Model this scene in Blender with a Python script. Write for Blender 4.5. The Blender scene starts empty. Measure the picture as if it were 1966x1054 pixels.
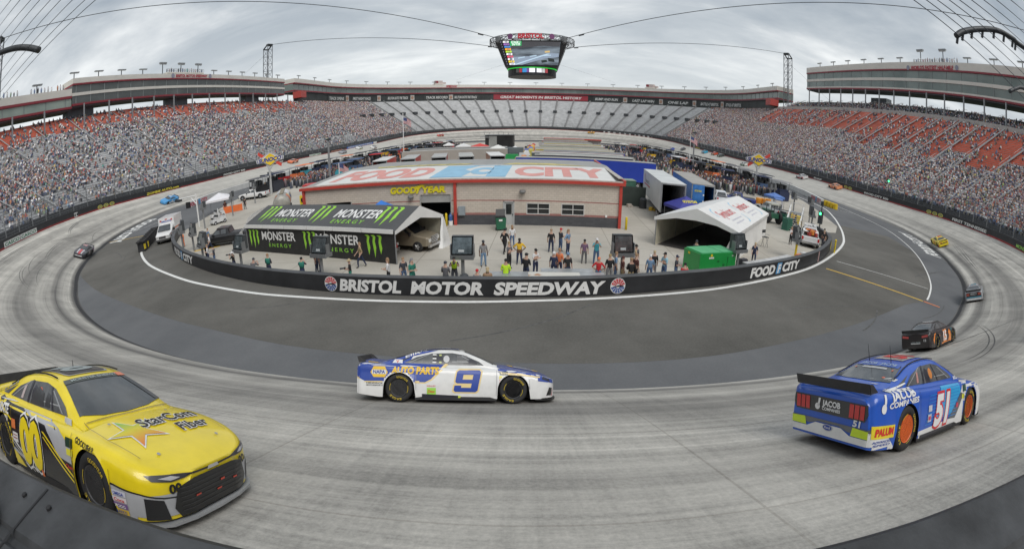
import bpy,bmesh,math,random
import numpy as np
from mathutils import Vector,Matrix
from mathutils.bvhtree import BVHTree

R_ = math.radians
SC = bpy.context.scene
COL = SC.collection
random.seed(7)
RNG = np.random.default_rng(11)

# ---------------------------------------------------------------- camera
cd = bpy.data.cameras.new('camera')
cam = bpy.data.objects.new('camera',cd)
COL.objects.link(cam)
SC.camera = cam
cam.location = (4.0,0.0,9.0)
cam.rotation_euler = (R_(90 - 24.94),0,R_(4.0))
cd.type = 'PANO'
SC.render.engine = 'CYCLES'
cd.panorama_type = 'FISHEYE_EQUISOLID'
cd.sensor_fit = 'HORIZONTAL'
cd.sensor_width = 36
cd.fisheye_lens = 948 / 1966 * 36
cd.fisheye_fov = R_(200)
cd.shift_x = 3 / 1966
cd.shift_y = 128.5 / 1054
cd.clip_start = 0.02
cd.clip_end = 4000

# ---------------------------------------------------------------- sky, sun, exposure
SUN_EL,SUN_AZ = 52,150          # degrees; the sun stands high behind the cloud, to the right of the camera's back
wd = bpy.data.worlds.new('World')
SC.world = wd
wd.use_nodes = True
nt = wd.node_tree
for n in list(nt.nodes):
 nt.nodes.remove(n)
def wn(t,**k):
 n = nt.nodes.new(t)
 for a,b in k.items():
  setattr(n,a,b)
 return n
out = wn('ShaderNodeOutputWorld')
bg = wn('ShaderNodeBackground')
nt.links.new(bg.outputs[0],out.inputs[0])
sky = wn('ShaderNodeTexSky',sky_type='NISHITA',sun_disc=False)
sky.sun_elevation = R_(SUN_EL)
sky.sun_rotation = R_(SUN_AZ)
skm = wn('ShaderNodeVectorMath',operation='SCALE')
skm.inputs['Scale'].default_value = 0.075
nt.links.new(sky.outputs[0],skm.inputs[0])
tc = wn('ShaderNodeTexCoord')
sep = wn('ShaderNodeSeparateXYZ')
nt.links.new(tc.outputs['Generated'],sep.inputs[0])
zc = wn('ShaderNodeMath',operation='MAXIMUM'); zc.inputs[1].default_value = 0.0
nt.links.new(sep.outputs[2],zc.inputs[0])
za = wn('ShaderNodeMath',operation='ADD'); za.inputs[1].default_value = 0.16
nt.links.new(zc.outputs[0],za.inputs[0])
dv = wn('ShaderNodeVectorMath',operation='DIVIDE')
cb = wn('ShaderNodeCombineXYZ')
for i in range(3):
 nt.links.new(za.outputs[0],cb.inputs[i])
nt.links.new(tc.outputs['Generated'],dv.inputs[0])
nt.links.new(cb.outputs[0],dv.inputs[1])
mp = wn('ShaderNodeMapping')
mp.inputs['Scale'].default_value = (0.9,1.5,0.0)
mp.inputs['Rotation'].default_value = (0,0,R_(-18))
mp.inputs['Location'].default_value = (3.1,0.7,0)
nt.links.new(dv.outputs[0],mp.inputs[0])
n1 = wn('ShaderNodeTexNoise'); n1.inputs['Scale'].default_value = 0.85; n1.inputs['Detail'].default_value = 8; n1.inputs['Roughness'].default_value = 0.56; n1.inputs['Distortion'].default_value = 0.5
nt.links.new(mp.outputs[0],n1.inputs['Vector'])
n2 = wn('ShaderNodeTexNoise'); n2.inputs['Scale'].default_value = 2.6; n2.inputs['Detail'].default_value = 6; n2.inputs['Roughness'].default_value = 0.6
nt.links.new(mp.outputs[0],n2.inputs['Vector'])
mx = wn('ShaderNodeMath',operation='MULTIPLY_ADD'); mx.inputs[1].default_value = 0.28
nt.links.new(n2.outputs[0],mx.inputs[0]); nt.links.new(n1.outputs[0],mx.inputs[2])
rp = wn('ShaderNodeValToRGB')
els = rp.color_ramp.elements
els[0].position = 0.47; els[0].color = (0.30,0.345,0.39,1)
els[1].position = 0.82; els[1].color = (0.78,0.80,0.80,1)
e = els.new(0.60); e.color = (0.41,0.45,0.485,1)
e = els.new(0.70); e.color = (0.56,0.59,0.61,1)
nt.links.new(mx.outputs[0],rp.inputs[0])
# thinner, brighter cloud near the horizon
hz = wn('ShaderNodeMapRange'); hz.inputs['From Min'].default_value = 0.02; hz.inputs['From Max'].default_value = 0.34
hz.inputs['To Min'].default_value = 0.62; hz.inputs['To Max'].default_value = 0.0
nt.links.new(sep.outputs[2],hz.inputs[0])
m1 = wn('ShaderNodeMix',data_type='RGBA')
m1.inputs[7].default_value = (0.76,0.78,0.77,1)
nt.links.new(hz.outputs[0],m1.inputs[0]); nt.links.new(rp.outputs[0],m1.inputs[6])
m2 = wn('ShaderNodeMix',data_type='RGBA'); m2.inputs[0].default_value = 0.90
nt.links.new(skm.outputs[0],m2.inputs[6]); nt.links.new(m1.outputs[2],m2.inputs[7])
nt.links.new(m2.outputs[2],bg.inputs['Color'])
bg.inputs['Strength'].default_value = 1.0
sl = bpy.data.lights.new('sun','SUN')
sl.energy = 1.5
sl.angle = R_(38)
sl.color = (1.0,0.965,0.91)
so = bpy.data.objects.new('sun',sl)
COL.objects.link(so)
_a = R_(SUN_AZ)
so.rotation_euler = Vector((math.sin(_a) * math.cos(R_(SUN_EL)),math.cos(_a) * math.cos(R_(SUN_EL)),math.sin(R_(SUN_EL)))).to_track_quat('Z','Y').to_euler()
vs = SC.view_settings
vs.view_transform = 'Standard'; vs.look = 'None'; vs.gamma = 1; vs.exposure = 0.34
SC.cycles.max_bounces = 5
SC.cycles.transparent_max_bounces = 6

# ---------------------------------------------------------------- helpers
MATS = {}
def PM(name,col,rough=0.6,metal=0.0,var=0.12,scale=1.5,bump=0.0,coat=0.0,emit=0.0,spec=None):
 """procedural material: base colour broken up by noise in object space"""
 if name in MATS:
  return MATS[name]
 m = bpy.data.materials.new(name); m.use_nodes = True
 t = m.node_tree; b = t.nodes['Principled BSDF']
 b.inputs['Roughness'].default_value = rough; b.inputs['Metallic'].default_value = metal
 if coat: b.inputs['Coat Weight'].default_value = coat; b.inputs['Coat Roughness'].default_value = 0.08
 if spec is not None: b.inputs['Specular IOR Level'].default_value = spec
 c = tuple(col[:3]) + (1,)
 if var > 0:
  tcn = t.nodes.new('ShaderNodeTexCoord'); no = t.nodes.new('ShaderNodeTexNoise')
  no.inputs['Scale'].default_value = scale; no.inputs['Detail'].default_value = 5; no.inputs['Roughness'].default_value = 0.62
  t.links.new(tcn.outputs['Object'],no.inputs['Vector'])
  r = t.nodes.new('ShaderNodeValToRGB')
  r.color_ramp.elements[0].position = 0.3; r.color_ramp.elements[1].position = 0.72
  r.color_ramp.elements[0].color = tuple(x * (1 - var) for x in c[:3]) + (1,)
  r.color_ramp.elements[1].color = tuple(min(1,x * (1 + var)) for x in c[:3]) + (1,)
  t.links.new(no.outputs[0],r.inputs[0]); t.links.new(r.outputs[0],b.inputs['Base Color'])
  if bump:
   bu = t.nodes.new('ShaderNodeBump'); bu.inputs['Strength'].default_value = bump; bu.inputs['Distance'].default_value = 0.02
   t.links.new(no.outputs[0],bu.inputs['Height']); t.links.new(bu.outputs[0],b.inputs['Normal'])
 else:
  b.inputs['Base Color'].default_value = c
 if emit:
  b.inputs['Emission Color'].default_value = c; b.inputs['Emission Strength'].default_value = emit
 MATS[name] = m
 return m

class MB:
 def __init__(s): s.v = []; s.f = []; s.m = []; s.T = None
 def add(s,vs_,fs,mi=0):
  b = len(s.v)
  if s.T is not None: vs_ = [s.T @ Vector(p) for p in vs_]
  s.v += [tuple(p) for p in vs_]; s.f += [tuple(i + b for i in f) for f in fs]; s.m += [mi] * len(fs)
  return s
 def box(s,c,d,mi=0,rz=0,tz=None):
  x,y,z = d[0] / 2,d[1] / 2,d[2] / 2
  q = [(-x,-y,-z),(x,-y,-z),(x,y,-z),(-x,y,-z),(-x,-y,z),(x,-y,z),(x,y,z),(-x,y,z)]
  if tz: q = [(a * (tz[0] if k > 0 else 1),b_ * (tz[1] if k > 0 else 1),k) for a,b_,k in q]
  ca,sa = math.cos(rz),math.sin(rz)
  q = [(c[0] + a * ca - b_ * sa,c[1] + a * sa + b_ * ca,c[2] + k) for a,b_,k in q]
  return s.add(q,[(0,3,2,1),(4,5,6,7),(0,1,5,4),(1,2,6,5),(2,3,7,6),(3,0,4,7)],mi)
 def tube(s,p,q,r,r2=None,n=6,mi=0):
  p = Vector(p); q = Vector(q); r2 = r if r2 is None else r2
  d = (q - p)
  if d.length < 1e-6: return s
  d.normalize(); a = d.orthogonal().normalized(); b = d.cross(a)
  vs_ = []
  for c_,rr in ((p,r),(q,r2)):
   for i in range(n):
    t = 2 * math.pi * (i + .5) / n
    vs_.append(c_ + (a * math.cos(t) + b * math.sin(t)) * rr)
  fs = [(i,(i + 1) % n,n + (i + 1) % n,n + i) for i in range(n)] + [tuple(range(n - 1,-1,-1)),tuple(range(n,2 * n))]
  return s.add(vs_,fs,mi)
 def path(s,pts,r,n=6,mi=0):
  pts = [Vector(p) for p in pts]; vs_ = []
  a = None
  for i,p in enumerate(pts):
   d = (pts[min(i + 1,len(pts) - 1)] - pts[max(i - 1,0)]).normalized()
   a = d.orthogonal().normalized() if a is None else (a - d * a.dot(d)).normalized()
   b = d.cross(a); rr = r[i] if isinstance(r,(list,tuple)) else r
   for k in range(n):
    t = 2 * math.pi * k / n
    vs_.append(p + (a * math.cos(t) + b * math.sin(t)) * rr)
  fs = []
  for i in range(len(pts) - 1):
   for k in range(n):
    fs.append((i * n + k,i * n + (k + 1) % n,(i + 1) * n + (k + 1) % n,(i + 1) * n + k))
  fs += [tuple(range(n - 1,-1,-1)),tuple(range((len(pts) - 1) * n,len(pts) * n))]
  return s.add(vs_,fs,mi)
 def prism(s,poly,y0,y1,mi=0,axis='y'):
  """extrude a 2D polygon (a,b): axis y -> (a,y,b); axis z -> (a,b,z); axis x -> (x,a,b)"""
  n = len(poly)
  def P(a,b,t): return (a,t,b) if axis == 'y' else ((a,b,t) if axis == 'z' else (t,a,b))
  vs_ = [P(a,b,y0) for a,b in poly] + [P(a,b,y1) for a,b in poly]
  fs = [(i,(i + 1) % n,n + (i + 1) % n,n + i) for i in range(n)] + [tuple(range(n - 1,-1,-1)),tuple(range(n,2 * n))]
  return s.add(vs_,fs,mi)
 def lathe(s,prof,c,ax='z',n=16,mi=0):
  """prof: (radius, height) list"""
  vs_ = []
  for r,h in prof:
   for k in range(n):
    t = 2 * math.pi * k / n; a,b = r * math.cos(t),r * math.sin(t)
    p = (a,b,h) if ax == 'z' else ((a,h,b) if ax == 'y' else (h,a,b))
    vs_.append((c[0] + p[0],c[1] + p[1],c[2] + p[2]))
  fs = []
  for i in range(len(prof) - 1):
   for k in range(n): fs.append((i * n + k,i * n + (k + 1) % n,(i + 1) * n + (k + 1) % n,(i + 1) * n + k))
  fs += [tuple(range(n)),tuple(range((len(prof) - 1) * n,len(prof) * n))]
  return s.add(vs_,fs,mi)
 def mesh(s,name,mats,smooth=False):
  me = bpy.data.meshes.new(name); me.from_pydata(s.v,[],s.f)
  for m in mats: me.materials.append(m)
  if len(mats) > 1 or any(s.m): me.polygons.foreach_set('material_index',s.m)
  if smooth: me.polygons.foreach_set('use_smooth',[True] * len(s.f))
  me.update(); return me
 def build(s,name,mats,parent=None,smooth=False,fix=True):
  if not isinstance(mats,(list,tuple)): mats = [mats]
  me = s.mesh(name,mats,smooth)
  if fix:
   b = bmesh.new(); b.from_mesh(me); bmesh.ops.recalc_face_normals(b,faces=b.faces); b.to_mesh(me); b.free()
  return link(name,me,parent)

def link(name,me,parent=None):
 o = bpy.data.objects.new(name,me); COL.objects.link(o)
 if parent is not None: o.parent = parent
 return o
def tag(o,label=None,cat=None,group=None,kind=None):
 if label: o['label'] = label
 if cat: o['category'] = cat
 if group: o['group'] = group
 if kind: o['kind'] = kind
 return o
def thing(name,label,cat,loc=(0,0,0),rz=0,group=None):
 o = bpy.data.objects.new(name,None); COL.objects.link(o)
 o.empty_display_size = 0.2; o.location = loc; o.rotation_euler = (0,0,rz)
 return tag(o,label,cat,group)
def kids(o): return [c for c in bpy.data.objects if c.parent == o]
def copy_tree(o,parent=None,ch=None):
 if ch is None:
  ch = {}
  for c in bpy.data.objects:
   if c.parent: ch.setdefault(c.parent.name,[]).append(c)
 c = o.copy(); COL.objects.link(c); c.parent = parent
 for k in ch.get(o.name,[]): copy_tree(k,c,ch)
 return c
def sheet(name,pts,z,m,kind='structure'):
 """flat ground polygon"""
 b = bmesh.new()
 vs_ = [b.verts.new((p[0],p[1],z)) for p in pts]
 b.faces.new(vs_); bmesh.ops.triangulate(b,faces=b.faces)
 bmesh.ops.recalc_face_normals(b,faces=b.faces)
 me = bpy.data.meshes.new(name); b.to_mesh(me); b.free(); me.materials.append(m)
 o = link(name,me)
 if kind: o['kind'] = kind
 return o
def smooth_pts(pts,k=6):
 o = []
 P = [Vector(p) for p in pts]
 for i in range(len(P) - 1):
  a,b,c,d = P[max(i - 1,0)],P[i],P[i + 1],P[min(i + 2,len(P) - 1)]
  for j in range(k):
   t = j / k
   o.append(0.5 * ((2 * b) + (c - a) * t + (2 * a - 5 * b + 4 * c - d) * t * t + (3 * b - a - 3 * c + d) * t ** 3))
 return o + [P[-1]]
def ribbon(mb,pts,w,z,mi=0):
 P = [Vector((p[0],p[1])) for p in pts]; vs_ = []
 for i,p in enumerate(P):
  d = (P[min(i + 1,len(P) - 1)] - P[max(i - 1,0)]).normalized(); n = Vector((-d.y,d.x)) * w / 2
  vs_ += [(p.x + n.x,p.y + n.y,z),(p.x - n.x,p.y - n.y,z)]
 mb.add(vs_,[(2 * i,2 * i + 1,2 * i + 3,2 * i + 2) for i in range(len(P) - 1)],mi)

_TX = {}
def text2d(s,h=1.0,width=None,shear=0.0,bold=0.0,res=3,space=1.0):
 """lettering as flat triangles: verts (u,v) with u from 0, capital height h; optional total width"""
 key = (s,bold,res,space)
 if key not in _TX:
  cu = bpy.data.curves.new('t','FONT'); cu.body = s; cu.size = 1; cu.offset = bold; cu.resolution_u = res
  cu.space_character = space; cu.fill_mode = 'BOTH'
  ob = bpy.data.objects.new('t',cu); COL.objects.link(ob)
  me = ob.to_mesh()
  v = [(p.co.x,p.co.y) for p in me.vertices]; f = [tuple(p.vertices) for p in me.polygons]
  ob.to_mesh_clear(); bpy.data.objects.remove(ob); bpy.data.curves.remove(cu)
  _TX[key] = (v,f)
 v,f = _TX[key]
 if not v: return [],[]
 x0 = min(p[0] for p in v); x1 = max(p[0] for p in v)
 sc = h / 0.72; sx = sc if width is None else (width / max(1e-6,x1 - x0))
 return [((p[0] - x0) * sx + shear * p[1] * sc,p[1] * sc) for p in v],f
def poly2d(pts): return list(pts),[tuple(range(len(pts)))]
def disc2d(cx,cy,r,n=20,ry=None): return [(cx + r * math.cos(2 * math.pi * i / n),cy + (ry or r) * math.sin(2 * math.pi * i / n)) for i in range(n)],[tuple(range(n))]
def off2d(vf,dx,dy): return [(a + dx,b + dy) for a,b in vf[0]],vf[1]
def lay(mb,vf,fn,mi=0):
 if vf[0]: mb.add([fn(u,v) for u,v in vf[0]],vf[1],mi)
def refine2d(vf,cut):
 """cut a flat 2D mesh along a grid so that it can follow a curved surface"""
 b = bmesh.new(); vs_ = [b.verts.new((x,y,0)) for x,y in vf[0]]
 for f in vf[1]:
  try: b.faces.new([vs_[i] for i in f])
  except ValueError: pass
 for ax in (0,1):
  lo = min(v[ax] for v in vf[0]); hi = max(v[ax] for v in vf[0])
  k = math.ceil((lo + 1e-6) / cut)
  while k * cut < hi - 1e-6:
   co = [0,0,0]; co[ax] = k * cut; no = [0,0,0]; no[ax] = 1
   bmesh.ops.bisect_plane(b,geom=b.verts[:] + b.edges[:] + b.faces[:],plane_co=co,plane_no=no)
   k += 1
 b.verts.index_update()
 r = [(v.co.x,v.co.y) for v in b.verts],[tuple(v.index for v in f.verts) for f in b.faces]
 b.free(); return r
WHITE = PM('white_paint',(0.78,0.78,0.77),0.5,var=0.04)
BLACK = PM('black_paint',(0.018,0.018,0.02),0.5,var=0.2)
# ---------------------------------------------------------------- oval geometry (metres): turn centres (0,80) and (0,273)
YC1,YC2 = 80.0,273.0
def stations():
 S = []; d = 0.0
 A = list(np.arange(-90,90.01,2.5))
 for a in A: S.append(('n',a))
 for y in np.linspace(YC1,YC2,25)[1:-1]: S.append(('r',y))
 for a in np.arange(90,-90.01,-3.0): S.append(('f',a))
 for y in np.linspace(YC2,YC1,25)[1:-1]: S.append(('l',y))
 return S
ST = stations()
def spt(s,R):
 k,a = s
 if k == 'n': return (R * math.sin(R_(a)),YC1 - R * math.cos(R_(a)))
 if k == 'f': return (R * math.sin(R_(a)),YC2 + R * math.cos(R_(a)))
 return (R if k == 'r' else -R,a)
def at_xy(x,y):
 """ring coordinates of a point: (station, R)"""
 if y < YC1: return ('n',math.degrees(math.atan2(x,YC1 - y))),math.hypot(x,y - YC1)
 if y > YC2: return ('f',math.degrees(math.atan2(x,y - YC2))),math.hypot(x,y - YC2)
 return (('r' if x > 0 else 'l'),y),abs(x)
def wz(s):
 """height of the track edge at the outer wall"""
 k,a = s
 if k == 'n': return float(np.interp(abs(a),[0,12,30,51,65,78,90],[6.35,6.35,5.95,5.45,5.1,4.5,3.7]))
 if k == 'f': return float(np.interp(abs(a),[0,36,60,90],[8.2,7.5,6.6,5.0]))
 return float(np.interp(a,[80,100,180,240,273],[3.7,3.1,3.0,4.0,5.0]))
RI,RO = 65.0,79.2
def ri(s):
 """inner edge of the concrete: the apron widens towards the straights"""
 k,a = s
 return float(np.interp(abs(a),[0,38,60,80,90],[65,65,66.6,69.8,71])) if k in 'nf' else 71.0
def tz_(s,R): return max(0.0,(R - ri(s)) / (RO - ri(s))) ** .85 * wz(s)
def track_z(x,y):
 s,R = at_xy(x,y); return tz_(s,R)
def sarc(s):
 k,a = s; R = 72.0
 if k == 'n': return R_(a) * R
 if k == 'r': return R_(90) * R + a - YC1
 if k == 'f': return R_(90) * R + 193 + R_(90 - a) * R
 return -R_(90) * R - (a - YC1)
def turnf(s):
 k,a = s
 if k in 'nf': return float(np.interp(abs(a),[0,60,90],[1,1,.55]))
 return float(np.interp(min(a - YC1,YC2 - a),[0,35],[.55,0]))
def ring(mb,rads,zf,mi=0,sts=None,closed=True,uv=None,mif=None):
 sts = sts or ST; n = len(rads); base = len(mb.v)
 vs_ = []
 for s in sts:
  for r0 in rads:
   r = r0 if r0 > RO else RO - (RO - r0) * (RO - ri(s)) / (RO - RI)
   x,y = spt(s,r); vs_.append((x,y,zf(s,r)))
   if uv is not None: uv.append((sarc(s),r0,turnf(s)))
 m = len(sts); fs = []; ms = []
 for i in range(m if closed else m - 1):
  j = (i + 1) % m
  for k in range(n - 1):
   fs.append((i * n + k,i * n + k + 1,j * n + k + 1,j * n + k)); ms.append(mif(sts[i],k) if mif else mi)
 mb.add(vs_,fs); mb.m[-len(fs):] = ms
 return mb

# ---------------------------------------------------------------- ground sheets
def ground_mat(name,c0,c1,scale,rough=0.9,joints=False,streak=False,bump=.15):
 m = bpy.data.materials.new(name); m.use_nodes = True; t = m.node_tree; b = t.nodes['Principled BSDF']
 b.inputs['Roughness'].default_value = rough; b.inputs['Specular IOR Level'].default_value = 0.25
 tcn = t.nodes.new('ShaderNodeTexCoord')
 no = t.nodes.new('ShaderNodeTexNoise'); no.inputs['Scale'].default_value = scale; no.inputs['Detail'].default_value = 8; no.inputs['Roughness'].default_value = .65
 t.links.new(tcn.outputs['Object'],no.inputs['Vector'])
 fi = t.nodes.new('ShaderNodeTexNoise'); fi.inputs['Scale'].default_value = 9; fi.inputs['Detail'].default_value = 6; fi.inputs['Roughness'].default_value = .8
 t.links.new(tcn.outputs['Object'],fi.inputs['Vector'])
 ad = t.nodes.new('ShaderNodeMath'); ad.operation = 'MULTIPLY_ADD'; ad.inputs[1].default_value = 0.5
 t.links.new(fi.outputs[0],ad.inputs[0]); t.links.new(no.outputs[0],ad.inputs[2])
 r = t.nodes.new('ShaderNodeValToRGB'); r.color_ramp.elements[0].position = .5; r.color_ramp.elements[1].position = 1.02
 r.color_ramp.elements[0].color = c0 + (1,); r.color_ramp.elements[1].color = c1 + (1,)
 t.links.new(ad.outputs[0],r.inputs[0]); last = r.outputs[0]
 if joints:
  br = t.nodes.new('ShaderNodeTexBrick'); br.offset = 0.0; br.inputs['Scale'].default_value = 1; br.inputs['Mortar Size'].default_value = .025
  br.inputs['Brick Width'].default_value = 4.6; br.inputs['Row Height'].default_value = 4.6
  br.inputs['Color1'].default_value = (1,1,1,1); br.inputs['Color2'].default_value = (.93,.93,.92,1); br.inputs['Mortar'].default_value = (.55,.54,.52,1)
  t.links.new(tcn.outputs['Object'],br.inputs['Vector'])
  mu = t.nodes.new('ShaderNodeMix'); mu.data_type = 'RGBA'; mu.blend_type = 'MULTIPLY'; mu.inputs[0].default_value = 1
  t.links.new(last,mu.inputs[6]); t.links.new(br.outputs[0],mu.inputs[7]); last = mu.outputs[2]
 t.links.new(last,b.inputs['Base Color'])
 bu = t.nodes.new('ShaderNodeBump'); bu.inputs['Strength'].default_value = bump; bu.inputs['Distance'].default_value = .01
 t.links.new(fi.outputs[0],bu.inputs['Height']); t.links.new(bu.outputs[0],b.inputs['Normal'])
 return m
M_TERR = ground_mat('terrain_grass',(.05,.07,.03),(.09,.11,.05),.05)
M_ASPH = ground_mat('pit_road_asphalt',(.098,.102,.109),(.168,.172,.178),.12)
M_DARK = ground_mat('dark_apron_asphalt',(.070,.068,.062),(.178,.171,.156),.09)
M_CONC = ground_mat('infield_concrete',(.36,.335,.295),(.54,.51,.455),.10,joints=True)

g = MB(); g.add([(-1500,-1200,-3),(1500,-1200,-3),(1500,2000,-3),(-1500,2000,-3)],[(0,1,2,3)])
g.build('ground',M_TERR)['kind'] = 'structure'
pl = [spt(s,ri(s) + .1) for s in ST]
sheet('pit_road',pl,0.0,M_ASPH)
gray = [(-60.5,51.2),(-58.5,43.7),(-47.5,34.5),(-41,30.6),(-32.8,26.6),(-20.5,21.9),(-13.1,19.6),(-6.1,17.9),(2.8,17.3),(9.7,18),(15.9,20),(23.2,23.3),(31.7,27.9)]
gray = [(p.x,p.y) for p in smooth_pts(gray,4)]
outw = [(35.8,29.4),(38.4,31.6),(42.1,35.2),(47.1,41.2),(52.8,49.1),(57.8,57.8),(62.2,68.2),(64.6,81.6),(65.6,92.1),(66.2,100)]
outw_s = [(p.x,p.y) for p in smooth_pts(outw,5)]
sheet('apron',gray + outw_s[:22] + [(56,60),(47,62.5),(40,60),(30,50),(0,30),(-30,42),(-47,52)],0.004,M_DARK)
# concrete infield, bounded by the black pit wall and the inner edge of pit road
WALLP = [(-41.9,48.6),(-39.6,45.3),(-37.3,42.3),(-34.5,39.4),(-31.2,36.6),(-28,34.2),(-24.8,32.2),(-20.3,29.7),(-14.6,27.2),(-9.0,25.6),(-4.1,24.9),(0.9,24.8),(5.6,25.25),(8.6,26.0),(12.0,27.2),(16.0,29.0),(21.6,32.3),(26.6,36.0),(30.6,39.9),(34.6,45.0),(36.2,49.0),(36.8,53.0)]
WALLS = smooth_pts([(a,b,0) for a,b in WALLP],6)
sheet('infield_pavement',[(p.x,p.y) for p in WALLS] + [(41.9,55),(46.1,61),(51.6,76),(55.9,89.7),(58.5,112),(58.5,245)] +
  [(58 * math.sin(R_(a)),262 + 50 * math.cos(R_(a))) for a in range(80,-81,-10)] + [(-58.5,245),(-58.5,112),(-56,90),(-51.6,74),(-46.5,61)],0.012,M_CONC)

# ---------------------------------------------------------------- banked concrete racing surface
def track_mat():
 m = bpy.data.materials.new('banked_concrete'); m.use_nodes = True; t = m.node_tree; b = t.nodes['Principled BSDF']
 b.inputs['Roughness'].default_value = .85; b.inputs['Specular IOR Level'].default_value = .3
 def N(k,**a):
  n = t.nodes.new(k)
  for q,v in a.items(): setattr(n,q,v)
  return n
 L = t.links.new
 uv = N('ShaderNodeUVMap',uv_map='lane'); sp = N('ShaderNodeSeparateXYZ'); L(uv.outputs[0],sp.inputs[0])
 uv2 = N('ShaderNodeUVMap',uv_map='turn'); sp2 = N('ShaderNodeSeparateXYZ'); L(uv2.outputs[0],sp2.inputs[0])
 def streak(sx,sy,sc,det=6,rgh=.6):
  mp = N('ShaderNodeMapping'); mp.inputs['Scale'].default_value = (sx,sy,1); L(uv.outputs[0],mp.inputs[0])
  n = N('ShaderNodeTexNoise'); n.inputs['Scale'].default_value = sc; n.inputs['Detail'].default_value = det; n.inputs['Roughness'].default_value = rgh
  L(mp.outputs[0],n.inputs['Vector']); return n.outputs[0]
 def math_(op,a,b_=None,c=None):
  n = N('ShaderNodeMath',operation=op)
  for i,v in enumerate((a,b_,c)):
   if v is None: continue
   if isinstance(v,(int,float)): n.inputs[i].default_value = v
   else: L(v,n.inputs[i])
  return n.outputs[0]
 s1 = streak(.010,.9,1.6); s2 = streak(.05,6.0,1.2); s3 = streak(.35,.35,1.0,8,.7); s4 = streak(1,1,14,5,.8)
 sc_ = streak(3.2,.10,1.6,7,.75)         # scrub marks across the lane
 mixv = math_('MULTIPLY_ADD',s1,.34,math_('MULTIPLY_ADD',s2,.26,math_('MULTIPLY_ADD',s3,.34,math_('MULTIPLY_ADD',s4,.26,math_('MULTIPLY',sc_,.15)))))
 r = N('ShaderNodeValToRGB'); el = r.color_ramp.elements
 el[0].position = .53; el[0].color = (.21,.203,.188,1); el[1].position = .78; el[1].color = (.70,.67,.61,1)
 L(mixv,r.inputs[0])
 # the straights are cleaner and paler than the turns
 pal = N('ShaderNodeMix',data_type='RGBA'); pal.inputs[7].default_value = (.46,.45,.42,1)
 L(math_('MULTIPLY_ADD',sp2.outputs[0],-.62,.62),pal.inputs[0]); L(r.outputs[0],pal.inputs[6])
 # rubber laid down in the low grooves of the turns
 def groove(c,w,k):
  d = math_('ABSOLUTE',math_('SUBTRACT',sp.outputs[1],c)); g_ = math_('SUBTRACT',1.0,math_('DIVIDE',d,w))
  return math_('MULTIPLY',math_('MAXIMUM',g_,0.0),k)
 gs = math_('ADD',math_('ADD',groove(65.25,.75,1.25),groove(67.3,1.0,.72)),math_('ADD',groove(70.6,2.9,.55),groove(75.4,2.0,.30)))
 gs = math_('MULTIPLY',math_('MULTIPLY',gs,sp2.outputs[0]),math_('MULTIPLY_ADD',s2,1.5,.25))
 rub = N('ShaderNodeMix',data_type='RGBA',clamp_factor=True); rub.inputs[7].default_value = (.045,.045,.048,1)
 L(gs,rub.inputs[0]); L(pal.outputs[2],rub.inputs[6])
 # slab joints
 br = N('ShaderNodeTexBrick'); br.offset = 0; br.inputs['Scale'].default_value = 1; br.inputs['Mortar Size'].default_value = .022; br.inputs['Brick Width'].default_value = 6.2; br.inputs['Row Height'].default_value = 3.65
 br.inputs['Color1'].default_value = (1,1,1,1); br.inputs['Color2'].default_value = (.95,.95,.95,1); br.inputs['Mortar'].default_value = (.80,.79,.78,1)
 L(uv.outputs[0],br.inputs['Vector'])
 mu = N('ShaderNodeMix',data_type='RGBA',blend_type='MULTIPLY'); mu.inputs[0].default_value = 1; L(rub.outputs[2],mu.inputs[6]); L(br.outputs[0],mu.inputs[7])
 L(mu.outputs[2],b.inputs['Base Color'])
 bu = N('ShaderNodeBump'); bu.inputs['Strength'].default_value = .35; bu.inputs['Distance'].default_value = .012
 L(s4,bu.inputs['Height']); L(bu.outputs[0],b.inputs['Normal'])
 return m
def uvobj(o,uvs):
 me = o.data; a = me.uv_layers.new(name='lane'); b = me.uv_layers.new(name='turn')
 vi = np.empty(len(me.loops),dtype=np.int32); me.loops.foreach_get('vertex_index',vi)
 U = np.array(uvs,dtype=np.float32)
 a.data.foreach_set('uv',U[vi][:,:2].ravel()); b.data.foreach_set('uv',np.stack([U[vi][:,2],U[vi][:,2]],1).ravel())
fine = [('n',a) for a in np.arange(-90,90.01,1.25)] + [s for s in ST if s[0] != 'n'] + [('l',YC1 + .01)]
uvs = []; t_ = MB(); ring(t_,list(np.linspace(RI,RO,16)) + [81.0],lambda s,r: tz_(s,r),uv=uvs,sts=fine,closed=False)
o = t_.build('racing_surface',track_mat(),smooth=True,fix=False); uvobj(o,uvs); o['kind'] = 'structure'

# skid arcs left by spinning tyres
def skid_mat():
 return PM('rubber_marks',(.095,.094,.092),.9,var=.5,scale=2.5)
sk = MB(); rk = random.Random(21)
for i in range(24):
 a0 = rk.uniform(-78,-45) if i % 2 else rk.uniform(17,62); r0 = rk.uniform(66.5,78); da = rk.uniform(6,16); dr = rk.uniform(-3.5,3.5); w = rk.uniform(.05,.10)
 for off in ((0,.35) if i % 3 else (0,)):
  P_ = []
  for j in range(17):
   t = j / 16; a = a0 + da * t; r = min(79,max(65.6,r0 + off + dr * t * t)); s = ('n',a); x,y = spt(s,r); P_.append((x,y,tz_(s,r) + .011,s,r))
  vs_ = []
  for j,(x,y,z,s,r) in enumerate(P_):
   ww = w * math.sin(math.pi * (j + .3) / 17); x2,y2 = spt(s,min(79.1,r + ww)); vs_ += [(x,y,z),(x2,y2,tz_(s,min(79.1,r + ww)) + .011)]
  sk.add(vs_,[(2 * j,2 * j + 1,2 * j + 3,2 * j + 2) for j in range(16)])
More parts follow.
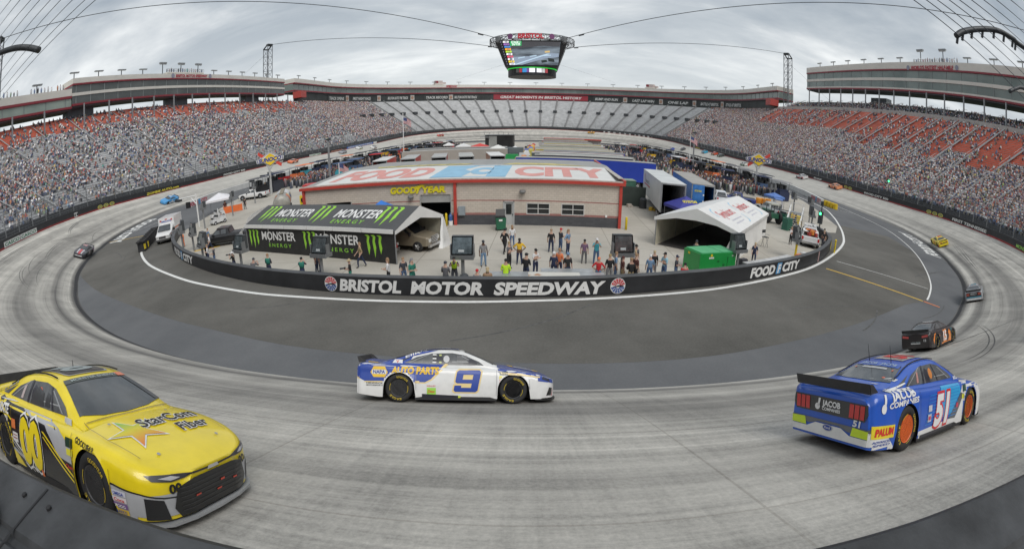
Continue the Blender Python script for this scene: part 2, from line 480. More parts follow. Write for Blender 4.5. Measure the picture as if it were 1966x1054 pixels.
for i in range(22):       # and on the flat apron
 a = rk.uniform(-60,62); r = rk.uniform(54,63.5); x,y = spt(('n',a),r)
 if math.hypot(x,y - 68.6) < 46: continue
 h = R_(a) + rk.uniform(-.5,.5); cu = rk.uniform(-.08,.08); L = rk.uniform(4,11); P_ = []
 for j in range(14): P_.append((x,y)); x += math.cos(h) * L / 13; y += math.sin(h) * L / 13; h += cu
 if all(math.hypot(px,py - YC1) < 64.5 and math.hypot(px,py - 68.6) > 44.6 for px,py in P_): ribbon(sk,P_,rk.uniform(.05,.12),.0085)
o = sk.build('skid_marks',skid_mat(),fix=False); o['kind'] = 'structure'

# painted lines
pn = MB()
WL = [(-46.9,47.3),(-43.9,43.3),(-40.7,39.9),(-35.6,35.8),(-30.8,32.7),(-23.8,29.0),(-19.5,27.2),(-14.5,25.5),(-10.8,24.7),(-5.7,24.05),(-1.3,23.95),(2.4,24.25),(7.1,25.1),(11.9,26.6),(15.9,28.4),(21.5,31.8),(26.6,35.6),(32.6,41.4),(38.1,47.6),(41.9,53.0),(46.6,60.9),(52.5,72.2),(56.8,83.0),(58.4,99.1),(58.6,111.3),(58.6,240)]
ribbon(pn,smooth_pts([(a,b,0) for a,b in WL],5),.30,.019)
ribbon(pn,smooth_pts([(a,b,0) for a,b in outw],5)[1:],.18,.019)
ribbon(pn,[(31.4,38.8),(39.7,33.2)],.12,.0165)
ribbon(pn,[(-59.7,68.5),(-60.5,51.3)],.14,.0165)
for k in range(16):
 y = 84 + k * 10; ribbon(pn,[(61.6,y),(61.6,y + 4)],.12,.019); ribbon(pn,[(-61.6,y),(-61.6,y + 4)],.12,.019)
ribbon(pn,[(57.0,84),(64.2,82)],.12,.019)
# FOOD CITY lettering on the apron, both sides
lb = MB()
for a0,a1 in ((63.6,79.6),(-79.9,-61.6)):
 L_ = R_(a1 - a0) * 66
 def arc(z,a0=a0): return lambda u,v: (*spt(('n',a0 + math.degrees(u / 66)),ri(('n',a0 + math.degrees(u / 66))) - .5 - v),z)
 for s_,u0 in (('FOOD',0),('CITY',.57)):
  lay(pn,refine2d(off2d(text2d(s_,2.5,.43 * L_,shear=.15,bold=.04),u0 * L_,.1),1.2),arc(.019))
 lay(pn,poly2d([(.45 * L_,-.2),(.56 * L_,-.2),(.56 * L_,2.9),(.45 * L_,2.9)]),arc(.019))
 lay(lb,poly2d([(.462 * L_,-.05),(.548 * L_,-.05),(.548 * L_,2.7),(.462 * L_,2.7)]),arc(.0225))
 lay(pn,off2d(text2d('F',2.1,.05 * L_,bold=.03),.48 * L_,.25),arc(.026))
o = pn.build('white_road_markings',PM('road_paint_white',(.74,.74,.72),.7,var=.1,scale=3),fix=False); o['kind'] = 'structure'
o = lb.build('dark_road_marking',PM('road_paint_dark',(.06,.07,.09),.7),fix=False); o['kind'] = 'structure'
yl = MB()
ribbon(yl,[(28.1,35.6),(35.1,29.2)],.26,.0165); ribbon(yl,[(-47.4,52.0),(-60.3,50.4)],.2,.0165)
ribbon(yl,[(-30.2,38.3),(-27.6,39.6)],.55,.0165)
o = yl.build('yellow_road_markings',PM('road_paint_yellow',(.72,.46,.07),.7,var=.12,scale=3),fix=False); o['kind'] = 'structure'
orr = MB(); ribbon(orr,[(35.15,29.15),(36.4,28.1)],.26,.0165); ribbon(orr,[(-60.3,50.4),(-62.2,50.1)],.3,.0165)
o = orr.build('orange_road_marking',PM('road_paint_orange',(.75,.22,.08),.7,var=.12,scale=3),fix=False); o['kind'] = 'structure'

# ---------------------------------------------------------------- outer retaining wall (safer barrier) and its signs
M_WBLK = PM('wall_black',(.022,.023,.026),.55,var=.3,scale=.8)
M_WRED = PM('wall_red',(.30,.03,.03),.6,var=.3,scale=.8)
M_WTOP = PM('wall_cap_grey',(.045,.047,.050),.55,var=.5,scale=3.2,bump=.5)
def wall_z(s): return wz(s)
ow = thing('outer_wall','long black retaining wall with a red stripe running round the outside of the banked track','wall',(0,0,0))
fine2 = [('n',a) for a in np.arange(-90,90.01,1.0)] + [s for s in ST if s[0] != 'n'] + [('l',YC1 + .01)]
w_ = MB()
def wall_sec(rads_z,sts,mb,closed=False):
 n = len(rads_z); vs_ = []
 for s in sts:
  b0 = wz(s); up = .2 * min(1,max(0,(27 - abs(s[1])) / 15)) if s[0] == 'n' else 0
  for r,dz in rads_z:
   x,y = spt(s,r); vs_.append((x,y,b0 + dz + (up if dz > .9 else 0)))
 fs = [(i * n + k,i * n + k + 1,(i + 1) * n + k + 1,(i + 1) * n + k) for i in range(len(sts) - 1) for k in range(n - 1)]
 mb.add(vs_,fs)
wall_sec([(RO,-.15),(RO,.28)],fine2,w_); w_.build('red_stripe',M_WRED,ow,fix=False)
w_ = MB(); wall_sec([(RO,.28),(RO,1.26),(RO + .04,1.295)],fine2,w_); w_.build('wall_face',M_WBLK,ow,fix=False)
w_ = MB(); wall_sec([(RO + .04,1.295),(RO + .06,1.3),(RO + .36,1.3),(RO + .39,1.27),(RO + .43,1.27),(RO + .46,1.3),(RO + 1.1,1.3),(RO + 1.13,1.2),(RO + 1.13,-.5),(82.2,-.6),(83.6,.6),(84.0,2.2)],fine2,w_)
w_.build('wall_cap',M_WTOP,ow,fix=False,smooth=False)
m = MB()
for a in np.arange(-9,12.1,1.15):      # joints and bolts of the barrier cap near the camera
 b0 = wz(('n',a)) + 1.5 + .004; p = Vector(spt(('n',a),RO + .06)); q = Vector(spt(('n',a),RO + 1.08)); e_ = Vector(spt(('n',a + .012),RO + .06)) - p
 m.add([(p.x,p.y,b0),(q.x,q.y,b0),(q.x + e_.x,q.y + e_.y,b0),(p.x + e_.x,p.y + e_.y,b0)],[(0,1,2,3)])
 for r in (.16,.62):
  for da in (-.09,.1): x,y = spt(('n',a + da),RO + r); m.lathe([(.017,0),(.017,.012),(.008,.016)],(x,y,b0 - .004),n=8)
m.build('cap_joints',PM('joint_dark',(.018,.018,.02),.7),ow,fix=False)
def ring_shift(s,d,R=RO):
 """move a ring station by d metres to the right of somebody inside who faces the wall"""
 k,a = s
 if k == 'n':
  a2 = a - math.degrees(d / R)
  if a2 < -90: return ('l',YC1 + R_(-90 - a2) * R)
  if a2 > 90: return ('r',YC1 + R_(a2 - 90) * R)
  return ('n',a2)
 if k == 'f': return ('f',a + math.degrees(d / R))
 if k == 'l': return ('l',a + d) if a + d >= YC1 else ('n',-90 + math.degrees((YC1 - a - d) / R))
 return ('r',a - d) if a - d >= YC1 else ('n',90 - math.degrees((YC1 - a + d) / R))
def wall_fn(x,y,r=RO - .012,z0=.12):
 s,R = at_xy(x,y)
 def fn(u,v):
  s2 = ring_shift(s,u); px,py = spt(s2,r); return (px,py,wz(s2) + z0 + v)
 return fn
def wall_sign(x,y,text,w,h,bgc,fgc,name='wall_sign',z0=.14,bold=.03,shear=.15):
 """an advertising panel on the wall face; text reads left to right for somebody inside the track"""
 fn = wall_fn(x,y,r=RO - .012,z0=z0)
 m = MB(); n = max(2,int(w / 2))
 for i in range(n): lay(m,poly2d([(-w / 2 + w * i / n,0),(-w / 2 + w * (i + 1) / n,0),(-w / 2 + w * (i + 1) / n,h),(-w / 2 + w * i / n,h)]),fn)
 o = m.build(name,PM('sign_' + '_'.join('%02d' % int(c * 99) for c in bgc),bgc,.5,var=.06),ow,fix=False)
 if text:
  fn = wall_fn(x,y,r=RO - .024,z0=z0)
  m = MB(); lay(m,off2d(text2d(text,h * .62,w * .9,shear=shear,bold=bold),-w * .45,h * .19),fn)
  m.build('sign_lettering',PM('ink_' + '_'.join('%02d' % int(c * 99) for c in fgc),fgc,.5,var=.0),o,fix=False)
# signs along the wall: (x, y, text, width, height, panel colour, letter colour)
_W = (.72,.72,.70); _K = (.02,.02,.02); _Y = (.75,.62,.05); _B = (.05,.14,.45)
for a in [(-64.5,32.5,'CASCO',6.2,.75,_W,(.03,.2,.1)),(-68.0,37.9,'CASCO',6.2,.75,_W,(.03,.2,.1)),(-75.5,54.0,'II',1.3,.75,_W,_K),
   (-80,84.5,'ZOMBIE AUTO.com',13,.8,_K,_Y),(-80,115,'FOOD CITY 500',12,.75,_K,_W),(-80,138,'JIFFY LUBE',12,.7,_K,_W),(-80,168,'CHATTEM',10,.7,_W,(.05,.25,.1)),
   (-80,188,'VETERANS',13,.7,_K,(.7,.3,.2)),(-80,216,'NASCAR RACING TEAM OF BRISTOL',34,.9,_B,_W),(-80,236,'',5,.9,_W,_W),
   (80,122,'SNAP',5,.7,_K,_W),(80,93.5,'FOOD CITY 500',11,.75,_K,_W),(77.2,59.0,'FIRST TENNESSEE',14,.8,_K,_W),(69.5,39.8,'MONSTER',6,.75,_K,(.3,.6,.1)),
   (80,205,'SUNOCO',9,.75,_K,_W),(80,240,'GEICO',9,.75,_K,_Y),(52,333,'RACING',22,.9,_W,(.3,.3,.3)),(66,316,'MOTOR',16,.9,_W,(.3,.3,.3))]:
 wall_sign(*a)
def wall_discs(x,y,n,name='round_emblems'):
 fn = wall_fn(x,y,r=RO - .016,z0=.5); m = MB(); k = MB()
 for i in range(n): lay(m,disc2d((i - (n - 1) / 2) * 2.1,0,.85,20,.36),fn)
 o = m.build(name,PM('emblem_yellow',(.62,.58,.10),.5),ow,fix=False)
 fn = wall_fn(x,y,r=RO - .026,z0=.5)
 for i in range(n):
  lay(k,disc2d((i - (n - 1) / 2) * 2.1,0,.62,20,.26),fn)
 o2 = k.build('emblem_centre',PM('emblem_dark',(.10,.12,.07),.5),o,fix=False)
 fn = wall_fn(x,y,r=RO - .034,z0=.40); k = MB()
 for i in range(n): lay(k,off2d(text2d('CAR',.20,.8,bold=.03),(i - (n - 1) / 2) * 2.1 - .4,0),fn)
 k.build('emblem_lettering',PM('ink_yellow',(.7,.65,.2),.5,var=0),o,fix=False)
wall_discs(-78.6,64.4,3); wall_discs(79.6,71.5,3); wall_discs(80,106,2)

# ---------------------------------------------------------------- grandstands
R0 = 84.0; RW = .886; NR = 44
M_ALU = PM('bench_aluminium',(.60,.605,.61),.5,metal=.1,var=.22,scale=.35)
M_RISER = PM('stand_riser',(.30,.302,.305),.8,var=.3,scale=.4)
M_RED = PM('seat_red',(.76,.13,.055),.6,var=.2,scale=.6)
M_CHAR = PM('seat_charcoal',(.045,.05,.055),.6,var=.3,scale=.6)
M_STAIR = PM('stair_concrete',(.30,.30,.30),.8,var=.2)
M_STEEL = PM('steel_grey',(.30,.31,.32),.5,metal=.5,var=.15)
M_DSTEEL = PM('steel_dark',(.06,.065,.07),.5,metal=.4,var=.15)
def seat_z(s,R):
 z0 = wz(s) + 2.1; t = (R - R0) / 39.0
 return z0 + (31.6 - z0) * t
def seats(name,sts,label,r0,r1,red,extra=None):
 root = thing(name,label,'grandstand',(0,0,0))
 mb = MB(); n0 = int(round((r1 - r0) / RW)); n = len(sts)
 vs_ = []; rows = []
 for s in sts:
  for i in range(n0):
   r = r0 + i * RW; z = seat_z(s,r)
   dz = seat_z(s,r + RW) - z
   for rr,zz in ((r,z),(r + .42,z),(r + .42,z + .40),(r + .74,z + .40),(r + .74,z),(r + RW,z)):
    x,y = spt(s,rr); vs_.append((x,y,zz))
   x,y = spt(s,r + RW); vs_.append((x,y,z + dz))
 m = n0 * 7; fs = []; ms = []
 for j in range(n - 1):
  for i in range(n0):
   b = j * m + i * 7; c = (j + 1) * m + i * 7; r = r0 + i * RW
   rd = red(sts[j],r)
   for k,mi in ((0,1),(1,rd),(2,rd),(3,rd),(4,1),(5,1)):
    fs.append((b + k,b + k + 1,c + k + 1,c + k)); ms.append(mi)
 mb.add(vs_,fs); mb.m = ms
 mb.build('seating_rows',[M_ALU,M_RISER,M_RED,M_CHAR],root,fix=False)
 return root
def sts_in(pred,fine=None): return [s for s in (fine or ST) if pred(s)]
STL = [('n',a) for a in np.arange(-16,-90.1,-2.5)] + [('l',y) for y in np.linspace(YC1,232,20)[1:]]
STR = [('n',a) for a in np.arange(16,90.1,2.5)] + [('r',y) for y in np.linspace(YC1,238,20)[1:]]
STF = [('r',y) for y in np.linspace(238,YC2,5)[:-1]] + [('f',a) for a in np.arange(90,-90.1,-3)] + [('l',y) for y in np.linspace(YC2,232,5)[1:]]
STN = [('n',a) for a in np.arange(-16,16.1,4)]
def redL(s,r): return 2 if r > 113.5 + 2.0 * math.sin(s[1] * .35) and not (s[0] == 'l' and s[1] > 225) else 0
def redR(s,r):
 lim = 103 + (3.5 if int(sarc(s) / 9) % 2 else -2.5) if s[0] == 'n' or s[1] < 150 else 107.5
 return 2 if r > lim else 0
gl = seats('grandstand',STL,'curved grandstand on the left with grey benches and red top rows',R0,123,redL)
gr = seats('grandstand',STR,'steep grandstand on the right with broad red seating blocks',R0,123,redR)
gf = seats('grandstand',STF,'empty grey grandstand behind the far turn, ribbed by straight stairways',R0,123,lambda s,r: 0)
gn = seats('grandstand',STN,'grey grandstand behind the camera position at the near turn',R0,112,lambda s,r: 0)
# stairways with hand rails
def aisles(root,sts,r1,wd,rail=True,vom=None,part='stairway',mat=M_STAIR):
 for s in sts:
  mb = MB(); k,a = s
  o_ = Vector(spt(s,1)) - Vector(spt(s,0)); o_.normalize(); n_ = Vector((-o_.y,o_.x))
  for r in np.arange(R0,r1,RW * 2):
   z = seat_z(s,r); z2 = seat_z(s,r + RW * 2)
   p = Vector(spt(s,r)); q = Vector(spt(s,r + RW * 2)); vs_ = []
   for c_,zz in ((p,z),(q,z2)):
    vs_ += [(c_.x + n_.x * wd,c_.y + n_.y * wd,zz + .46),(c_.x - n_.x * wd,c_.y - n_.y * wd,zz + .46)]
   mb.add(vs_,[(0,1,3,2)])
  o = mb.build(part,mat,root,fix=False)
  if rail:
   rb = MB()
   rs = list(np.arange(R0 + .5,r1,6.2))
   P = [(Vector(spt(s,r)),seat_z(s,r)) for r in rs]
   for (p,z),(q,z2) in zip(P[:-1],P[1:]):
    q2 = p.lerp(q,.78); zz = z + (z2 - z) * .78
    rb.tube((p.x,p.y,z + 1.35),(q2.x,q2.y,zz + 1.35),.035,n=4); rb.tube((p.x,p.y,z),(p.x,p.y,z + 1.35),.035,n=4); rb.tube((q2.x,q2.y,zz),(q2.x,q2.y,zz + 1.35),.035,n=4)
   rb.build('hand_rail',M_STEEL,o,fix=False)
  if vom:
   vb = MB()
   for r in vom:
    p = Vector(spt(s,r)); z = seat_z(s,r); vb.box((p.x,p.y,z + .9),(2.6,2.6,1.9),rz=math.atan2(o_.y,o_.x))
   vb.build('stair_opening',M_CHAR,o,fix=False)
M_FST = PM('far_stair_dark',(.20,.20,.20),.8,var=.2)
aisles(gl,[('n',a) for a in range(-86,-22,7)] + [('l',y) for y in np.arange(86,228,9.5)],121,.25,rail=False)
aisles(gr,[('n',a) for a in range(86,22,-7)] + [('r',y) for y in np.arange(86,232,9.5)],122,.42)
aisles(gf,[('f',a) for a in np.arange(-84,85,6.0)],123,.6,rail=True,vom=(104,),mat=M_FST)
# walkway and charcoal upper deck of the right stand
def deck_z(s,r): return 31.9 + (r - 124.4) * .54 if r > 124.4 else 31.9
ud = thing('upper_deck','charcoal upper deck above the pale walkway at the top of the right grandstand','grandstand',(0,0,0))
mb = MB(); vs_ = []; fs = []; ms = []
rr_ = [(122.9,31.0),(122.9,32.9),(123.05,32.9),(123.05,31.9),(125.2,31.9),(125.2,33.0),(125.35,33.0),(125.35,32.4)]
i0 = len(rr_)
for i in range(11):
 r = 125.4 + i * RW; z = 32.4 + i * .48
 rr_ += [(r,z),(r + .45,z),(r + .45,z + .4),(r + .78,z + .4),(r + .78,z),(r + RW,z)]
n = len(rr_)
for s in STR:
 for r,z in rr_:
  x,y = spt(s,r); vs_.append((x,y,z))
for j in range(len(STR) - 1):
 for k in range(n - 1):
  fs.append((j * n + k,j * n + k + 1,(j + 1) * n + k + 1,(j + 1) * n + k)); ms.append(0 if k < i0 - 1 else 1)
mb.add(vs_,fs); mb.m = ms
mb.build('deck_rows',[PM('walkway_concrete',(.40,.39,.37),.8),M_CHAR],ud,fix=False)
for s in [('n',a) for a in range(88,22,-5)] + [('r',y) for y in np.arange(86,232,9)]:
 mb = MB(); o_ = Vector(spt(s,1)) - Vector(spt(s,0)); n_ = Vector((-o_.y,o_.x)).normalized()
 for sd in (-.5,.5):
  p = Vector(spt(s,125.5)) + n_ * sd; q = Vector(spt(s,135)) + n_ * sd
  mb.tube((p.x,p.y,33.6),(q.x,q.y,38.6),.05,n=4)
  for t in (0,.33,.66,1):
   c_ = p.lerp(q,t); zz = 33.6 + 5.0 * t; mb.tube((c_.x,c_.y,zz - 1.1),(c_.x,c_.y,zz),.05,n=4)
 mb.build('hand_rail',M_STEEL,ud,fix=False)

# ---------------------------------------------------------------- catch fence on the wall
M_WIRE = PM('fence_wire',(.20,.21,.22),.5,metal=.6,var=.1)
def catch_fence(sts_posts,label,arm=True,H=5.2):
 root = thing('catch_fence',label,'fence',(0,0,0)); proto = None
 for s in sts_posts:
  b = wz(s); x,y = spt(s,81.2)
  o_ = Vector(spt(s,1)) - Vector(spt(s,0)); rz = math.atan2(o_.y,o_.x)
  if proto is None:
   mb = MB(); mb.box((0,0,H / 2),(.14,.10,H))
   if arm: mb.path([(0,0,H - .1),(-.25,0,H + .45),(-.8,0,H + .75),(-1.3,0,H + .8)],.06,n=5)
   me = mb.mesh('fence_post',[M_STEEL]); proto = me
  o = link('fence_post',proto,root); o.location = (x,y,b - .2); o.rotation_euler = (0,0,rz)
 w = MB()
 dense = []
 for a,b_ in zip(sts_posts[:-1],sts_posts[1:]): dense.append(a)
 dense.append(sts_posts[-1])
 for h in [1.25 + .42 * i for i in range(10)]:
  w.path([(*spt(s,81.12),wz(s) + h) for s in dense],.022,n=3)
 # the woven mesh between the cables, drawn as its upright wires
 for a,b_ in zip(dense[:-1],dense[1:]):
  pa = Vector((*spt(a,81.1),wz(a))); pb = Vector((*spt(b_,81.1),wz(b_)))
  for t in (.2,.4,.6,.8):
   p = pa.lerp(pb,t); w.tube((p.x,p.y,p.z + 1),(p.x,p.y,p.z + 5),.014,n=3)
 w.build('fence_cables',M_WIRE,root,fix=False)
 return root
catch_fence([('n',a) for a in np.arange(-20,-90.1,-3.5)] + [('l',y) for y in np.arange(85,262,5)],'steel catch fence of posts and cables in front of the left grandstand')
catch_fence([('n',a) for a in np.arange(20,90.1,3.5)] + [('r',y) for y in np.arange(85,262,5)],'steel catch fence of posts and cables in front of the right grandstand')
catch_fence([('f',a) for a in np.arange(88,-88.1,-4)],'steel catch fence of posts and cables in front of the empty far grandstand')

# ---------------------------------------------------------------- suite buildings above the stands
M_CREAM = PM('cladding_cream',(.62,.595,.545),.6,var=.06,scale=.3)
M_TRIM = PM('trim_crimson',(.22,.018,.03),.45,var=.08)
def glass_mat(name,c0,c1,sx=3.0):
 m = bpy.data.materials.new(name); m.use_nodes = True; t = m.node_tree; b = t.nodes['Principled BSDF']
 b.inputs['Roughness'].default_value = .12; b.inputs['Metallic'].default_value = 0
 tcn = t.nodes.new('ShaderNodeTexCoord'); no = t.nodes.new('ShaderNodeTexNoise'); no.inputs['Scale'].default_value = .09; no.inputs['Detail'].default_value = 3
 t.links.new(tcn.outputs['Object'],no.inputs['Vector'])
 r = t.nodes.new('ShaderNodeValToRGB'); r.color_ramp.elements[0].position = .35; r.color_ramp.elements[1].position = .65
 r.color_ramp.elements[0].color = c0 + (1,); r.color_ramp.elements[1].color = c1 + (1,)
 t.links.new(no.outputs[0],r.inputs[0]); t.links.new(r.outputs[0],b.inputs['Base Color'])
 return m
M_GLD = glass_mat('suite_glass_dark',(.055,.062,.062),(.10,.108,.105))
M_GLG = glass_mat('suite_glass_green',(.12,.155,.145),(.20,.245,.23))
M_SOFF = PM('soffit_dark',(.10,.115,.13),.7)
def seg_sts(s0,s1,step=3.0):
 """ring stations from s0 to s1 going through the straight, s = signed distance from the start of the straight (negative = near turn)"""
 o = []
 for d in np.arange(s0,s1 + .01,step): o.append(d)
 return o
def side_st(side,d):
 if d < 0: return ('n',side * (90 + math.degrees(d / 100.0)))
 return ('r' if side > 0 else 'l',YC1 + d)
def suite(name,label,side,d0,d1,R,bands,depth,part_names,mull=None,far=None,rise=0):
 """bands: (z0, z1, material, part name, radial offset)"""
 root = thing(name,label,'suite building',(0,0,0))
 ds = list(np.linspace(d0,d1,max(2,int((d1 - d0) / 4)) + 1))
 sts = [far(d) for d in ds] if far else [side_st(side,d) for d in ds]
 for z0,z1,m,pn_,off in bands:
  mb = MB(); vs_ = []
  for s in sts:
   rs_ = rise * max(0,s[1] - YC1) / 136 if s[0] == 'r' else 0
   for r,z in ((R + depth,z0),(R + off,z0),(R + off,z1),(R + depth,z1)):
    x,y = spt(s,r); vs_.append((x,y,z + rs_))
  fs = [(j * 4 + k,j * 4 + (k + 1) % 4,(j + 1) * 4 + (k + 1) % 4,(j + 1) * 4 + k) for j in range(len(sts) - 1) for k in range(4)]
  fs += [(0,1,2,3),tuple((len(sts) - 1) * 4 + k for k in (3,2,1,0))]
  mb.add(vs_,fs); mb.build(pn_,m,root,fix=False)
  if mull and 'glass' in pn_:
   mm = MB()
   for d in np.arange(d0 + 1.5,d1,mull):
    s = far(d) if far else side_st(side,d)
    p = Vector(spt(s,R + off - .05)); o_ = Vector(spt(s,1)) - Vector(spt(s,0))
    mm.box((p.x,p.y,(z0 + z1) / 2 + (rise * max(0,s[1] - YC1) / 136 if s[0] == 'r' else 0)),(.12,.22,z1 - z0 - .02),rz=math.atan2(o_.y,o_.x))
   mm.build('window_frame',PM('mullion_grey',(.22,.24,.24),.5),root,fix=False)
 return root
def cols(root,side,ds,R,z1,m=None,r2=None,far=None):
 for d in ds:
  s = far(d) if far else side_st(side,d)
  p = spt(s,R); z0 = seat_z(s,min(R,123)) if R < 124 else deck_z(s,R)
  mb = MB(); z1_ = z1 + (2.2 * max(0,s[1] - YC1) / 136 if s[0] == 'r' else 0); mb.box((p[0],p[1],(z0 + z1_) / 2),(.4,.4,z1_ - z0)); mb.build('column',m or M_STEEL,root,fix=False)
sl_ = suite('suite_building','two storey suite building with dark glass over the left grandstand',-1,6,136,119.0,
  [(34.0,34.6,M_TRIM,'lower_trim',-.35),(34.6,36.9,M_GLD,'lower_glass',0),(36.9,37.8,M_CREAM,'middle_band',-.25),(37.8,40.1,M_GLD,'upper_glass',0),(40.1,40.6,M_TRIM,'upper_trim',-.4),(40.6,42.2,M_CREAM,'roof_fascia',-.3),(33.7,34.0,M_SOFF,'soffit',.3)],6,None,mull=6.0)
cols(sl_,-1,np.arange(9,136,10.5),116.5,33.9)
sl2 = suite('suite_building','lower single storey suite building with green glass at the left edge',-1,-110,5.9,119.3,
  [(33.4,34.0,M_TRIM,'lower_trim',-.35),(34.0,36.4,glass_mat('suite_glass_pale',(.22,.27,.24),(.34,.40,.35)),'window_glass',0),(36.4,37.1,M_TRIM,'upper_trim',-.4),(37.1,39.2,M_CREAM,'roof_fascia',-.3),(33.1,33.4,M_SOFF,'soffit',.3)],6,None,mull=7.0)
cols(sl2,-1,np.arange(-100,5,10.5),116.5,33.3)
sr_ = suite('suite_building','two storey suite building with green glass over the right grandstand',1,-130,136,128.0,
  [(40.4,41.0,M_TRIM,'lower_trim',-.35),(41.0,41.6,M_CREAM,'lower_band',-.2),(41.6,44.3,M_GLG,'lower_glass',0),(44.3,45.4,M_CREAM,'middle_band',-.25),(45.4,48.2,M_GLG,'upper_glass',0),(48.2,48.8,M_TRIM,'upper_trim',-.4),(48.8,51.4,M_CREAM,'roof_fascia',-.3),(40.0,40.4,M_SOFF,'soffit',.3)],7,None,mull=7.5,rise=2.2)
cols(sr_,1,np.arange(-125,136,9.5),126.8,40.3)
# back wall pieces below the buildings: stair cores that stop the sky showing everywhere
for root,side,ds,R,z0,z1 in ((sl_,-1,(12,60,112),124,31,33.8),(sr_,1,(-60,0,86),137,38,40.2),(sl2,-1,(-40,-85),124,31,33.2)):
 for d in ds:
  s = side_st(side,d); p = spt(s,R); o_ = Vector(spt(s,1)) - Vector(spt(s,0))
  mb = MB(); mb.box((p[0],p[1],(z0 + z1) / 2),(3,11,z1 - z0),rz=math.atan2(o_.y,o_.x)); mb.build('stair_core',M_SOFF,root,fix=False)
def farst(d):       # d runs from the right-hand end to the left-hand end of the far ring
 L1 = YC2 - 240; LA = math.pi * 123
 if d < L1: return ('r',240 + d)
 if d < L1 + LA: return ('f',90 - math.degrees((d - L1) / 123))
 return ('l',YC2 - (d - L1 - LA))
FL = (YC2 - 240) + math.pi * 123 + (YC2 - 234)
sf = suite('suite_building','long low suite ring with green glass curving round behind the far turn',1,0,FL,124.0,
  [(37.2,37.9,M_TRIM,'lower_trim',-1.2),(37.9,41.4,M_GLG,'window_glass',0),(41.4,42.0,M_TRIM,'upper_trim',-1.3),(42.0,44.3,M_CREAM,'roof_fascia',-1.2),(36.9,37.2,M_SOFF,'soffit',-.9)],9,None,mull=6.0,far=farst)
# banner wall under the ring
M_BAN = PM('banner_black',(.03,.035,.035),.6,var=.5,scale=.15)
ds = np.linspace(0,FL,120); mb = MB(); vs_ = []
for d in ds:
 s = farst(d)
 for z in (31.4,36.9): x,y = spt(s,123.8); vs_.append((x,y,z))
mb.add(vs_,[(2 * j,2 * j + 1,2 * j + 3,2 * j + 2) for j in range(len(ds) - 1)]); ban = mb.build('banner_wall',M_BAN,sf,fix=False)
def ban_fn(s0,z0,r=123.6):
 def fn(u,v):
  s2 = ring_shift(s0,u,123.6); x,y = spt(s2,r); return (x,y,z0 + v)
 return fn
def banner(s0,text,w,h,bgc,fgc,z0=32.2,r=123.6,shear=.2):
 m = MB(); n = max(2,int(w / 4)); fn = ban_fn(s0,z0,r)
 for i in range(n): lay(m,poly2d([(-w / 2 + w * i / n,0),(-w / 2 + w * (i + 1) / n,0),(-w / 2 + w * (i + 1) / n,h),(-w / 2 + w * i / n,h)]),fn)
 o = m.build('banner',PM('banner_' + '_'.join('%02d' % int(c * 99) for c in bgc),bgc,.6,var=.08,scale=.3),sf,fix=False)
 m = MB(); lay(m,off2d(text2d(text,h * .45,w * .86,shear=shear,bold=.03),-w * .43,h * .27),ban_fn(s0,z0,r - .15))
 m.build('banner_lettering',PM('ink_' + '_'.join('%02d' % int(c * 99) for c in fgc),fgc,.5,var=0),o,fix=False)
banner(('f',0),'GREAT MOMENTS IN BRISTOL HISTORY',74,4.3,(.30,.03,.045),(.72,.70,.68))
for a,t in ((-54,'BOLTON AUTO THE TRACK'),(-38.5,'TRACK RECORD'),(-27.5,'BOLTON DOTS THE TRACK'),(24,'BUMP AND RUN'),(38,'LAST LAP WIN'),(52,'ONE LAP'),(66,'BATTLE AT BRISTOL'),(78,'STYLE AT BRISTOL'),(-70,'FIRST NIGHT RACE'),(-83,'TRACK OPENS')):
 banner(('f',a),t,21,4.2,(.035,.04,.04),(.55,.56,.55),shear=.2)
for a in (-48,-33,31,45,59,72,-62,-77):
 m = MB(); lay(m,poly2d([(-1.6,0),(1.8,0),(1.8,4),(-1.6,4)]),ban_fn(('f',a),32.3,123.5)); lay(m,disc2d(0,2,1.2,14),ban_fn(('f',a),32.3,123.4),1)
 m.build('banner_picture',[PM('banner_pale',(.42,.40,.38),.6,var=.4,scale=.8),PM('banner_tan',(.34,.2,.14),.6,var=.3,scale=1)],sf,fix=False)
# red end rooms of the ring
for s in (('r',243),('l',237)):
 m = MB(); p = spt(s,121.5); m.box((p[0],p[1],35.0),(5,6,3.6)); m.build('end_room',PM('room_red',(.40,.06,.05),.5),sf,fix=False)
# lettering on the roof fascias
def fascia_text(root,side,d,text,R,z,h,w,m,end=True):
 s0 = side_st(side,d)
 def fn(u,v):
  s2 = ring_shift(s0,u,100.0 if False else R); x,y = spt(s2,R); return (x,y,z + v)
 mb = MB(); lay(mb,off2d(text2d(text,h,w,shear=.12,bold=.05),-w / 2,0),fn); mb.build('fascia_lettering',m,root,fix=False)
 mb = MB(); lay(mb,disc2d(-w / 2 - 1.6,h / 2,.9,16),fn); lay(mb,disc2d(w / 2 + 1.8,h / 2,.9,16),fn); mb.build('fascia_emblem',PM('emblem_blue_grey',(.25,.25,.32),.5),root,fix=False)
M_SRED = PM('sign_crimson',(.38,.02,.04),.4,var=.05)
fascia_text(sl_,-1,64,'BRISTOL MOTOR SPEEDWAY',118.55,40.9,1.0,19,M_SRED)
fascia_text(sr_,1,44,"WORLD'S FASTEST HALF-MILE",127.55,49.5,1.25,23,M_SRED)
m = MB()
def _fn(u,v): x,y = spt(ring_shift(('f',-33),u,122.6),122.6); return (x,y,42.4 + v)
lay(m,off2d(text2d('SPEEDWAY',1.3,9,bold=.05),-4,0),_fn); m.build('fascia_lettering',M_SRED,sf,fix=False)

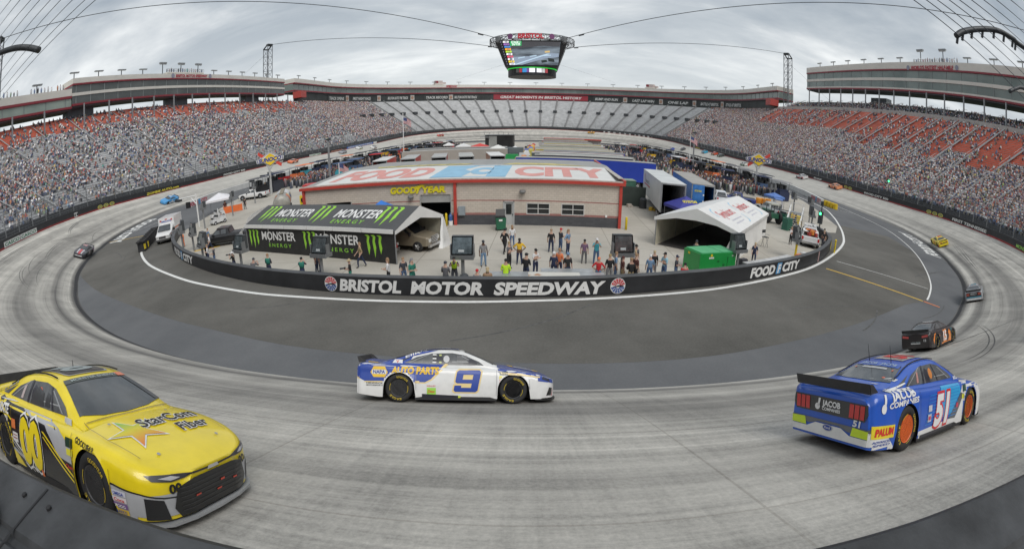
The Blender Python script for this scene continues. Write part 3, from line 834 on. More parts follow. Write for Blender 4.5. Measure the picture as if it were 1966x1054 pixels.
# roof floodlights: a post with a long lamp bar
def floodlight_proto():
 t = thing('floodlight','roof floodlight bar on a short post along the grandstand roof edge','floodlight',(0,0,-50),0,'floodlights along the suite roofs')
 m = MB(); m.box((0,0,1.6),(.28,.28,3.2)); m.build('post',M_DSTEEL,t)
 m = MB(); m.box((-.3,0,3.3),(.9,4.6,.35)); m.build('lamp_bar',PM('lamp_bar_grey',(.22,.23,.24),.5),t)
 m = MB(); [m.box((-.3,-2 + .5 * i,3.02),(.6,.34,.22)) for i in range(9)]; m.build('lamps',PM('lamp_glass',(.45,.46,.46),.2),t)
 return t
fp = floodlight_proto(); _ch = {}
for c in bpy.data.objects:
 if c.parent: _ch.setdefault(c.parent.name,[]).append(c)
_first = [True]
def place_light(x,y,z,rz,lab=None,sc=1.0):
 o = fp if _first[0] else copy_tree(fp,None,_ch)
 _first[0] = False; o.location = (x,y,z); o.rotation_euler = (0,0,rz); o.scale = (.8,.8,sc * .85)
 if lab: o['label'] = lab
for d in np.arange(-100,2,13.5): s = side_st(-1,d); x,y = spt(s,121); place_light(x,y,39.2,math.pi / 2 if False else math.atan2(*(Vector(spt(s,1)) - Vector(spt(s,0))).yx),'roof floodlight bar above the low suite building at the left edge')
for i,d in enumerate(np.arange(8,136,10.4)): s = side_st(-1,d); x,y = spt(s,121); place_light(x,y,42.2,math.atan2(*(Vector(spt(s,1)) - Vector(spt(s,0))).yx),'roof floodlight bar above the two storey suite building on the left',1.6 if i in (4,5,6) else .8)
for i,d in enumerate(np.arange(-72,136,12.4)): s = side_st(1,d); x,y = spt(s,130); place_light(x,y,51.4 + (2.2 * d / 136 if d > 0 else 0),math.atan2(*(Vector(spt(s,1)) - Vector(spt(s,0))).yx),'roof floodlight bar above the two storey suite building on the right',1.8 if i in (9,10) else .85)
for d in np.arange(10,FL,20): s = farst(d); x,y = spt(s,125); place_light(x,y,44.3,math.atan2(*(Vector(spt(s,1)) - Vector(spt(s,0))).yx),'roof floodlight bar above the suite ring behind the far turn',.8)
# roof platforms for spotters
for s,R,z,lab in ((side_st(-1,62),122,42.2,'railed spotter platform on the left suite roof'),(side_st(1,44),131,51.4,'railed spotter platform on the right suite roof'),(('f',-37),127,44.3,'pale spotter booth on the far suite roof, left of the hanging scoreboard'),(('f',40),127,44.3,'pale spotter booth on the far suite roof, right of the hanging scoreboard')):
 t = thing('roof_platform',lab,'platform',(*spt(s,R),z),math.atan2(*(Vector(spt(s,1)) - Vector(spt(s,0))).yx))
 L = 22 if 'railed' in lab else 8; m = MB(); m.box((0,0,.7),(4,L,.5)); m.box((0,0,.3),(3,L * .8,.6)); m.build('floor_slab',M_CREAM,t)
 m = MB()
 if 'railed' in lab:
  for i in range(12): m.tube((-2,-L / 2 + i * L / 11,.9),(-2,-L / 2 + i * L / 11,2.1),.06,n=4)
  m.tube((-2,-L / 2,2.1),(-2,L / 2,2.1),.06,n=4); m.tube((-2,-L / 2,1.5),(-2,L / 2,1.5),.05,n=4); m.build('railing',M_STEEL,t)
 else:
  m.box((0,0,2.2),(3,6,2.6)); m.box((-1.6,2,2.4),(.1,2.4,1.6),1); m.box((0,-4.5,1.6),(2,3,1.4)); m.build('booth',[PM('booth_pale',(.5,.42,.40),.6),M_TRIM],t)
# ---------------------------------------------------------------- spectators: tens of thousands, one mass per stand
def vcol_mat(name,rough=.8):
 m = bpy.data.materials.new(name); m.use_nodes = True; t = m.node_tree
 a = t.nodes.new('ShaderNodeVertexColor'); a.layer_name = 'cloth'
 t.links.new(a.outputs[0],t.nodes['Principled BSDF'].inputs['Base Color']); t.nodes['Principled BSDF'].inputs['Roughness'].default_value = rough
 return m
M_CROWD = vcol_mat('spectator_clothes')
# template of a seated spectator: (forward, right, up); colour slot 0 shirt, 1 skin, 2 trousers, 3 hat
def tmpl():
 V = []; F = []; K = []
 def bx(f0,f1,r,z0,z1,k,top=.85):
  b = len(V)
  for z,q in ((z0,1),(z1,top)):
   c = (f0 + f1) / 2; h = (f1 - f0) / 2 * q
   V.extend([(c - h,-r * q,z),(c + h,-r * q,z),(c + h,r * q,z),(c - h,r * q,z)])
  F.extend([(b,b + 1,b + 5,b + 4),(b + 1,b + 2,b + 6,b + 5),(b + 2,b + 3,b + 7,b + 6),(b + 3,b,b + 4,b + 7),(b + 4,b + 5,b + 6,b + 7)])
  K.extend([k] * 8)
 bx(-.12,.14,.24,0,.56,0,.8)
 bx(-.09,.11,.09,.56,.76,1,.9)
 bx(-.10,.12,.10,.74,.84,3,.7)
 bx(.10,.52,.18,-.02,.16,2,1)
 bx(.40,.54,.16,-.40,.0,2,1)
 return np.array(V),np.array(F),np.array(K)
TV,TF,TK = tmpl()
SHIRTS = np.array([(.62,.62,.63),(.50,.50,.52),(.28,.28,.30),(.05,.05,.06),(.07,.08,.12),(.05,.09,.22),(.10,.16,.32),(.32,.04,.04),(.42,.06,.05),(.55,.18,.05),(.60,.45,.08),(.16,.25,.14),(.36,.22,.25),(.25,.18,.30),(.22,.33,.45),(.45,.28,.26),(.35,.33,.30),(.45,.62,.12),(.05,.35,.3)])
SW = np.array([16,13,12,12,8,7,6,5,4,3.2,1.6,3,3,3,5,4,6,.35,.6]); SW = SW / SW.sum()
PANTS = np.array([(.06,.07,.11),(.10,.13,.2),(.03,.03,.035),(.22,.2,.17),(.15,.15,.16)])
HATS = np.array([(.05,.04,.03),(.10,.07,.05),(.03,.03,.035),(.55,.55,.55),(.3,.05,.05),(.07,.09,.2),(.3,.2,.1)])
SKIN = np.array([(.45,.28,.21),(.38,.22,.16),(.50,.33,.25),(.2,.11,.08)])
def build_crowd(name,label,P,ang,mat=M_CROWD,tm=None,cat='crowd',scl=None,br=1.0):
 TV_,TF_,TK_ = tm or (TV,TF,TK)
 n = len(P)
 if not n: return
 P = np.array(P,dtype=np.float64); ang = np.array(ang)
 s = scl if scl is not None else RNG.uniform(.86,1.1,n)
 f = np.stack([np.cos(ang),np.sin(ang)],1); r = np.stack([np.sin(ang),-np.cos(ang)],1)
 lean = RNG.normal(0,.04,(n,1))
 X = P[:,None,0] + (TV_[None,:,0] * f[:,None,0] + (TV_[None,:,1] + TV_[None,:,2] * lean) * r[:,None,0]) * s[:,None]
 Y = P[:,None,1] + (TV_[None,:,0] * f[:,None,1] + (TV_[None,:,1] + TV_[None,:,2] * lean) * r[:,None,1]) * s[:,None]
 Z = P[:,None,2] + TV_[None,:,2] * s[:,None]
 V = np.stack([X,Y,Z],2).reshape(-1,3); nv = len(TV_)
 F = (TF_[None] + (np.arange(n) * nv)[:,None,None]).reshape(-1,4)
 me = bpy.data.meshes.new(name); me.vertices.add(len(V)); me.vertices.foreach_set('co',V.astype(np.float32).ravel())
 me.loops.add(F.size); me.loops.foreach_set('vertex_index',F.astype(np.int32).ravel())
 me.polygons.add(len(F)); me.polygons.foreach_set('loop_start',(np.arange(len(F)) * 4).astype(np.int32)); me.polygons.foreach_set('loop_total',np.full(len(F),4,np.int32))
 pal = np.zeros((n,4,3)); j = RNG.uniform(.85,1.35,(n,1)) * br
 q_ = SHIRTS[RNG.choice(len(SHIRTS),n,p=SW)]; pal[:,0] = (q_ * .68 + q_.mean(1,keepdims=True) * .32) * j; pal[:,1] = SKIN[RNG.choice(4,n,p=[.4,.25,.27,.08])]
 pal[:,2] = PANTS[RNG.choice(5,n)] ; pal[:,3] = HATS[RNG.choice(7,n)]
 C = pal[:,TK_].reshape(-1,3); C4 = np.concatenate([C,np.ones((len(C),1))],1).astype(np.float32)
 ca = me.color_attributes.new('cloth','FLOAT_COLOR','POINT'); ca.data.foreach_set('color',C4.ravel())
 me.materials.append(mat); me.update(calc_edges=True)
 o = link(name,me); return tag(o,label,cat,kind='stuff')
def nz(a,b,k=1.0): return .5 + .25 * (math.sin(a * .13 * k + 1.3) * math.sin(b * .31 * k + .4) + math.sin(a * .043 * k + b * .12 + 2) + .6 * math.sin(a * .37 * k - b * .53))
def fill(side,d0,d1,dens,r0=R0,rows=NR,far=False,zf=None,dz=.42,rad_off=.56):
 P = []; A = []
 for i in range(rows):
  r = r0 + i * RW + rad_off
  z = (seat_z if zf is None else zf)
  if far: dd = np.arange(d0,d1,.52)
  else: dd = np.arange(d0,d1,.52)
  rnd = RNG.random(len(dd)); jit = RNG.uniform(-.1,.1,len(dd))
  for q,d in enumerate(dd):
   if far: s = ('f',d)
   elif d < 0:
    a_ = 90 + math.degrees(d / r)
    if a_ < 22: continue
    s = ('n',side * a_)
   else: s = ('r' if side > 0 else 'l',YC1 + d)
   if rnd[q] > dens(d,i,s): continue
   if s[0] == 'n':
    ph = (abs(s[1]) - 2) % 7
    if min(ph,7 - ph) * R_(1) * r < .28: continue
   elif s[0] in 'lr':
    ph = (s[1] - 86) % 9.5
    if min(ph,9.5 - ph) < .28: continue
   x,y = spt(s,r + jit[q]); o_ = Vector(spt(s,1)) - Vector(spt(s,0))
   zz = (seat_z(s,r0 + i * RW) + .40) if zf is None else zf(i) + .40
   P.append((x,y,zz)); A.append(math.atan2(-o_.y,-o_.x) + jit[q] * 3)
 return P,A
def densL(d,i,s):
 t = i / 44
 b = .52 - .18 * max(0,t - .55) / .45 - (.28 if i < 7 else 0) - (.25 if (d < -45 and i < 14) else 0)
 if i > 33: b *= .5
 return b * (.35 + 1.15 * nz(d * 1.2,i))
def densR(d,i,s):
 t = i / 44; lim = 21 + (3.5 if int(sarc(s) / 9) % 2 else -2.5) if d < 70 else 26.5
 if i > lim: return .22 * max(0,-.5 + 2.0 * nz(d,i,1.6)) + .03
 return .92 * (.75 + .5 * nz(d,i))
P,A = fill(-1,-100,158,densL); build_crowd('crowd','dense mass of seated spectators in bright clothes filling the left grandstand',P,A)
P,A = fill(1,-100,160,densR); build_crowd('crowd','packed mass of seated spectators filling the right grandstand below its red seats',P,A)
P,A = fill(1,-70,158,lambda d,i,s: .42 * (.3 + 1.3 * nz(d,i,1.4)) * (1.25 - i / 12),r0=125.4,rows=10,zf=lambda i: 32.4 + i * .48)
build_crowd('crowd','scattered spectators seated in the charcoal upper deck of the right stand',P,A)
P = []; A = []
for sgn in (-1,1):
 for i in range(NR):
  r = R0 + i * RW + .56
  for a in np.arange(67.5,90,math.degrees(.52 / r)):
   if RNG.random() > (.78 * (.7 + .5 * nz(a * 2,i))): continue
   s = ('f',sgn * a); x,y = spt(s,r); P.append((x,y,seat_z(s,r - .56) + .4)); A.append(math.atan2(YC2 - y,-x))
  for y in np.arange(236,YC2,.52):
   if RNG.random() > .72: continue
   s = ('r' if sgn > 0 else 'l',y); x,y2 = spt(s,r); P.append((x,y2,seat_z(s,r - .56) + .4)); A.append(0 if sgn < 0 else math.pi)
build_crowd('crowd','seated spectators at the two ends of the far grandstand where the empty benches stop',P,A)

# ---------------------------------------------------------------- cable masts, hanging scoreboard and its cables
def lattice_mast(x,y,z0,z1,label,w=3.2):
 t = thing('lattice_mast',label,'mast',(x,y,0),math.atan2(176 - y,-x))
 L = MB(); B = MB()
 cs = [(-w / 2,-w / 2),(w / 2,-w / 2),(w / 2,w / 2),(-w / 2,w / 2)]
 for i,(a,b) in enumerate(cs):
  L.tube((a,b,z0),(a,b,z1 - (2.2 if a < 0 else 0)),.2,n=6)
 n = int((z1 - z0) / 4)
 for i in range(n):
  za,zb = z0 + (z1 - z0 - 2.5) * i / n,z0 + (z1 - z0 - 2.5) * (i + 1) / n
  for k in range(4):
   p,q = cs[k],cs[(k + 1) % 4]
   B.tube((*p,za),(*q,zb),.065,n=4); B.tube((*q,za),(*p,zb),.065,n=4); B.tube((*p,zb),(*q,zb),.08,n=4)
 L.build('mast_legs',PM('mast_grey',(.13,.14,.155),.5),t,fix=False); B.build('cross_braces',PM('mast_grey',(.13,.14,.155),.5),t,fix=False)
 m = MB()
 for k in range(4): m.tube((*cs[k],z1 - (2.2 if cs[k][0] < 0 else 0)),(*cs[(k + 1) % 4],z1 - (2.2 if cs[(k + 1) % 4][0] < 0 else 0)),.35,n=6)
 m.box((.8,0,z1 - .2),(1.8,2.4,1.0)); m.build('mast_head',M_DSTEEL,t,fix=False)
 return t
lattice_mast(-128,215,25,62,'tall steel lattice mast beyond the right end of the left suite building')
lattice_mast(128,237,25,63,'tall steel lattice mast between the far suite ring and the right suite building')
lattice_mast(-128,61,25,59,'steel lattice mast at the far left edge, partly behind the fence cables')
lattice_mast(128,61,25,59,'steel lattice mast at the far right beyond the right grandstand')
JX,JY = -.8,176.0
jt = thing('hanging_scoreboard','black four sided video scoreboard hung from cables under a round steel truss','scoreboard',(JX,JY,0))
def oct_ring(mb,r,z,rad,n=24,rx=1.0):
 mb.path([(r * rx * math.cos(2 * math.pi * i / n),r * math.sin(2 * math.pi * i / n),z) for i in range(n + 1)],rad,n=5)
m = MB(); rt = MB()
for r,z in ((14.2,39.9),(14.2,41.6),(12.2,39.9),(12.2,41.6)): oct_ring(rt,r,z,.14,rx=1.03)
for i in range(36):
 a0,a1 = 2 * math.pi * i / 36,2 * math.pi * (i + 1) / 36
 p = lambda r,a,z: (r * 1.03 * math.cos(a),r * math.sin(a),z)
 for q in ((14.2,14.2),(12.2,12.2)): rt.tube(p(q[0],a0,39.9),p(q[1],a1,41.6),.08,n=4); rt.tube(p(q[0],a0,39.9),p(q[0],a0,41.6),.07,n=4)
 rt.tube(p(12.2,a0,41.6),p(14.2,a1,41.6),.07,n=4); rt.tube(p(12.2,a0,39.9),p(14.2,a1,39.9),.07,n=4)
for i in range(4):
 a = R_(45 + 90 * i); b = Vector((math.cos(a),math.sin(a),0))
 rt.lathe([(.3,38.6),(1.0,39.1),(1.0,41),(.3,41.5)],(b.x * 15.1,b.y * 14.8,0),n=8)
rt.build('ring_truss',PM('truss_grey',(.16,.165,.17),.5,metal=.4),jt,fix=False)
# body: four tapering faces
hw0,hw1 = 8.7,11.8       # half width at the bottom and the top
for z0,z1 in ((30.6,39.5),):
 m.add([(-hw0,-hw0,z0),(hw0,-hw0,z0),(hw0,hw0,z0),(-hw0,hw0,z0),(-hw1,-hw1 + .8,z1),(hw1,-hw1 + .8,z1),(hw1,hw1 - .8,z1),(-hw1,hw1 - .8,z1)],[(0,3,2,1),(4,5,6,7),(0,1,5,4),(1,2,6,5),(2,3,7,6),(3,0,4,7)])
m.build('screen_housing',PM('housing_black',(.018,.018,.02),.5),jt)
def jf(u,v,o=0.12):      # front face coordinates, u -1..1, v 0..1
 y0,y1 = -hw0,-hw1 + .8
 return (u,y0 + (y1 - y0) * v - o,30.6 + 8.9 * v)
def emis(name,col,s=1.0):
 return PM(name,col,.4,var=0,emit=s)
sw = 8.6
# the picture on the screen: a view over a race track
def screen_mat():
 m = bpy.data.materials.new('screen_picture'); m.use_nodes = True; t = m.node_tree; b = t.nodes['Principled BSDF']
 tcn = t.nodes.new('ShaderNodeTexCoord'); mp = t.nodes.new('ShaderNodeMapping'); mp.inputs['Scale'].default_value = (.12,.1,.55); mp.inputs['Rotation'].default_value = (0,R_(-8),0)
 no = t.nodes.new('ShaderNodeTexNoise'); no.inputs['Scale'].default_value = 1.2; no.inputs['Detail'].default_value = 4
 t.links.new(tcn.outputs['Object'],mp.inputs[0]); t.links.new(mp.outputs[0],no.inputs[0])
 r = t.nodes.new('ShaderNodeValToRGB'); e = r.color_ramp.elements
 e[0].position = .38; e[0].color = (.045,.055,.07,1); e[1].position = .66; e[1].color = (.24,.29,.34,1)
 t.links.new(no.outputs[0],r.inputs[0]); t.links.new(r.outputs[0],b.inputs['Emission Color']); b.inputs['Emission Strength'].default_value = .8; b.inputs['Base Color'].default_value = (.01,.01,.01,1)
 return m
m = MB(); lay(m,poly2d([(-sw + 2.0,.06),(sw + .2,.06),(sw + .9,.97),(-sw + 1.6,.97)]),lambda u,v: jf(u,v)); scr = m.build('main_screen',screen_mat(),jt,fix=False)
def on_scr(name,polys,mat,o):
 m = MB()
 for p in polys: lay(m,p if isinstance(p,tuple) else poly2d(p),lambda u,v: jf(u,v,o))
 m.build(name,mat,scr,fix=False)
on_scr('picture_wall',[[(-6.6,.66),(-3,.72),(4,.80),(9.2,.78),(9.4,.97),(-6.9,.97)]],emis('scr_dark',(.045,.045,.05)),.16)
on_scr('picture_track',[[(-6.4,.06),(-6.5,.36),(2.2,.42),(5.5,.52),(9.0,.52),(8.9,.38),(4,.30),(-3,.06)]],emis('scr_blue',(.17,.21,.27)),.16)
on_scr('picture_markings',[[(-4.5,.33),(-2.2,.38),(-2.0,.35),(-4.2,.30)],[(-6.0,.06),(-4.9,.06),(6.2,.50),(5.2,.50)],[(4.0,.44),(6.4,.46),(6.4,.43),(4.0,.41)],[(-.6,.40),(1.6,.44),(1.8,.41),(-.4,.37)]],emis('scr_pale',(.32,.42,.50)),.20)
on_scr('picture_car',[[(4.4,.60),(6.0,.62),(6.0,.55),(4.4,.54)]],emis('scr_tan',(.42,.30,.12)),.20)
on_scr('picture_rail',[[(3.4,.14),(5.2,.18),(5.0,.26),(3.2,.24)],[(5.6,.20),(7.6,.18),(7.4,.30),(5.4,.34)]],emis('scr_black',(.015,.02,.02)),.20)
on_scr('stage_panel',[[(-6.9,.80),(-3.2,.80),(-3.1,.985),(-7.0,.985)]],emis('scr_green',(.02,.26,.08)),.20)
def st_(txt,h,u,v,w):
 vf = text2d(txt,h,w,bold=.02); return ([(a + u,b / 8.9 + v) for a,b in vf[0]],vf[1])
on_scr('stage_lettering',[st_('STAGE 1',.75,-6.5,.905,2.9),st_('26/125',.75,-6.3,.82,2.7)],emis('scr_white',(.75,.78,.78)),.24)
hb = MB(); cols_ = [(.7,.7,.7),(.25,.1,.35),(.05,.2,.5),(.75,.3,.02),(.4,.6,.03),(.7,.7,.7),(.6,.05,.1),(.7,.7,.7),(.7,.5,.02),(.6,.6,.65)]
for i,c in enumerate(cols_):
 v0 = .955 - i * .096; x0 = -9.2 - .0 + i * .22
 on_scr('position_plate',[[(x0,v0 - .035),(x0 + 1.9,v0 - .035),(x0 + 1.9,v0 + .035),(x0,v0 + .035)]],emis('plate_%d' % i,c,.9),.20)
on_scr('position_numbers',[st_(t_,.55,-8.6 + i * .22,.925 - i * .096,.9) for i,t_ in enumerate(('9','14','17','42','12','88','41','1','18','47'))] + [st_(str(i + 1),.5,-10.1 + i * .22,.925 - i * .096,.4) for i in range(10)],emis('scr_ink',(.12,.12,.16)),.25)
m = MB(); n = 40
for z0,z1,mi in ((27.6,30.2,0),):
 vs_ = [(8.3 * math.cos(2 * math.pi * i / n),8.3 * math.sin(2 * math.pi * i / n),z) for z in (z0,z1) for i in range(n)]
 m.add(vs_,[(i,(i + 1) % n,n + (i + 1) % n,n + i) for i in range(n)] + [tuple(range(n)),tuple(range(n,2 * n))])
m.build('lower_drum',PM('housing_black',(.018,.018,.02),.5),jt)
m = MB(); m.path([(8.42 * math.cos(2 * math.pi * i / n),8.42 * math.sin(2 * math.pi * i / n),30.35) for i in range(n + 1)],.17,n=4); m.build('green_light_ring',emis('ring_green',(.03,.42,.05)),jt,fix=False)
for a0,a1,c in ((-128,-120,(.05,.05,.05)),(-119,-112,(.25,.03,.04)),(-111,-101,(.03,.18,.4)),(-101,-96,(.12,.05,.2)),(-95,-82,(.62,.63,.66)),(-82,-78,(.05,.05,.06)),(-78,-66,(.6,.6,.64)),(-65,-58,(.4,.4,.4)),(-57,-50,(.3,.05,.06))):
 m = MB(); k = 4
 for i in range(k):
  q = [R_(a0 + (a1 - a0) * (i + j) / k) for j in (0,1)]
  m.add([(8.36 * math.cos(q[0]),8.36 * math.sin(q[0]),28.6),(8.36 * math.cos(q[1]),8.36 * math.sin(q[1]),28.6),(8.36 * math.cos(q[1]),8.36 * math.sin(q[1]),30.1),(8.36 * math.cos(q[0]),8.36 * math.sin(q[0]),30.1)],[(0,1,2,3)])
 m.build('drum_screen',emis('drum_%02d%02d' % (int(c[0] * 99),int(c[2] * 99)),c,.9),jt,fix=False)
def ringf(r,z): return lambda u,v: (r * math.sin(u / r),-r * math.cos(u / r),z + v)
m = MB(); lay(m,off2d(text2d('BRISTOL',1.6,8.4,bold=.06),-4.2,0),ringf(14.5,39.95)); m.build('ring_lettering',emis('sign_red',(.30,.02,.03),.5),jt,fix=False)
m = MB(); lay(m,disc2d(-7,1,1.0,16),ringf(14.5,39.8)); lay(m,disc2d(7,1,1.0,16),ringf(14.5,39.8)); m.build('ring_emblem',PM('emblem_redblue',(.18,.06,.16),.5),jt,fix=False)
m = MB()
for i in range(7): m.tube((-9 + i * 3,-11.2,39.5),(-9 + i * 3,-12.6,40.1),.12,n=4)
m.tube((-10.5,-11.5,39.5),(10.5,-11.5,39.5),.15,n=4); m.build('hanger_struts',M_DSTEEL,jt,fix=False)
for (tx,ty,tz),ang,lab in (((-128,215,62),135,'thin steel cable from the left far mast to the hanging scoreboard'),((128,237,63),45,'thin steel cable from the right far mast to the hanging scoreboard'),((-128,61,59),225,'thick steel cable rising from the left edge to the hanging scoreboard'),((128,61,59),315,'thick steel cable rising from the right edge to the hanging scoreboard')):
 a = Vector((tx,ty,tz)); b = Vector((JX + 15.3 * math.cos(R_(ang)),JY + 14.8 * math.sin(R_(ang)),40.5)); m = MB()
 pts = [a.lerp(b,i / 24) - Vector((0,0,-1.2 * 4 * (i / 24) * (1 - i / 24))) for i in range(25)]
 m.path(pts,.11,n=5); c_ = a.lerp(b,.95); c2 = a.lerp(b,.962); m.tube(c_,c2,.3,n=6)
 tag(m.build('suspension_cable',M_DSTEEL,None,fix=False),lab,'cable')
for tx,ty,lab in ((-55,330,'fine stay wire running down to the left from the scoreboard'),(50,335,'fine stay wire running down to the right from the scoreboard')):
 m = MB(); m.path([Vector((JX + (8 if tx > 0 else -8),JY,33)).lerp(Vector((tx,ty,43)),t) for t in (0,.5,1)],.03,n=3); tag(m.build('stay_wire',M_WIRE,None,fix=False),lab,'cable')
for tx,ty,ex,lab in ((-128,215,-142,'fine guy wire sloping down left of the left far mast'),(128,237,146,'fine guy wire sloping down right of the right far mast')):
 m = MB(); m.tube((tx,ty,58),(ex,ty - 20,38),.05,n=3); tag(m.build('guy_wire',M_WIRE,None,fix=False),lab,'cable')

# ---------------------------------------------------------------- the fence around the camera's opening
LC = [[(1.46,2.71,10.85),(-6.59,4.43,11.08)],[(1.36,2.58,10.84),(-6.55,4.48,11.26)],[(1.25,2.43,10.83),(-6.51,4.53,11.5)],[(1.16,2.28,10.81),(-6.47,4.58,11.77)],[(1.07,2.15,10.77),(-6.45,4.61,12.1)],[(.99,2.01,10.73),(-6.43,4.64,12.44)],[(.92,1.89,10.68),(-6.41,4.65,12.79)],[(.85,1.75,10.65),(-6.4,4.67,13.12)],[(.79,1.63,10.61),(-6.4,4.68,13.46)]]
RC = [[(6.0,3.18,10.8),(13.98,5.71,11.15)],[(6.13,3.05,10.76),(13.93,5.75,11.5)],[(6.25,2.94,10.73),(13.9,5.79,11.81)],[(6.36,2.81,10.7),(13.86,5.82,12.11)],[(6.48,2.69,10.67),(13.82,5.85,12.38)],[(6.59,2.55,10.65),(13.79,5.89,12.65)],[(6.71,2.41,10.63),(13.76,5.92,12.95)],[(6.82,2.25,10.61),(13.73,5.95,13.23)],[(6.95,2.07,10.58),(13.71,5.98,13.59)]]
for side,CC,arm,post,lab in ((-1,LC,[(-2.04,3.55,11.09),(-2.25,3.47,11.21),(-2.49,3.35,11.31),(-2.87,3.24,11.4),(-3.24,3.16,11.45),(-4.4,2.6,11.3),(-5.6,1.4,10.9),(-6.3,.3,10.2),(-6.5,-.95,8.4)],None,'near catch fence section overhead at the upper left with one curved pipe arm'),
       (1,RC,[(8.86,4.32,11.04),(9.01,4.3,11.16),(9.32,4.23,11.32),(9.66,4.12,11.44),(9.96,4.04,11.45),(10.22,4.0,11.43),(11.3,3.4,11.3),(12.4,2.2,10.8),(13.2,.9,9.8),(13.4,-.4,8.4)],None,'near catch fence section overhead at the upper right with curved pipe arms')):
 t = thing('near_fence',lab,'fence',(0,0,0))
 for p,q in CC:
  m = MB(); m.tube(p,q,.0055 if side < 0 else .007,n=4); m.build('fence_cable',PM('cable_dark',(.10,.11,.13),.5,metal=.5),t,fix=False)
 m = MB(); m.path(smooth_pts(arm,5),(.047 if side < 0 else .042),n=10); o = m.build('pipe_arm',M_DSTEEL,t,smooth=True,fix=False)
 if side > 0:
  m = MB()
  sp_ = smooth_pts(arm,5)
  for i in range(2,34,3): p = sp_[i]; m.tube(p,(p.x - .02,p.y + .02,p.z - .13),.02,n=5)
  m.build('cable_clip',M_DSTEEL,o,fix=False)
  m = MB(); m.path(smooth_pts([(13.0,6.33,11.55),(13.25,6.31,11.7),(13.62,6.29,11.84),(14.6,6.1,11.9),(16,5,11.6),(17,3,10.6)],4),.045,n=8); m.build('pipe_arm',M_DSTEEL,t,smooth=True,fix=False)
# dark post shoes standing on the wall cap
for x,y,lab,r in ((1.60,.36,'dark rounded steel post shoe bolted on the wall cap at the lower left corner',.15),):
 m = MB(); m.lathe([(r * 1.15,0),(r * 1.12,.03),(r,.05),(r * .98,.16),(r * .8,.22),(r * .3,.235)],(x,y,7.76),n=20)
 m.box((x,y,7.81),(.5,.4,.05)); tag(m.build('post_shoe',M_WTOP,None,smooth=True),lab,'fence fitting')
m = MB(); m.box((7.0,.62,7.9),(1.1,.12,.2),rz=.05); m.box((6.5,.55,7.85),(.3,.3,.14),rz=.05)
tag(m.build('fence_bracket',BLACK,None),'black steel bracket lying along the wall cap at the lower right corner','fence fitting')
# ---------------------------------------------------------------- stock cars
def lerpt(t,x): return float(np.interp(x,[a for a,b in t],[b for a,b in t]))
def smt(t,x):
 xs = [a for a,b in t]
 if x <= xs[0]: return t[0][1]
 if x >= xs[-1]: return t[-1][1]
 for i in range(len(t) - 1):
  if xs[i] <= x <= xs[i + 1]:
   p0,p1,p2,p3 = t[max(i - 1,0)][1],t[i][1],t[i + 1][1],t[min(i + 2,len(t) - 1)][1]
   h = xs[i + 1] - xs[i]; u = (x - xs[i]) / h
   h0 = xs[i] - xs[i - 1] if i > 0 else h; h2 = xs[i + 2] - xs[i + 1] if i + 2 < len(t) else h
   m1 = ((p2 - p1) / h + (p1 - p0) / max(h0,1e-6)) / 2 if i > 0 else (p2 - p1) / h
   m2 = ((p3 - p2) / max(h2,1e-6) + (p2 - p1) / h) / 2 if i + 2 < len(t) else (p2 - p1) / h
   if (p2 - p1) == 0: m1 = m2 = 0
   return (2 * u ** 3 - 3 * u * u + 1) * p1 + (u ** 3 - 2 * u * u + u) * h * m1 + (-2 * u ** 3 + 3 * u * u) * p2 + (u ** 3 - u * u) * h * m2
SW_ = [(-2.46,.87),(-2.40,.93),(-2.2,.965),(-1.7,.985),(-.6,.975),(.4,.965),(1.2,.985),(1.8,.975),(2.12,.925),(2.30,.82),(2.42,.64),(2.48,.40)]
SZB = [(-2.46,.84),(-2.40,.90),(-2.0,.915),(-1.4,.895),(-.6,.855),(.3,.83),(1.0,.815),(1.6,.775),(2.0,.70),(2.3,.61),(2.48,.54)]
SZH = [(-2.46,.86),(-2.40,.945),(-2.0,.965),(-1.4,.95),(-.6,.93),(.9,.905),(1.4,.86),(1.9,.775),(2.2,.69),(2.38,.605),(2.48,.54)]
SHH = [(-2.1,.90),(-1.72,.985),(-1.35,1.09),(-.95,1.215),(-.5,1.268),(-.15,1.275),(.12,1.25),(.45,1.14),(.95,.93),(1.2,.8)]
WXF,WXR,WR,WY,WZ = 1.40,-1.39,.345,.835,.345
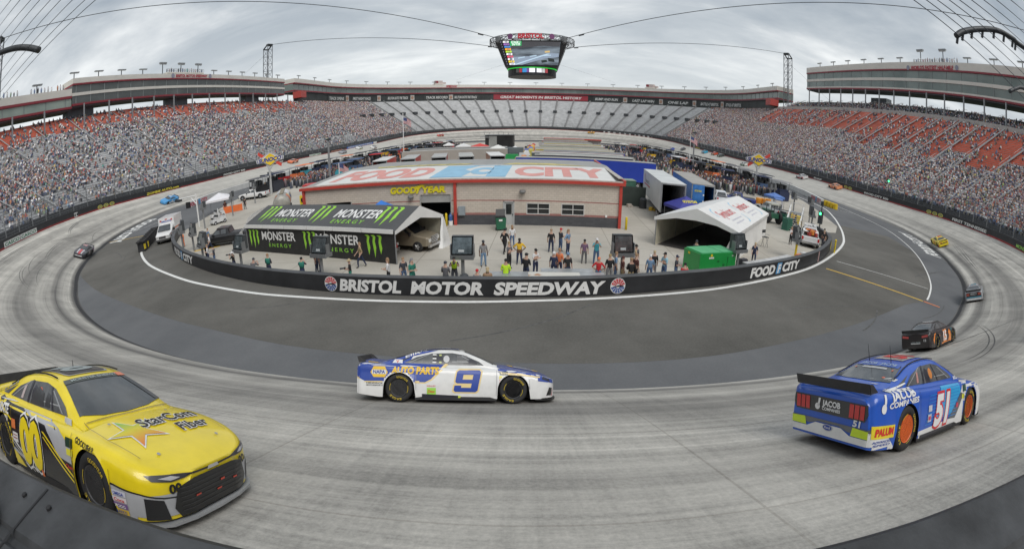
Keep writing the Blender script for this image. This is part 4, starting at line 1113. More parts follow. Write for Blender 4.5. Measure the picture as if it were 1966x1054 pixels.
def body_section(x,z0=.12):
 w = smt(SW_,x); zb = smt(SZB,x); zh = max(zb + .01,smt(SZH,x)); hh = lerpt(SHH,x) if -2.1 < x < 1.2 else 0
 hh = smt(SHH,x) if -2.1 < x < 1.2 else 0
 arch = None
 for xw in (WXF,WXR):
  if abs(x - xw) < .385: arch = WZ + math.sqrt(max(0,.385 ** 2 - (x - xw) ** 2)) * .98
 zl = z0 if x < 2.1 else z0 + .02
 if x < -1.9: zl = z0 + (-1.9 - x) * .12
 za = max(zl,arch or 0)
 ztop = zb - .10; P = []
 fl = .012 if arch else 0
 for t in (0,.08,.18,.3,.42,.55,.68,.82,.92,1):
  z = za + (ztop - za) * t
  zz = (z - .12) / .7
  y = w - .022 + .030 * math.sin(min(1,max(0,zz + .15)) * math.pi) + fl * (1 - t)
  P.append((y,z))
 P.append((w - .045,zb - .03)); P.append((w - .095,zb + .005))
 wb = w - .15
 def hood(y): return zb + .012 + (zh - zb - .012) * (1 - (y / max(.01,wb)) ** 2) if wb > 0 else zb
 P.append((wb,hood(wb)))
 yb = min(wb - .02,.80); base = hood(yb)
 if hh > base + .012:
  H = hh - base; yt = yb - H * .47
  P += [(yb,base)] + [(yb + (yt - yb) * t + .018 * math.sin(math.pi * t),base + (H - .035) * t) for t in (.25,.5,.75,1)]
  P += [(yt - .05,hh - .008),(yt * .6,hh + .008),(yt * .3,hh + .014),(0,hh + .016)]
 else:
  ys = [yb * (1 - i / 8) for i in range(9)]
  P += [(y,hood(y)) for y in ys]
 return P
def body_mesh():
 xs = sorted(set([round(v,4) for v in list(np.linspace(-2.40,2.30,110)) + [-2.46,-2.43,2.34,2.38,2.42,2.45,2.48] + [xw + s * .385 * math.cos(R_(a)) for xw in (WXF,WXR) for a in (2,12,24,36,48) for s in (-1,1)]]))
 S = [body_section(x) for x in xs]; n = len(S[0]); v = []; f = []
 for x,P in zip(xs,S):
  v += [(x,-y,z) for y,z in P] + [(x,y,z) for y,z in P[-2::-1]]
 N = 2 * n - 1
 for i in range(len(xs) - 1):
  for k in range(N - 1): f.append((i * N + k,(i + 1) * N + k,(i + 1) * N + k + 1,i * N + k + 1))
 f.append(tuple(range(N - 1,-1,-1)))                                         # tail panel
 b = (len(xs) - 1) * N; f.append(tuple(b + k for k in range(N)))
 me = bpy.data.meshes.new('body'); me.from_pydata(v,[],f); me.polygons.foreach_set('use_smooth',[True] * len(f)); me.update()
 me.polygons[len(f) - 1].use_smooth = False; me.polygons[len(f) - 2].use_smooth = False
 return me
BODY = body_mesh()
_bm = bmesh.new(); _bm.from_mesh(BODY); bmesh.ops.triangulate(_bm,faces=_bm.faces); BVH = BVHTree.FromBMesh(_bm); _bm.free()
VIEWS = {'R': (lambda u,v: (Vector((u,-3,v)),Vector((0,1,0)))),'L': (lambda u,v: (Vector((-u,3,v)),Vector((0,-1,0)))),
   'F': (lambda u,v: (Vector((4,u,v)),Vector((-1,0,0)))),'B': (lambda u,v: (Vector((-4,-u,v)),Vector((1,0,0)))),
   'T': (lambda u,v: (Vector((u,v,3)),Vector((0,0,-1)))),'TF': (lambda u,v: (Vector((-v,u,3)),Vector((0,0,-1)))),'TB': (lambda u,v: (Vector((v,-u,3)),Vector((0,0,-1))))}
def decal(parent,view,vf,mat,name,off=.004,cut=.09,bvh=None,mi=None,mirror=False):
 bvh = bvh or BVH; cut = cut and min(cut,.2 if cut >= .2 else .045); off = off * 1.5; vs_,fs = refine2d(vf,cut) if cut else vf; P = []; ok = []
 for u,v in vs_:
  o,d = VIEWS[view](u,v); h,nrm,i,di = bvh.ray_cast(o,d)
  if h is None: P.append((0,0,0)); ok.append(False); continue
  if nrm.dot(d) > 0: nrm = -nrm
  P.append(h + nrm * off); ok.append(True)
 fs = [f for f in fs if all(ok[i] for i in f) and max((P[a] - P[b_]).length for a in f for b_ in f) < max(.35,(cut or .3) * 4)]
 use = sorted(set(i for f in fs for i in f)); mp = {i: k for k,i in enumerate(use)}
 me = bpy.data.meshes.new(name); me.from_pydata([P[i] for i in use],[],[tuple(mp[i] for i in f) for f in fs]); me.materials.append(mat)
 me.polygons.foreach_set('use_smooth',[True] * len(me.polygons)); me.update()
 return link(name,me,parent)
def T2(s,h,u,v,w=None,shear=0,bold=.02,rot=0):
 vf = text2d(s,h,w,shear,bold); c,sn = math.cos(rot),math.sin(rot)
 return [(u + a * c - b * sn,v + a * sn + b * c) for a,b in vf[0]],vf[1]
def join2d(*l):
 V = []; F = []
 for v,f in l: b = len(V); V += v; F += [tuple(i + b for i in q) for q in f]
 return V,F
def paint(name,c,rough=.28): return PM(name,c,rough + .04,coat=.55,var=.07,scale=4)
M_TYRE = PM('tyre_rubber',(.022,.022,.023),.75,var=.15)
M_GLASS = PM('car_glass',(.075,.082,.088),.06,var=.35,scale=1.2,spec=.8)
M_GLASS2 = PM('car_glass_side',(.11,.115,.12),.2,var=.45,scale=2.2)
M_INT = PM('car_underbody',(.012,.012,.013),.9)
M_RIMD = PM('rim_dark',(.11,.11,.115),.4,metal=.6)
M_RIMO = PM('rim_orange',(.75,.13,.02),.4,var=.1)
M_YT = PM('tyre_yellow',(.75,.55,.03),.6,var=0)
def wheel_meshes(rimmat,sidetext=True):
 t = MB(); w = .29
 t.lathe([(.20,-w / 2 + .02),(.305,-w / 2),(.335,-w / 2 + .025),(.345,-w / 2 + .05),(.345,w / 2 - .05),(.335,w / 2 - .025),(.305,w / 2),(.20,w / 2 - .02)],(0,0,0),ax='y',n=36)
 tm_ = t.mesh('tyre',[M_TYRE],smooth=True)
 r = MB()
 r.lathe([(.20,-.125),(.212,-.135),(.212,-.11),(.195,-.09),(.19,.10),(.2,.12)],(0,0,0),ax='y',n=30)
 r.lathe([(.0,-.055),(.19,-.05),(.19,-.045)],(0,0,0),ax='y',n=24)
 for i in range(10):
  a = math.pi * 2 * i / 10; r.tube((.06 * math.cos(a),-.085,.06 * math.sin(a)),(.195 * math.cos(a),-.10,.195 * math.sin(a)),.026,.022,n=5)
 r.lathe([(.0,-.115),(.05,-.115),(.065,-.09),(.065,-.05)],(0,0,0),ax='y',n=14)
 rm = r.mesh('rim',[rimmat],smooth=False)
 y = MB()
 if sidetext:
  for a0,s in ((20,'GOODYEAR'),(200,'EAGLE')):
   vf = text2d(s,.050,R_(66) * .27,bold=.0,res=2)
   def fn(u,v,a0=a0): a = R_(a0) + R_(37) - u / .27 + R_(53); rr = .245 + v; return (rr * math.cos(a),-w / 2 - .0035,rr * math.sin(a))
   lay(y,vf,fn)
  for a0 in (0,180):
   vs_ = []
   for i in range(9):
    a = R_(a0 - 22 + i * 5.5) ; vs_ += [(.222 * math.cos(a),-w / 2 - .002,.222 * math.sin(a)),(.230 * math.cos(a),-w / 2 - .002,.230 * math.sin(a))]
   y.add(vs_,[(2 * i,2 * i + 1,2 * i + 3,2 * i + 2) for i in range(8)])
 ym = y.mesh('tyre_lettering',[M_YT]) if y.v else None
 return tm_,rm,ym
WM = {k: wheel_meshes(m,k != 'far') for k,m in (('dark',M_RIMD),('orange',M_RIMO),('far',M_RIMD))}
def add_wheels(root,kind,pos=None,sc=1.0):
 tm_,rm,ym = WM[kind]
 for (x,y) in pos or ((WXF,-WY),(WXF,WY),(WXR,-WY),(WXR,WY)):
  w = bpy.data.objects.new('wheel',tm_); COL.objects.link(w); w.parent = root; w.location = (x,y,WZ * sc); w.scale = (sc,) * 3
  if y > 0: w.rotation_euler = (0,0,math.pi)
  w.rotation_euler.rotate_axis('Y',random.uniform(0,2))
  r = link('rim',rm,w)
  if ym: link('tyre_lettering',ym,w)
def mesh_parts():
 """shared meshes: wheel wells, underbody, spoiler, splitter, skirts, roof rails"""
 d = {}
 m = MB()
 for xw in (WXF,WXR):
  for sy in (-1,1):
   vs_ = []
   for i in range(15):
    a = R_(180 * i / 14); x = xw + .402 * math.cos(a); z = WZ + .39 * math.sin(a)
    if i in (0,14): z = .13
    for y in (.955,.60): vs_.append((x,sy * y,z))
   m.add(vs_,[(2 * i,2 * i + 1,2 * i + 3,2 * i + 2) for i in range(14)])
   m.add([(xw + .402 * math.cos(R_(180 * i / 14)),sy * .60,max(.13,WZ + .39 * math.sin(R_(180 * i / 14)))) for i in range(15)],[tuple(range(15))])
 d['wheel_wells'] = m.mesh('wheel_wells',[M_INT])
 m = MB(); m.box((0,0,.27),(4.4,1.18,.28)); m.box((0,0,.27),(1.9,1.84,.26)); m.box((-2.1,0,.35),(.5,1.7,.2)); m.box((2.08,0,.3),(.4,1.6,.3)); d['underbody'] = m.mesh('underbody',[M_INT])
 m = MB()
 m.add([(-2.40,-.84,.955),(-2.40,.84,.955),(-2.45,.84,1.09),(-2.45,-.84,1.09),(-2.415,-.84,.94),(-2.415,.84,.94),(-2.465,.84,1.09),(-2.465,-.84,1.09)],[(0,1,2,3),(4,7,6,5),(3,2,6,7),(0,3,7,4),(1,5,6,2)])
 for s in (-1,1): m.add([(-2.22,s * .85,.955),(-2.42,s * .85,.95),(-2.46,s * .85,1.09),(-2.38,s * .85,1.08)],[(0,1,2,3)])
 d['spoiler'] = m.mesh('spoiler',[PM('spoiler_carbon',(.03,.03,.032),.45,var=.2,scale=8)])
 m = MB(); out_ = [(1.95,.93),(2.15,.93),(2.33,.86),(2.46,.70),(2.53,.40),(2.55,0)]
 pl_ = [(x,-y) for x,y in out_] + [(x,y) for x,y in out_[-2::-1]]
 m.prism(pl_,.085,.115,axis='z'); d['splitter'] = m.mesh('splitter',[PM('splitter_black',(.02,.02,.02),.5)])
 m = MB()
 for s in (-1,1):
  m.box((0,s * .955,.115),(1.98,.035,.09))
  m.path([(x,s * (.80 - (smt(SHH,x) - .9) * .47 - .07),smt(SHH,x) + .012) for x in np.linspace(-1.5,.1,9)],.011,n=4)
 d['trim_rails'] = m.mesh('trim_rails',[BLACK])
 return d
CP = mesh_parts()
SIDEWIN = [(-1.28,.945),(-.98,1.09),(-.6,1.185),(-.1,1.20),(.18,1.155),(.56,1.00),(.68,.915),(.2,.915),(-.6,.925)]
QWIN = [(-1.62,.955),(-1.36,1.02),(-1.08,1.10),(-1.40,.95)]
WSH = [(.20,-.52),(.90,-.72),(1.0,-.4),(1.03,0),(1.0,.4),(.90,.72),(.20,.52)]
BKW = [(-1.0,-.50),(-1.0,.50),(-1.60,.66),(-1.66,.3),(-1.66,-.3),(-1.60,-.66)]
def far_meshes():
 root = bpy.data.objects.new('tmp',None)
 o = {}
 tmp = []
 def dm(name,view,vf,mat,cut=.2): x = decal(None,view,vf,mat,name,cut=cut); o[name + view] = x.data; tmp.append(x)
 dm('side_window','R',poly2d(SIDEWIN),M_GLASS2); dm('side_window','L',poly2d([(-a,b) for a,b in SIDEWIN]),M_GLASS2)
 dm('windscreen','T',poly2d(WSH),M_GLASS); dm('rear_window','T',poly2d(BKW),M_GLASS)
 for x in tmp: bpy.data.objects.remove(x)
 return o
FM = far_meshes()
def orient(o,x,y,heading,dz=0.0):
 """stand a car on the banked surface; heading in degrees from +X"""
 e = .8; zc_ = track_z(x,y); gx = (track_z(x + e,y) - track_z(x - e,y)) / (2 * e); gy = (track_z(x,y + e) - track_z(x,y - e)) / (2 * e)
 up = Vector((-gx,-gy,1)).normalized(); h = Vector((math.cos(R_(heading)),math.sin(R_(heading)),0)); h = (h - up * h.dot(up)).normalized(); l = up.cross(h)
 o.matrix_world = Matrix(((h.x,l.x,up.x,x),(h.y,l.y,up.y,y),(h.z,l.z,up.z,zc_ + .012 + dz),(0,0,0,1)))
def stock_car(label,x,y,heading,col,far=True,wheels='far',group='stock cars racing on the track'):
 t = thing('stock_car',label,'racing car',(0,0,0),0,group); orient(t,x,y,heading)
 pm_ = paint('paint_%02d%02d%02d' % tuple(int(c * 99) for c in col),col)
 b = link('body',BODY,t)
 if not BODY.materials: BODY.materials.append(pm_)
 b.material_slots[0].link = 'OBJECT'; b.material_slots[0].material = pm_
 for k in ('wheel_wells','underbody','spoiler','splitter','trim_rails'): link(k,CP[k],t)
 if far:
  for k,me in FM.items(): link(k[:-1],me,t)
 add_wheels(t,wheels)
 return t
def numplate(t,num,c,o=None,h=.42,x=.02,sh=.15):
 w = .30 * len(num)
 m = PM('ink_n%02d%02d%02d' % tuple(int(q * 99) for q in c),c,.4,var=0)
 for vw in 'RL': decal(t,vw,T2(num,h,(x if vw == 'R' else -x) - w / 2,.35,w,sh,.04),m,'number',cut=.15)
 decal(t,'T',T2(num,.55,-.62,-.3,w * 1.1,0,.04),m,'roof_number',off=.006,cut=.2)
def patch(t,name,view,polys,col,off=.003,cut=.2,rough=.3):
 return decal(t,view,join2d(*[poly2d(p) if not isinstance(p,tuple) else p for p in polys]),paint('livery_%02d%02d%02d' % tuple(int(c * 99) for c in col),col,rough),name,off=off,cut=cut)

# ---- far and middle distance cars: (x, y, colour, second colour, label)
def head_ccw(x,y):
 s,R = at_xy(x,y); k,a = s
 return {'n': a,'r': 90,'f': 180 - a if True else 0,'l': 270}[k]
LOW = [(-2.4,.15),(2.4,.15),(2.4,.40),(-2.4,.46)]
REAR3 = [(-2.45,.15),(-1.0,.15),(-1.5,.95),(-2.45,.95)]
HOODP = [(1.0,-.7),(2.3,-.6),(2.3,.6),(1.0,.7)]
def mirror(p): return [(-a,b) for a,b in p]
fars = [(-73.8,80.5,(.06,.30,.62),(.62,.70,.75),'43','light blue and white stock car running down the left straight'),
  (-77.4,146.6,(.70,.17,.06),(.75,.5,.35),'20','orange stock car on the left straight beside the wall'),
  (-76.6,187.9,(.30,.30,.32),(.05,.05,.06),'4','grey and black stock car on the left straight, behind the tall sign pole'),
  (-77.4,208.7,(.70,.70,.68),(.55,.6,.08),'6','white and lime stock car entering the left straight'),
  (-75.2,221.7,(.68,.66,.64),(.55,.08,.06),'21','white and red stock car following behind the white and lime car'),
  (-62.6,313.8,(.50,.08,.06),(.62,.42,.05),'11','red and yellow stock car in the far turn on the left'),
  (34.9,341.8,(.68,.34,.06),(.7,.55,.1),'18','yellow orange stock car alone in the far turn'),
  (73.0,266.4,(.08,.12,.45),(.6,.6,.62),'48','blue and white stock car leaving the far turn'),
  (75.2,252.3,(.10,.10,.11),(.7,.7,.7),'3','black and white stock car leaving the far turn'),
  (77.3,222.2,(.05,.40,.62),(.6,.7,.75),'24','sky blue stock car near the start of the right straight'),
  (78.0,210.1,(.62,.10,.05),(.7,.55,.05),'31','red and yellow stock car on the right straight'),
  (77.8,201.6,(.06,.07,.07),(.35,.55,.1),'10','black and green stock car close behind the red and yellow car'),
  (75.6,169.0,(.65,.66,.62),(.12,.45,.16),'38','white and green stock car beyond the right hand petrol sign'),
  (77.6,128.5,(.68,.66,.66),(.55,.03,.05),'19','white stock car with red tail by the right straight wall'),
  (77.7,109.9,(.76,.30,.14),(.75,.14,.05),'32','orange stock car beside the yellow wall emblems on the right straight')]
for x,y,c,c2,num,lab in fars:
 t = stock_car(lab,x,y,head_ccw(x,y),c)
 for vw,f in (('R',lambda p: p),('L',mirror)):
  patch(t,'side_stripe',vw,[f(LOW)],c2,cut=.4)
  if 'tail' in lab or 'lime' in lab: patch(t,'tail_panel',vw,[f(REAR3)],c2,cut=.4)
 numplate(t,num,(.75,.75,.74) if sum(c) < 1.2 else (.05,.05,.1))
# ---- the left hand dark car, the yellow car, the silver one and the orange/black 15
def windows(t,net=True):
 decal(t,'R',poly2d(SIDEWIN),M_GLASS2,'side_window',off=.005,cut=.1)
 decal(t,'L',poly2d(mirror(SIDEWIN)),M_GLASS2,'side_window',off=.005,cut=.1)
 decal(t,'R',poly2d(QWIN),M_GLASS2,'quarter_window',off=.005,cut=.1)
 w = decal(t,'T',poly2d(WSH),M_GLASS,'windscreen',off=.005,cut=.1)
 r = decal(t,'T',poly2d(BKW),M_GLASS,'rear_window',off=.005,cut=.1)
 return w,r
K_ = (.012,.012,.014); W_ = (.74,.74,.73)
t = stock_car('dark grey stock car with a red and white nose stripe low in the left turn',-54.6,40.4,303,(.05,.05,.06),far=False); windows(t)
patch(t,'nose_stripe','T',[[(.95,-.16),(2.45,-.16),(2.45,.16),(.95,.16)],[(-.9,-.3),(.1,-.3),(.1,.3),(-.9,.3)]],(.62,.05,.06)); patch(t,'pale_stripe','T',[[(.95,-.5),(2.35,-.42),(2.35,-.24),(.95,-.24)],[(.95,.24),(2.35,.24),(2.35,.42),(.95,.5)],[(-2.3,-.7),(-1.75,-.7),(-1.75,.7),(-2.3,.7)]],(.55,.52,.55))
patch(t,'nose_band','F',[[(-.6,.30),(.6,.30),(.6,.38),(-.6,.38)]],W_); numplate(t,'78',(.6,.5,.5))
for vw,f in (('R',lambda p: p),('L',mirror)): patch(t,'side_panel',vw,[f([(-2.4,.45),(-1.1,.50),(-1.3,.85),(-2.4,.85)])],(.35,.12,.3))
t = stock_car('bright yellow stock car with red tail lamps climbing the banking on the right',66.2,57.2,67,(.80,.62,.02),far=False,group=None); windows(t)
for vw,f in (('R',lambda p: p),('L',mirror)): patch(t,'red_flash',vw,[f([(-2.4,.15),(-.5,.13),(-1.6,.42),(-2.4,.5)])],(.62,.06,.03))
patch(t,'tail_panel','B',[[(-.7,.55),(.7,.55),(.7,.68),(-.7,.68)]],(.05,.04,.04)); patch(t,'tail_lamp','B',[[(-.75,.70),(-.40,.70),(-.40,.80),(-.75,.80)],[(.75,.70),(.40,.70),(.40,.80),(.75,.80)]],(.55,.03,.03)); numplate(t,'22',(.7,.08,.03))
decal(t,'T',T2('22',.6,-.75,-.35,.7,0,.05),PM('ink_red2',(.6,.05,.03),.4,var=0),'roof_lettering',off=.008)
t = stock_car('silver and black stock car seen from behind in the right turn',43.6,29.6,38,(.30,.31,.33),far=False,group=None); windows(t)
patch(t,'tail_panel','B',[[(-.8,.52),(.8,.52),(.8,.86),(-.8,.86)]],K_); patch(t,'tail_lamp','B',[[(-.78,.60),(-.46,.60),(-.46,.80),(-.78,.80)],[(.78,.60),(.46,.60),(.46,.80),(.78,.80)]],(.42,.08,.05),off=.006)
patch(t,'blue_band','B',[[(-.9,.40),(.9,.40),(.9,.50),(-.9,.50)]],(.02,.25,.36),off=.004); patch(t,'white_bumper','B',[[(-.9,.2),(.9,.2),(.9,.38),(-.9,.38)]],W_)
decal(t,'B',T2('LIBERTY',.08,-.36,.75,.72),PM('ink_white',(.75,.75,.75),.4,var=0),'tail_lettering',off=.008,cut=.1); decal(t,'B',T2('UNIVERSITY',.06,-.36,.64,.72),PM('ink_white',(.75,.75,.75),.4,var=0),'tail_lettering',off=.008,cut=.1)
numplate(t,'24',(.05,.3,.4)); patch(t,'roof_stripe','T',[[(-1.0,-.5),(.1,-.5),(.1,-.38),(-1.0,-.38)],[(-1.0,.38),(.1,.38),(.1,.5),(-1.0,.5)],[(-2.35,-.7),(-1.8,-.7),(-1.8,.7),(-2.35,.7)]],(.5,.5,.52))
# 15: black with orange
t = stock_car('black stock car with orange flames and number 15 low in the right turn',24.9,17.9,23,(.028,.022,.022),far=False,wheels='dark',group=None); windows(t)
OR = (.85,.27,.05)
patch(t,'orange_flame','R',[[(-2.0,.30),(-1.7,.72),(-1.2,.80),(-.9,.62),(-1.1,.50),(-.95,.15),(-1.5,.8),(-1.8,.78),(-2.05,.5)],[(.45,.14),(.95,.14),(.95,.62),(.75,.76),(.55,.62),(.66,.45)],[(-.75,.15),(.9,.15),(.9,.19),(-.7,.21)]],OR)
decal(t,'R',T2('15',.50,-.42,.27,.62,.12,.10),PM('ink_orange',OR,.4,var=0),'number_outline',off=.005); decal(t,'R',T2('15',.47,-.40,.29,.58,.12,.04),PM('ink_white',(.75,.75,.75),.4,var=0),'number',off=.008)
patch(t,'tail_lamp','B',[[(-.82,.72),(-.42,.68),(-.42,.78),(-.80,.83)],[(.82,.72),(.42,.68),(.42,.78),(.80,.83)]],(.60,.10,.09),off=.006)
patch(t,'tail_strip','B',[[(-.30,.40),(.30,.40),(.30,.44),(-.30,.44)]],W_,off=.006); decal(t,'B',T2('LOW TEAM',.06,-.3,.45,.6),PM('ink_grey',(.35,.4,.4),.4,var=0),'tail_lettering',off=.006,cut=.1)
decal(t,'B',T2('15',.11,.52,.50,.16,.1,.03),PM('ink_white',(.75,.75,.75),.4,var=0),'tail_number',off=.006,cut=.1)
patch(t,'windscreen_band','T',[[(-1.0,-.46),(-.94,-.46),(-.94,.46),(-1.0,.46)]],(.5,.5,.5),off=.009); decal(t,'T',T2('15',.6,-.55,-.3,.62,0,.05),PM('ink_white',(.75,.75,.75),.4,var=0),'roof_number',off=.008)
patch(t,'fender_patch','R',[[(.98,.55),(1.14,.78),(1.3,.76),(1.2,.74)]],(.05,.3,.35),off=.006)
# silver edge car at the right margin
t = stock_car('pale blue grey stock car cut off by the right edge of the picture',31.3,13.0,18,(.35,.42,.48),far=True,group=None)

# ---- car 9: blue, white and gold
BL = (.025,.065,.34); GO = (.80,.62,.28); YE = (.82,.52,.03)
c9 = stock_car('blue and white stock car number 9 with gold pinstripes in the centre',1.82,10.85,9.8,W_,far=False,wheels='dark',group=None)
SB = [(-2.45,.60),(-2.25,.50),(-1.45,.52),(-1.0,.50),(-.75,.50),(-.60,.58),(-.28,.92),(-.45,.97),(-1.3,.98),(-1.72,1.02),(-2.45,.96)]
patch(c9,'gold_line','R',[[(-2.46,.63),(-2.46,.57),(-2.25,.47),(-1.45,.49),(-.74,.47),(-.56,.56),(-.22,.90),(-.14,.93),(-.26,.95),(-.62,.61),(-.8,.53),(-2.23,.54)]],GO,off=.003)
patch(c9,'blue_panel','R',[SB],BL,off=.0045,cut=.1)
patch(c9,'blue_panel','L',[mirror(SB)],BL,off=.0045,cut=.1)
patch(c9,'blue_deck','T',[[(-2.44,-.88),(-1.2,-.86),(-1.0,-.6),(-1.0,.6),(-1.2,.86),(-2.44,.88)]],BL,off=.0035,cut=.12)
patch(c9,'blue_pillar','R',[[(-1.72,.97),(-1.38,1.03),(-1.0,1.13),(-.62,1.22),(-.45,1.26),(-.9,1.235),(-1.35,1.13),(-1.75,1.0)]],BL,off=.0062,cut=.1)
patch(c9,'blue_hood','T',[[(1.0,-.75),(1.25,-.80),(1.75,-.83),(2.1,-.76),(2.36,-.55),(2.44,0),(2.36,.55),(2.1,.76),(1.25,.8),(1.0,.75),(1.06,0)]],BL,off=.0035,cut=.1)
patch(c9,'gold_hood_line','R',[[(1.02,.80),(1.12,.76),(1.5,.745),(2.05,.66),(2.05,.635),(1.5,.70),(1.12,.72)]],GO,off=.006,cut=.1)
windows(c9)
patch(c9,'nose_blue','R',[[(2.0,.56),(2.3,.52),(2.44,.48),(2.40,.58),(2.2,.64),(2.0,.68)]],BL,off=.004,cut=.08); patch(c9,'headlamp','R',[[(2.10,.60),(2.32,.53),(2.30,.59),(2.12,.66)]],(.02,.02,.03),off=.008,cut=.06)
patch(c9,'brake_duct','R',[[(2.22,.20),(2.36,.20),(2.38,.38),(2.30,.40)]],(.01,.01,.01),off=.006,cut=.06); patch(c9,'nose_red_line','R',[[(2.36,.18),(2.40,.36),(2.41,.36),(2.375,.18)]],(.5,.02,.03),off=.008,cut=.06)
INK_GO = PM('ink_gold',GO,.4,var=0); INK_BL = PM('ink_blue',BL,.35,var=0); INK_YE = PM('ink_amber',YE,.4,var=0); INK_W = PM('ink_white',(.75,.75,.75),.4,var=0); INK_K = PM('ink_black',(.012,.012,.014),.4,var=0); INK_R = PM('ink_red',(.62,.03,.03),.4,var=0)
def nine(P): return [(-.06 + .58 * a + .10 * b,.28 + .52 * b) for a,b in P]
decal(c9,'R',poly2d(nine([(-.06,.02),(.04,-.06),(.96,-.06),(1.06,.02),(1.06,.98),(.94,1.06),(.06,1.06),(-.06,.96),(-.06,.46),(.02,.36),(-.06,.36)])),INK_GO,'number_outline',off=.004)
decal(c9,'R',join2d(*[poly2d(nine(P)) for P in ([(0,.80),(1,.80),(1,.93),(.92,1),(.08,1),(0,.93)],[(0,.58),(.29,.58),(.29,.80),(0,.80)],[(.70,.20),(1,.20),(1,.80),(.70,.80)],[(.08,.40),(.70,.40),(.70,.58),(0,.58),(0,.47)],[(.08,0),(.92,0),(1,.07),(1,.20),(0,.20),(0,.07)],[(0,.20),(.29,.20),(.29,.30),(0,.30)])]),INK_BL,'number',off=.007)
decal(c9,'R',T2('AUTO PARTS',.155,-1.58,.70,1.16,.12,.05),INK_YE,'side_lettering',off=.008)
hexa = [(-2.10,.72),(-2.02,.60),(-1.74,.60),(-1.66,.72),(-1.74,.86),(-2.02,.86)]
patch(c9,'side_emblem','R',[hexa],YE,off=.008,cut=.1); patch(c9,'emblem_band','R',[[(-2.06,.675),(-1.70,.675),(-1.70,.785),(-2.06,.785)]],W_,off=.011,cut=.1); decal(c9,'R',T2('NAPA',.085,-2.03,.69,.30,0,.03),INK_BL,'emblem_lettering',off=.014,cut=.1)
patch(c9,'sticker','R',[[(-1.58,.93),(-1.32,.925),(-1.32,1.02),(-1.52,1.02)]],W_,off=.009,cut=.1); decal(c9,'R',T2('V',.06,-1.48,.945,.07),INK_R,'sticker_mark',off=.013,cut=.1)
patch(c9,'fuel_sticker','R',[[(-.70,.20),(-.48,.20),(-.48,.37),(-.70,.37)]],(.35,.70,.08),off=.006,cut=.1); decal(c9,'R',T2('Dew',.07,-.68,.25,.17,.2,.02),INK_R,'sticker_lettering',off=.010,cut=.1); decal(c9,'R',T2('KELLEY',.03,-.70,.40,.22),INK_R,'sticker_lettering',off=.006,cut=.1)
patch(c9,'series_patch','R',[[(1.06,.70),(1.26,.70),(1.26,.78),(1.06,.78)]],(.03,.05,.04),off=.006,cut=.1); patch(c9,'yellow_patch','R',[[(1.05,.60),(1.22,.60),(1.22,.68),(1.05,.68)]],(.7,.62,.05),off=.006,cut=.1); decal(c9,'R',T2('3M',.07,1.05,.51,.16,0,.03),INK_R,'contingency_lettering',off=.006,cut=.1)
patch(c9,'side_vent','R',[[(-.82,.12),(.06,.12),(.06,.19),(-.82,.22)]],(.02,.02,.022),off=.008,cut=.1); patch(c9,'lime_mark','R',[[(.06,.12),(.12,.12),(.12,.185),(.06,.185)]],(.6,.7,.05),off=.009,cut=.1)
decal(c9,'R',T2('HENDRICK',.035,-2.2,.44,.42),INK_K,'small_lettering',off=.006,cut=.1); decal(c9,'R',T2('MOTORSPORTS',.03,-2.2,.39,.42),INK_K,'small_lettering',off=.006,cut=.1)
for i,u in enumerate((.955,1.0,1.045,1.09,1.135)): patch(c9,'pillar_block','R',[[(-.58,u),(-.49,u),(-.49,u + .03),(-.58,u + .03)]],W_ if i % 2 == 0 else K_,off=.010,cut=.05)
patch(c9,'belt_strap','R',[[(-.42,1.12),(-.36,1.12),(-.36,1.16),(-.42,1.16)],[(-.42,.95),(-.36,.95),(-.36,.99),(-.42,.99)]],(.5,.55,.2),off=.010,cut=.1)
patch(c9,'window_net','R',[[(.02,1.0 + .032 * i),(.27,1.0 + .032 * i),(.27,1.009 + .032 * i),(.02,1.009 + .032 * i)] for i in range(5)],(.3,.3,.3),off=.009,cut=0)
patch(c9,'inner_seat','R',[[(.30,.925),(.52,.93),(.50,1.0),(.38,1.05),(.30,1.04)]],(.02,.02,.025),off=.009,cut=.1)
patch(c9,'roof_panel','T',[[(-.95,-.22),(-.5,-.24),(.05,-.22),(.05,.22),(-.5,.24),(-.95,.22)]],BL,off=.006); decal(c9,'T',T2('9',.42,-.55,-.2,.4,0,.06),INK_W,'roof_number',off=.010)
patch(c9,'windscreen_banner','T',[[(.20,-.53),(.27,-.55),(.27,.55),(.20,.53)]],(.05,.06,.05),off=.009)
decal(c9,'T',disc2d(1.72,0,.42,22,.34),PM('ink_amber',YE,.4),'hood_emblem',off=.008); patch(c9,'hood_band','T',[[(1.45,-.36),(1.95,-.36),(1.95,.36),(1.45,.36)]],W_,off=.011); decal(c9,'T',T2('NAPA',.26,1.44,-.12,.52,.1,.04),INK_BL,'hood_lettering',off=.014)
patch(c9,'deck_strip','T',[[(-2.2,-.8),(-1.9,-.8),(-1.9,-.66),(-2.2,-.66)]],YE,off=.008)
decal(c9,'R',T2('Elliott',.05,-1.25,1.055,.62,.15,.02,.38),INK_W,'name_lettering',off=.010,cut=.1)

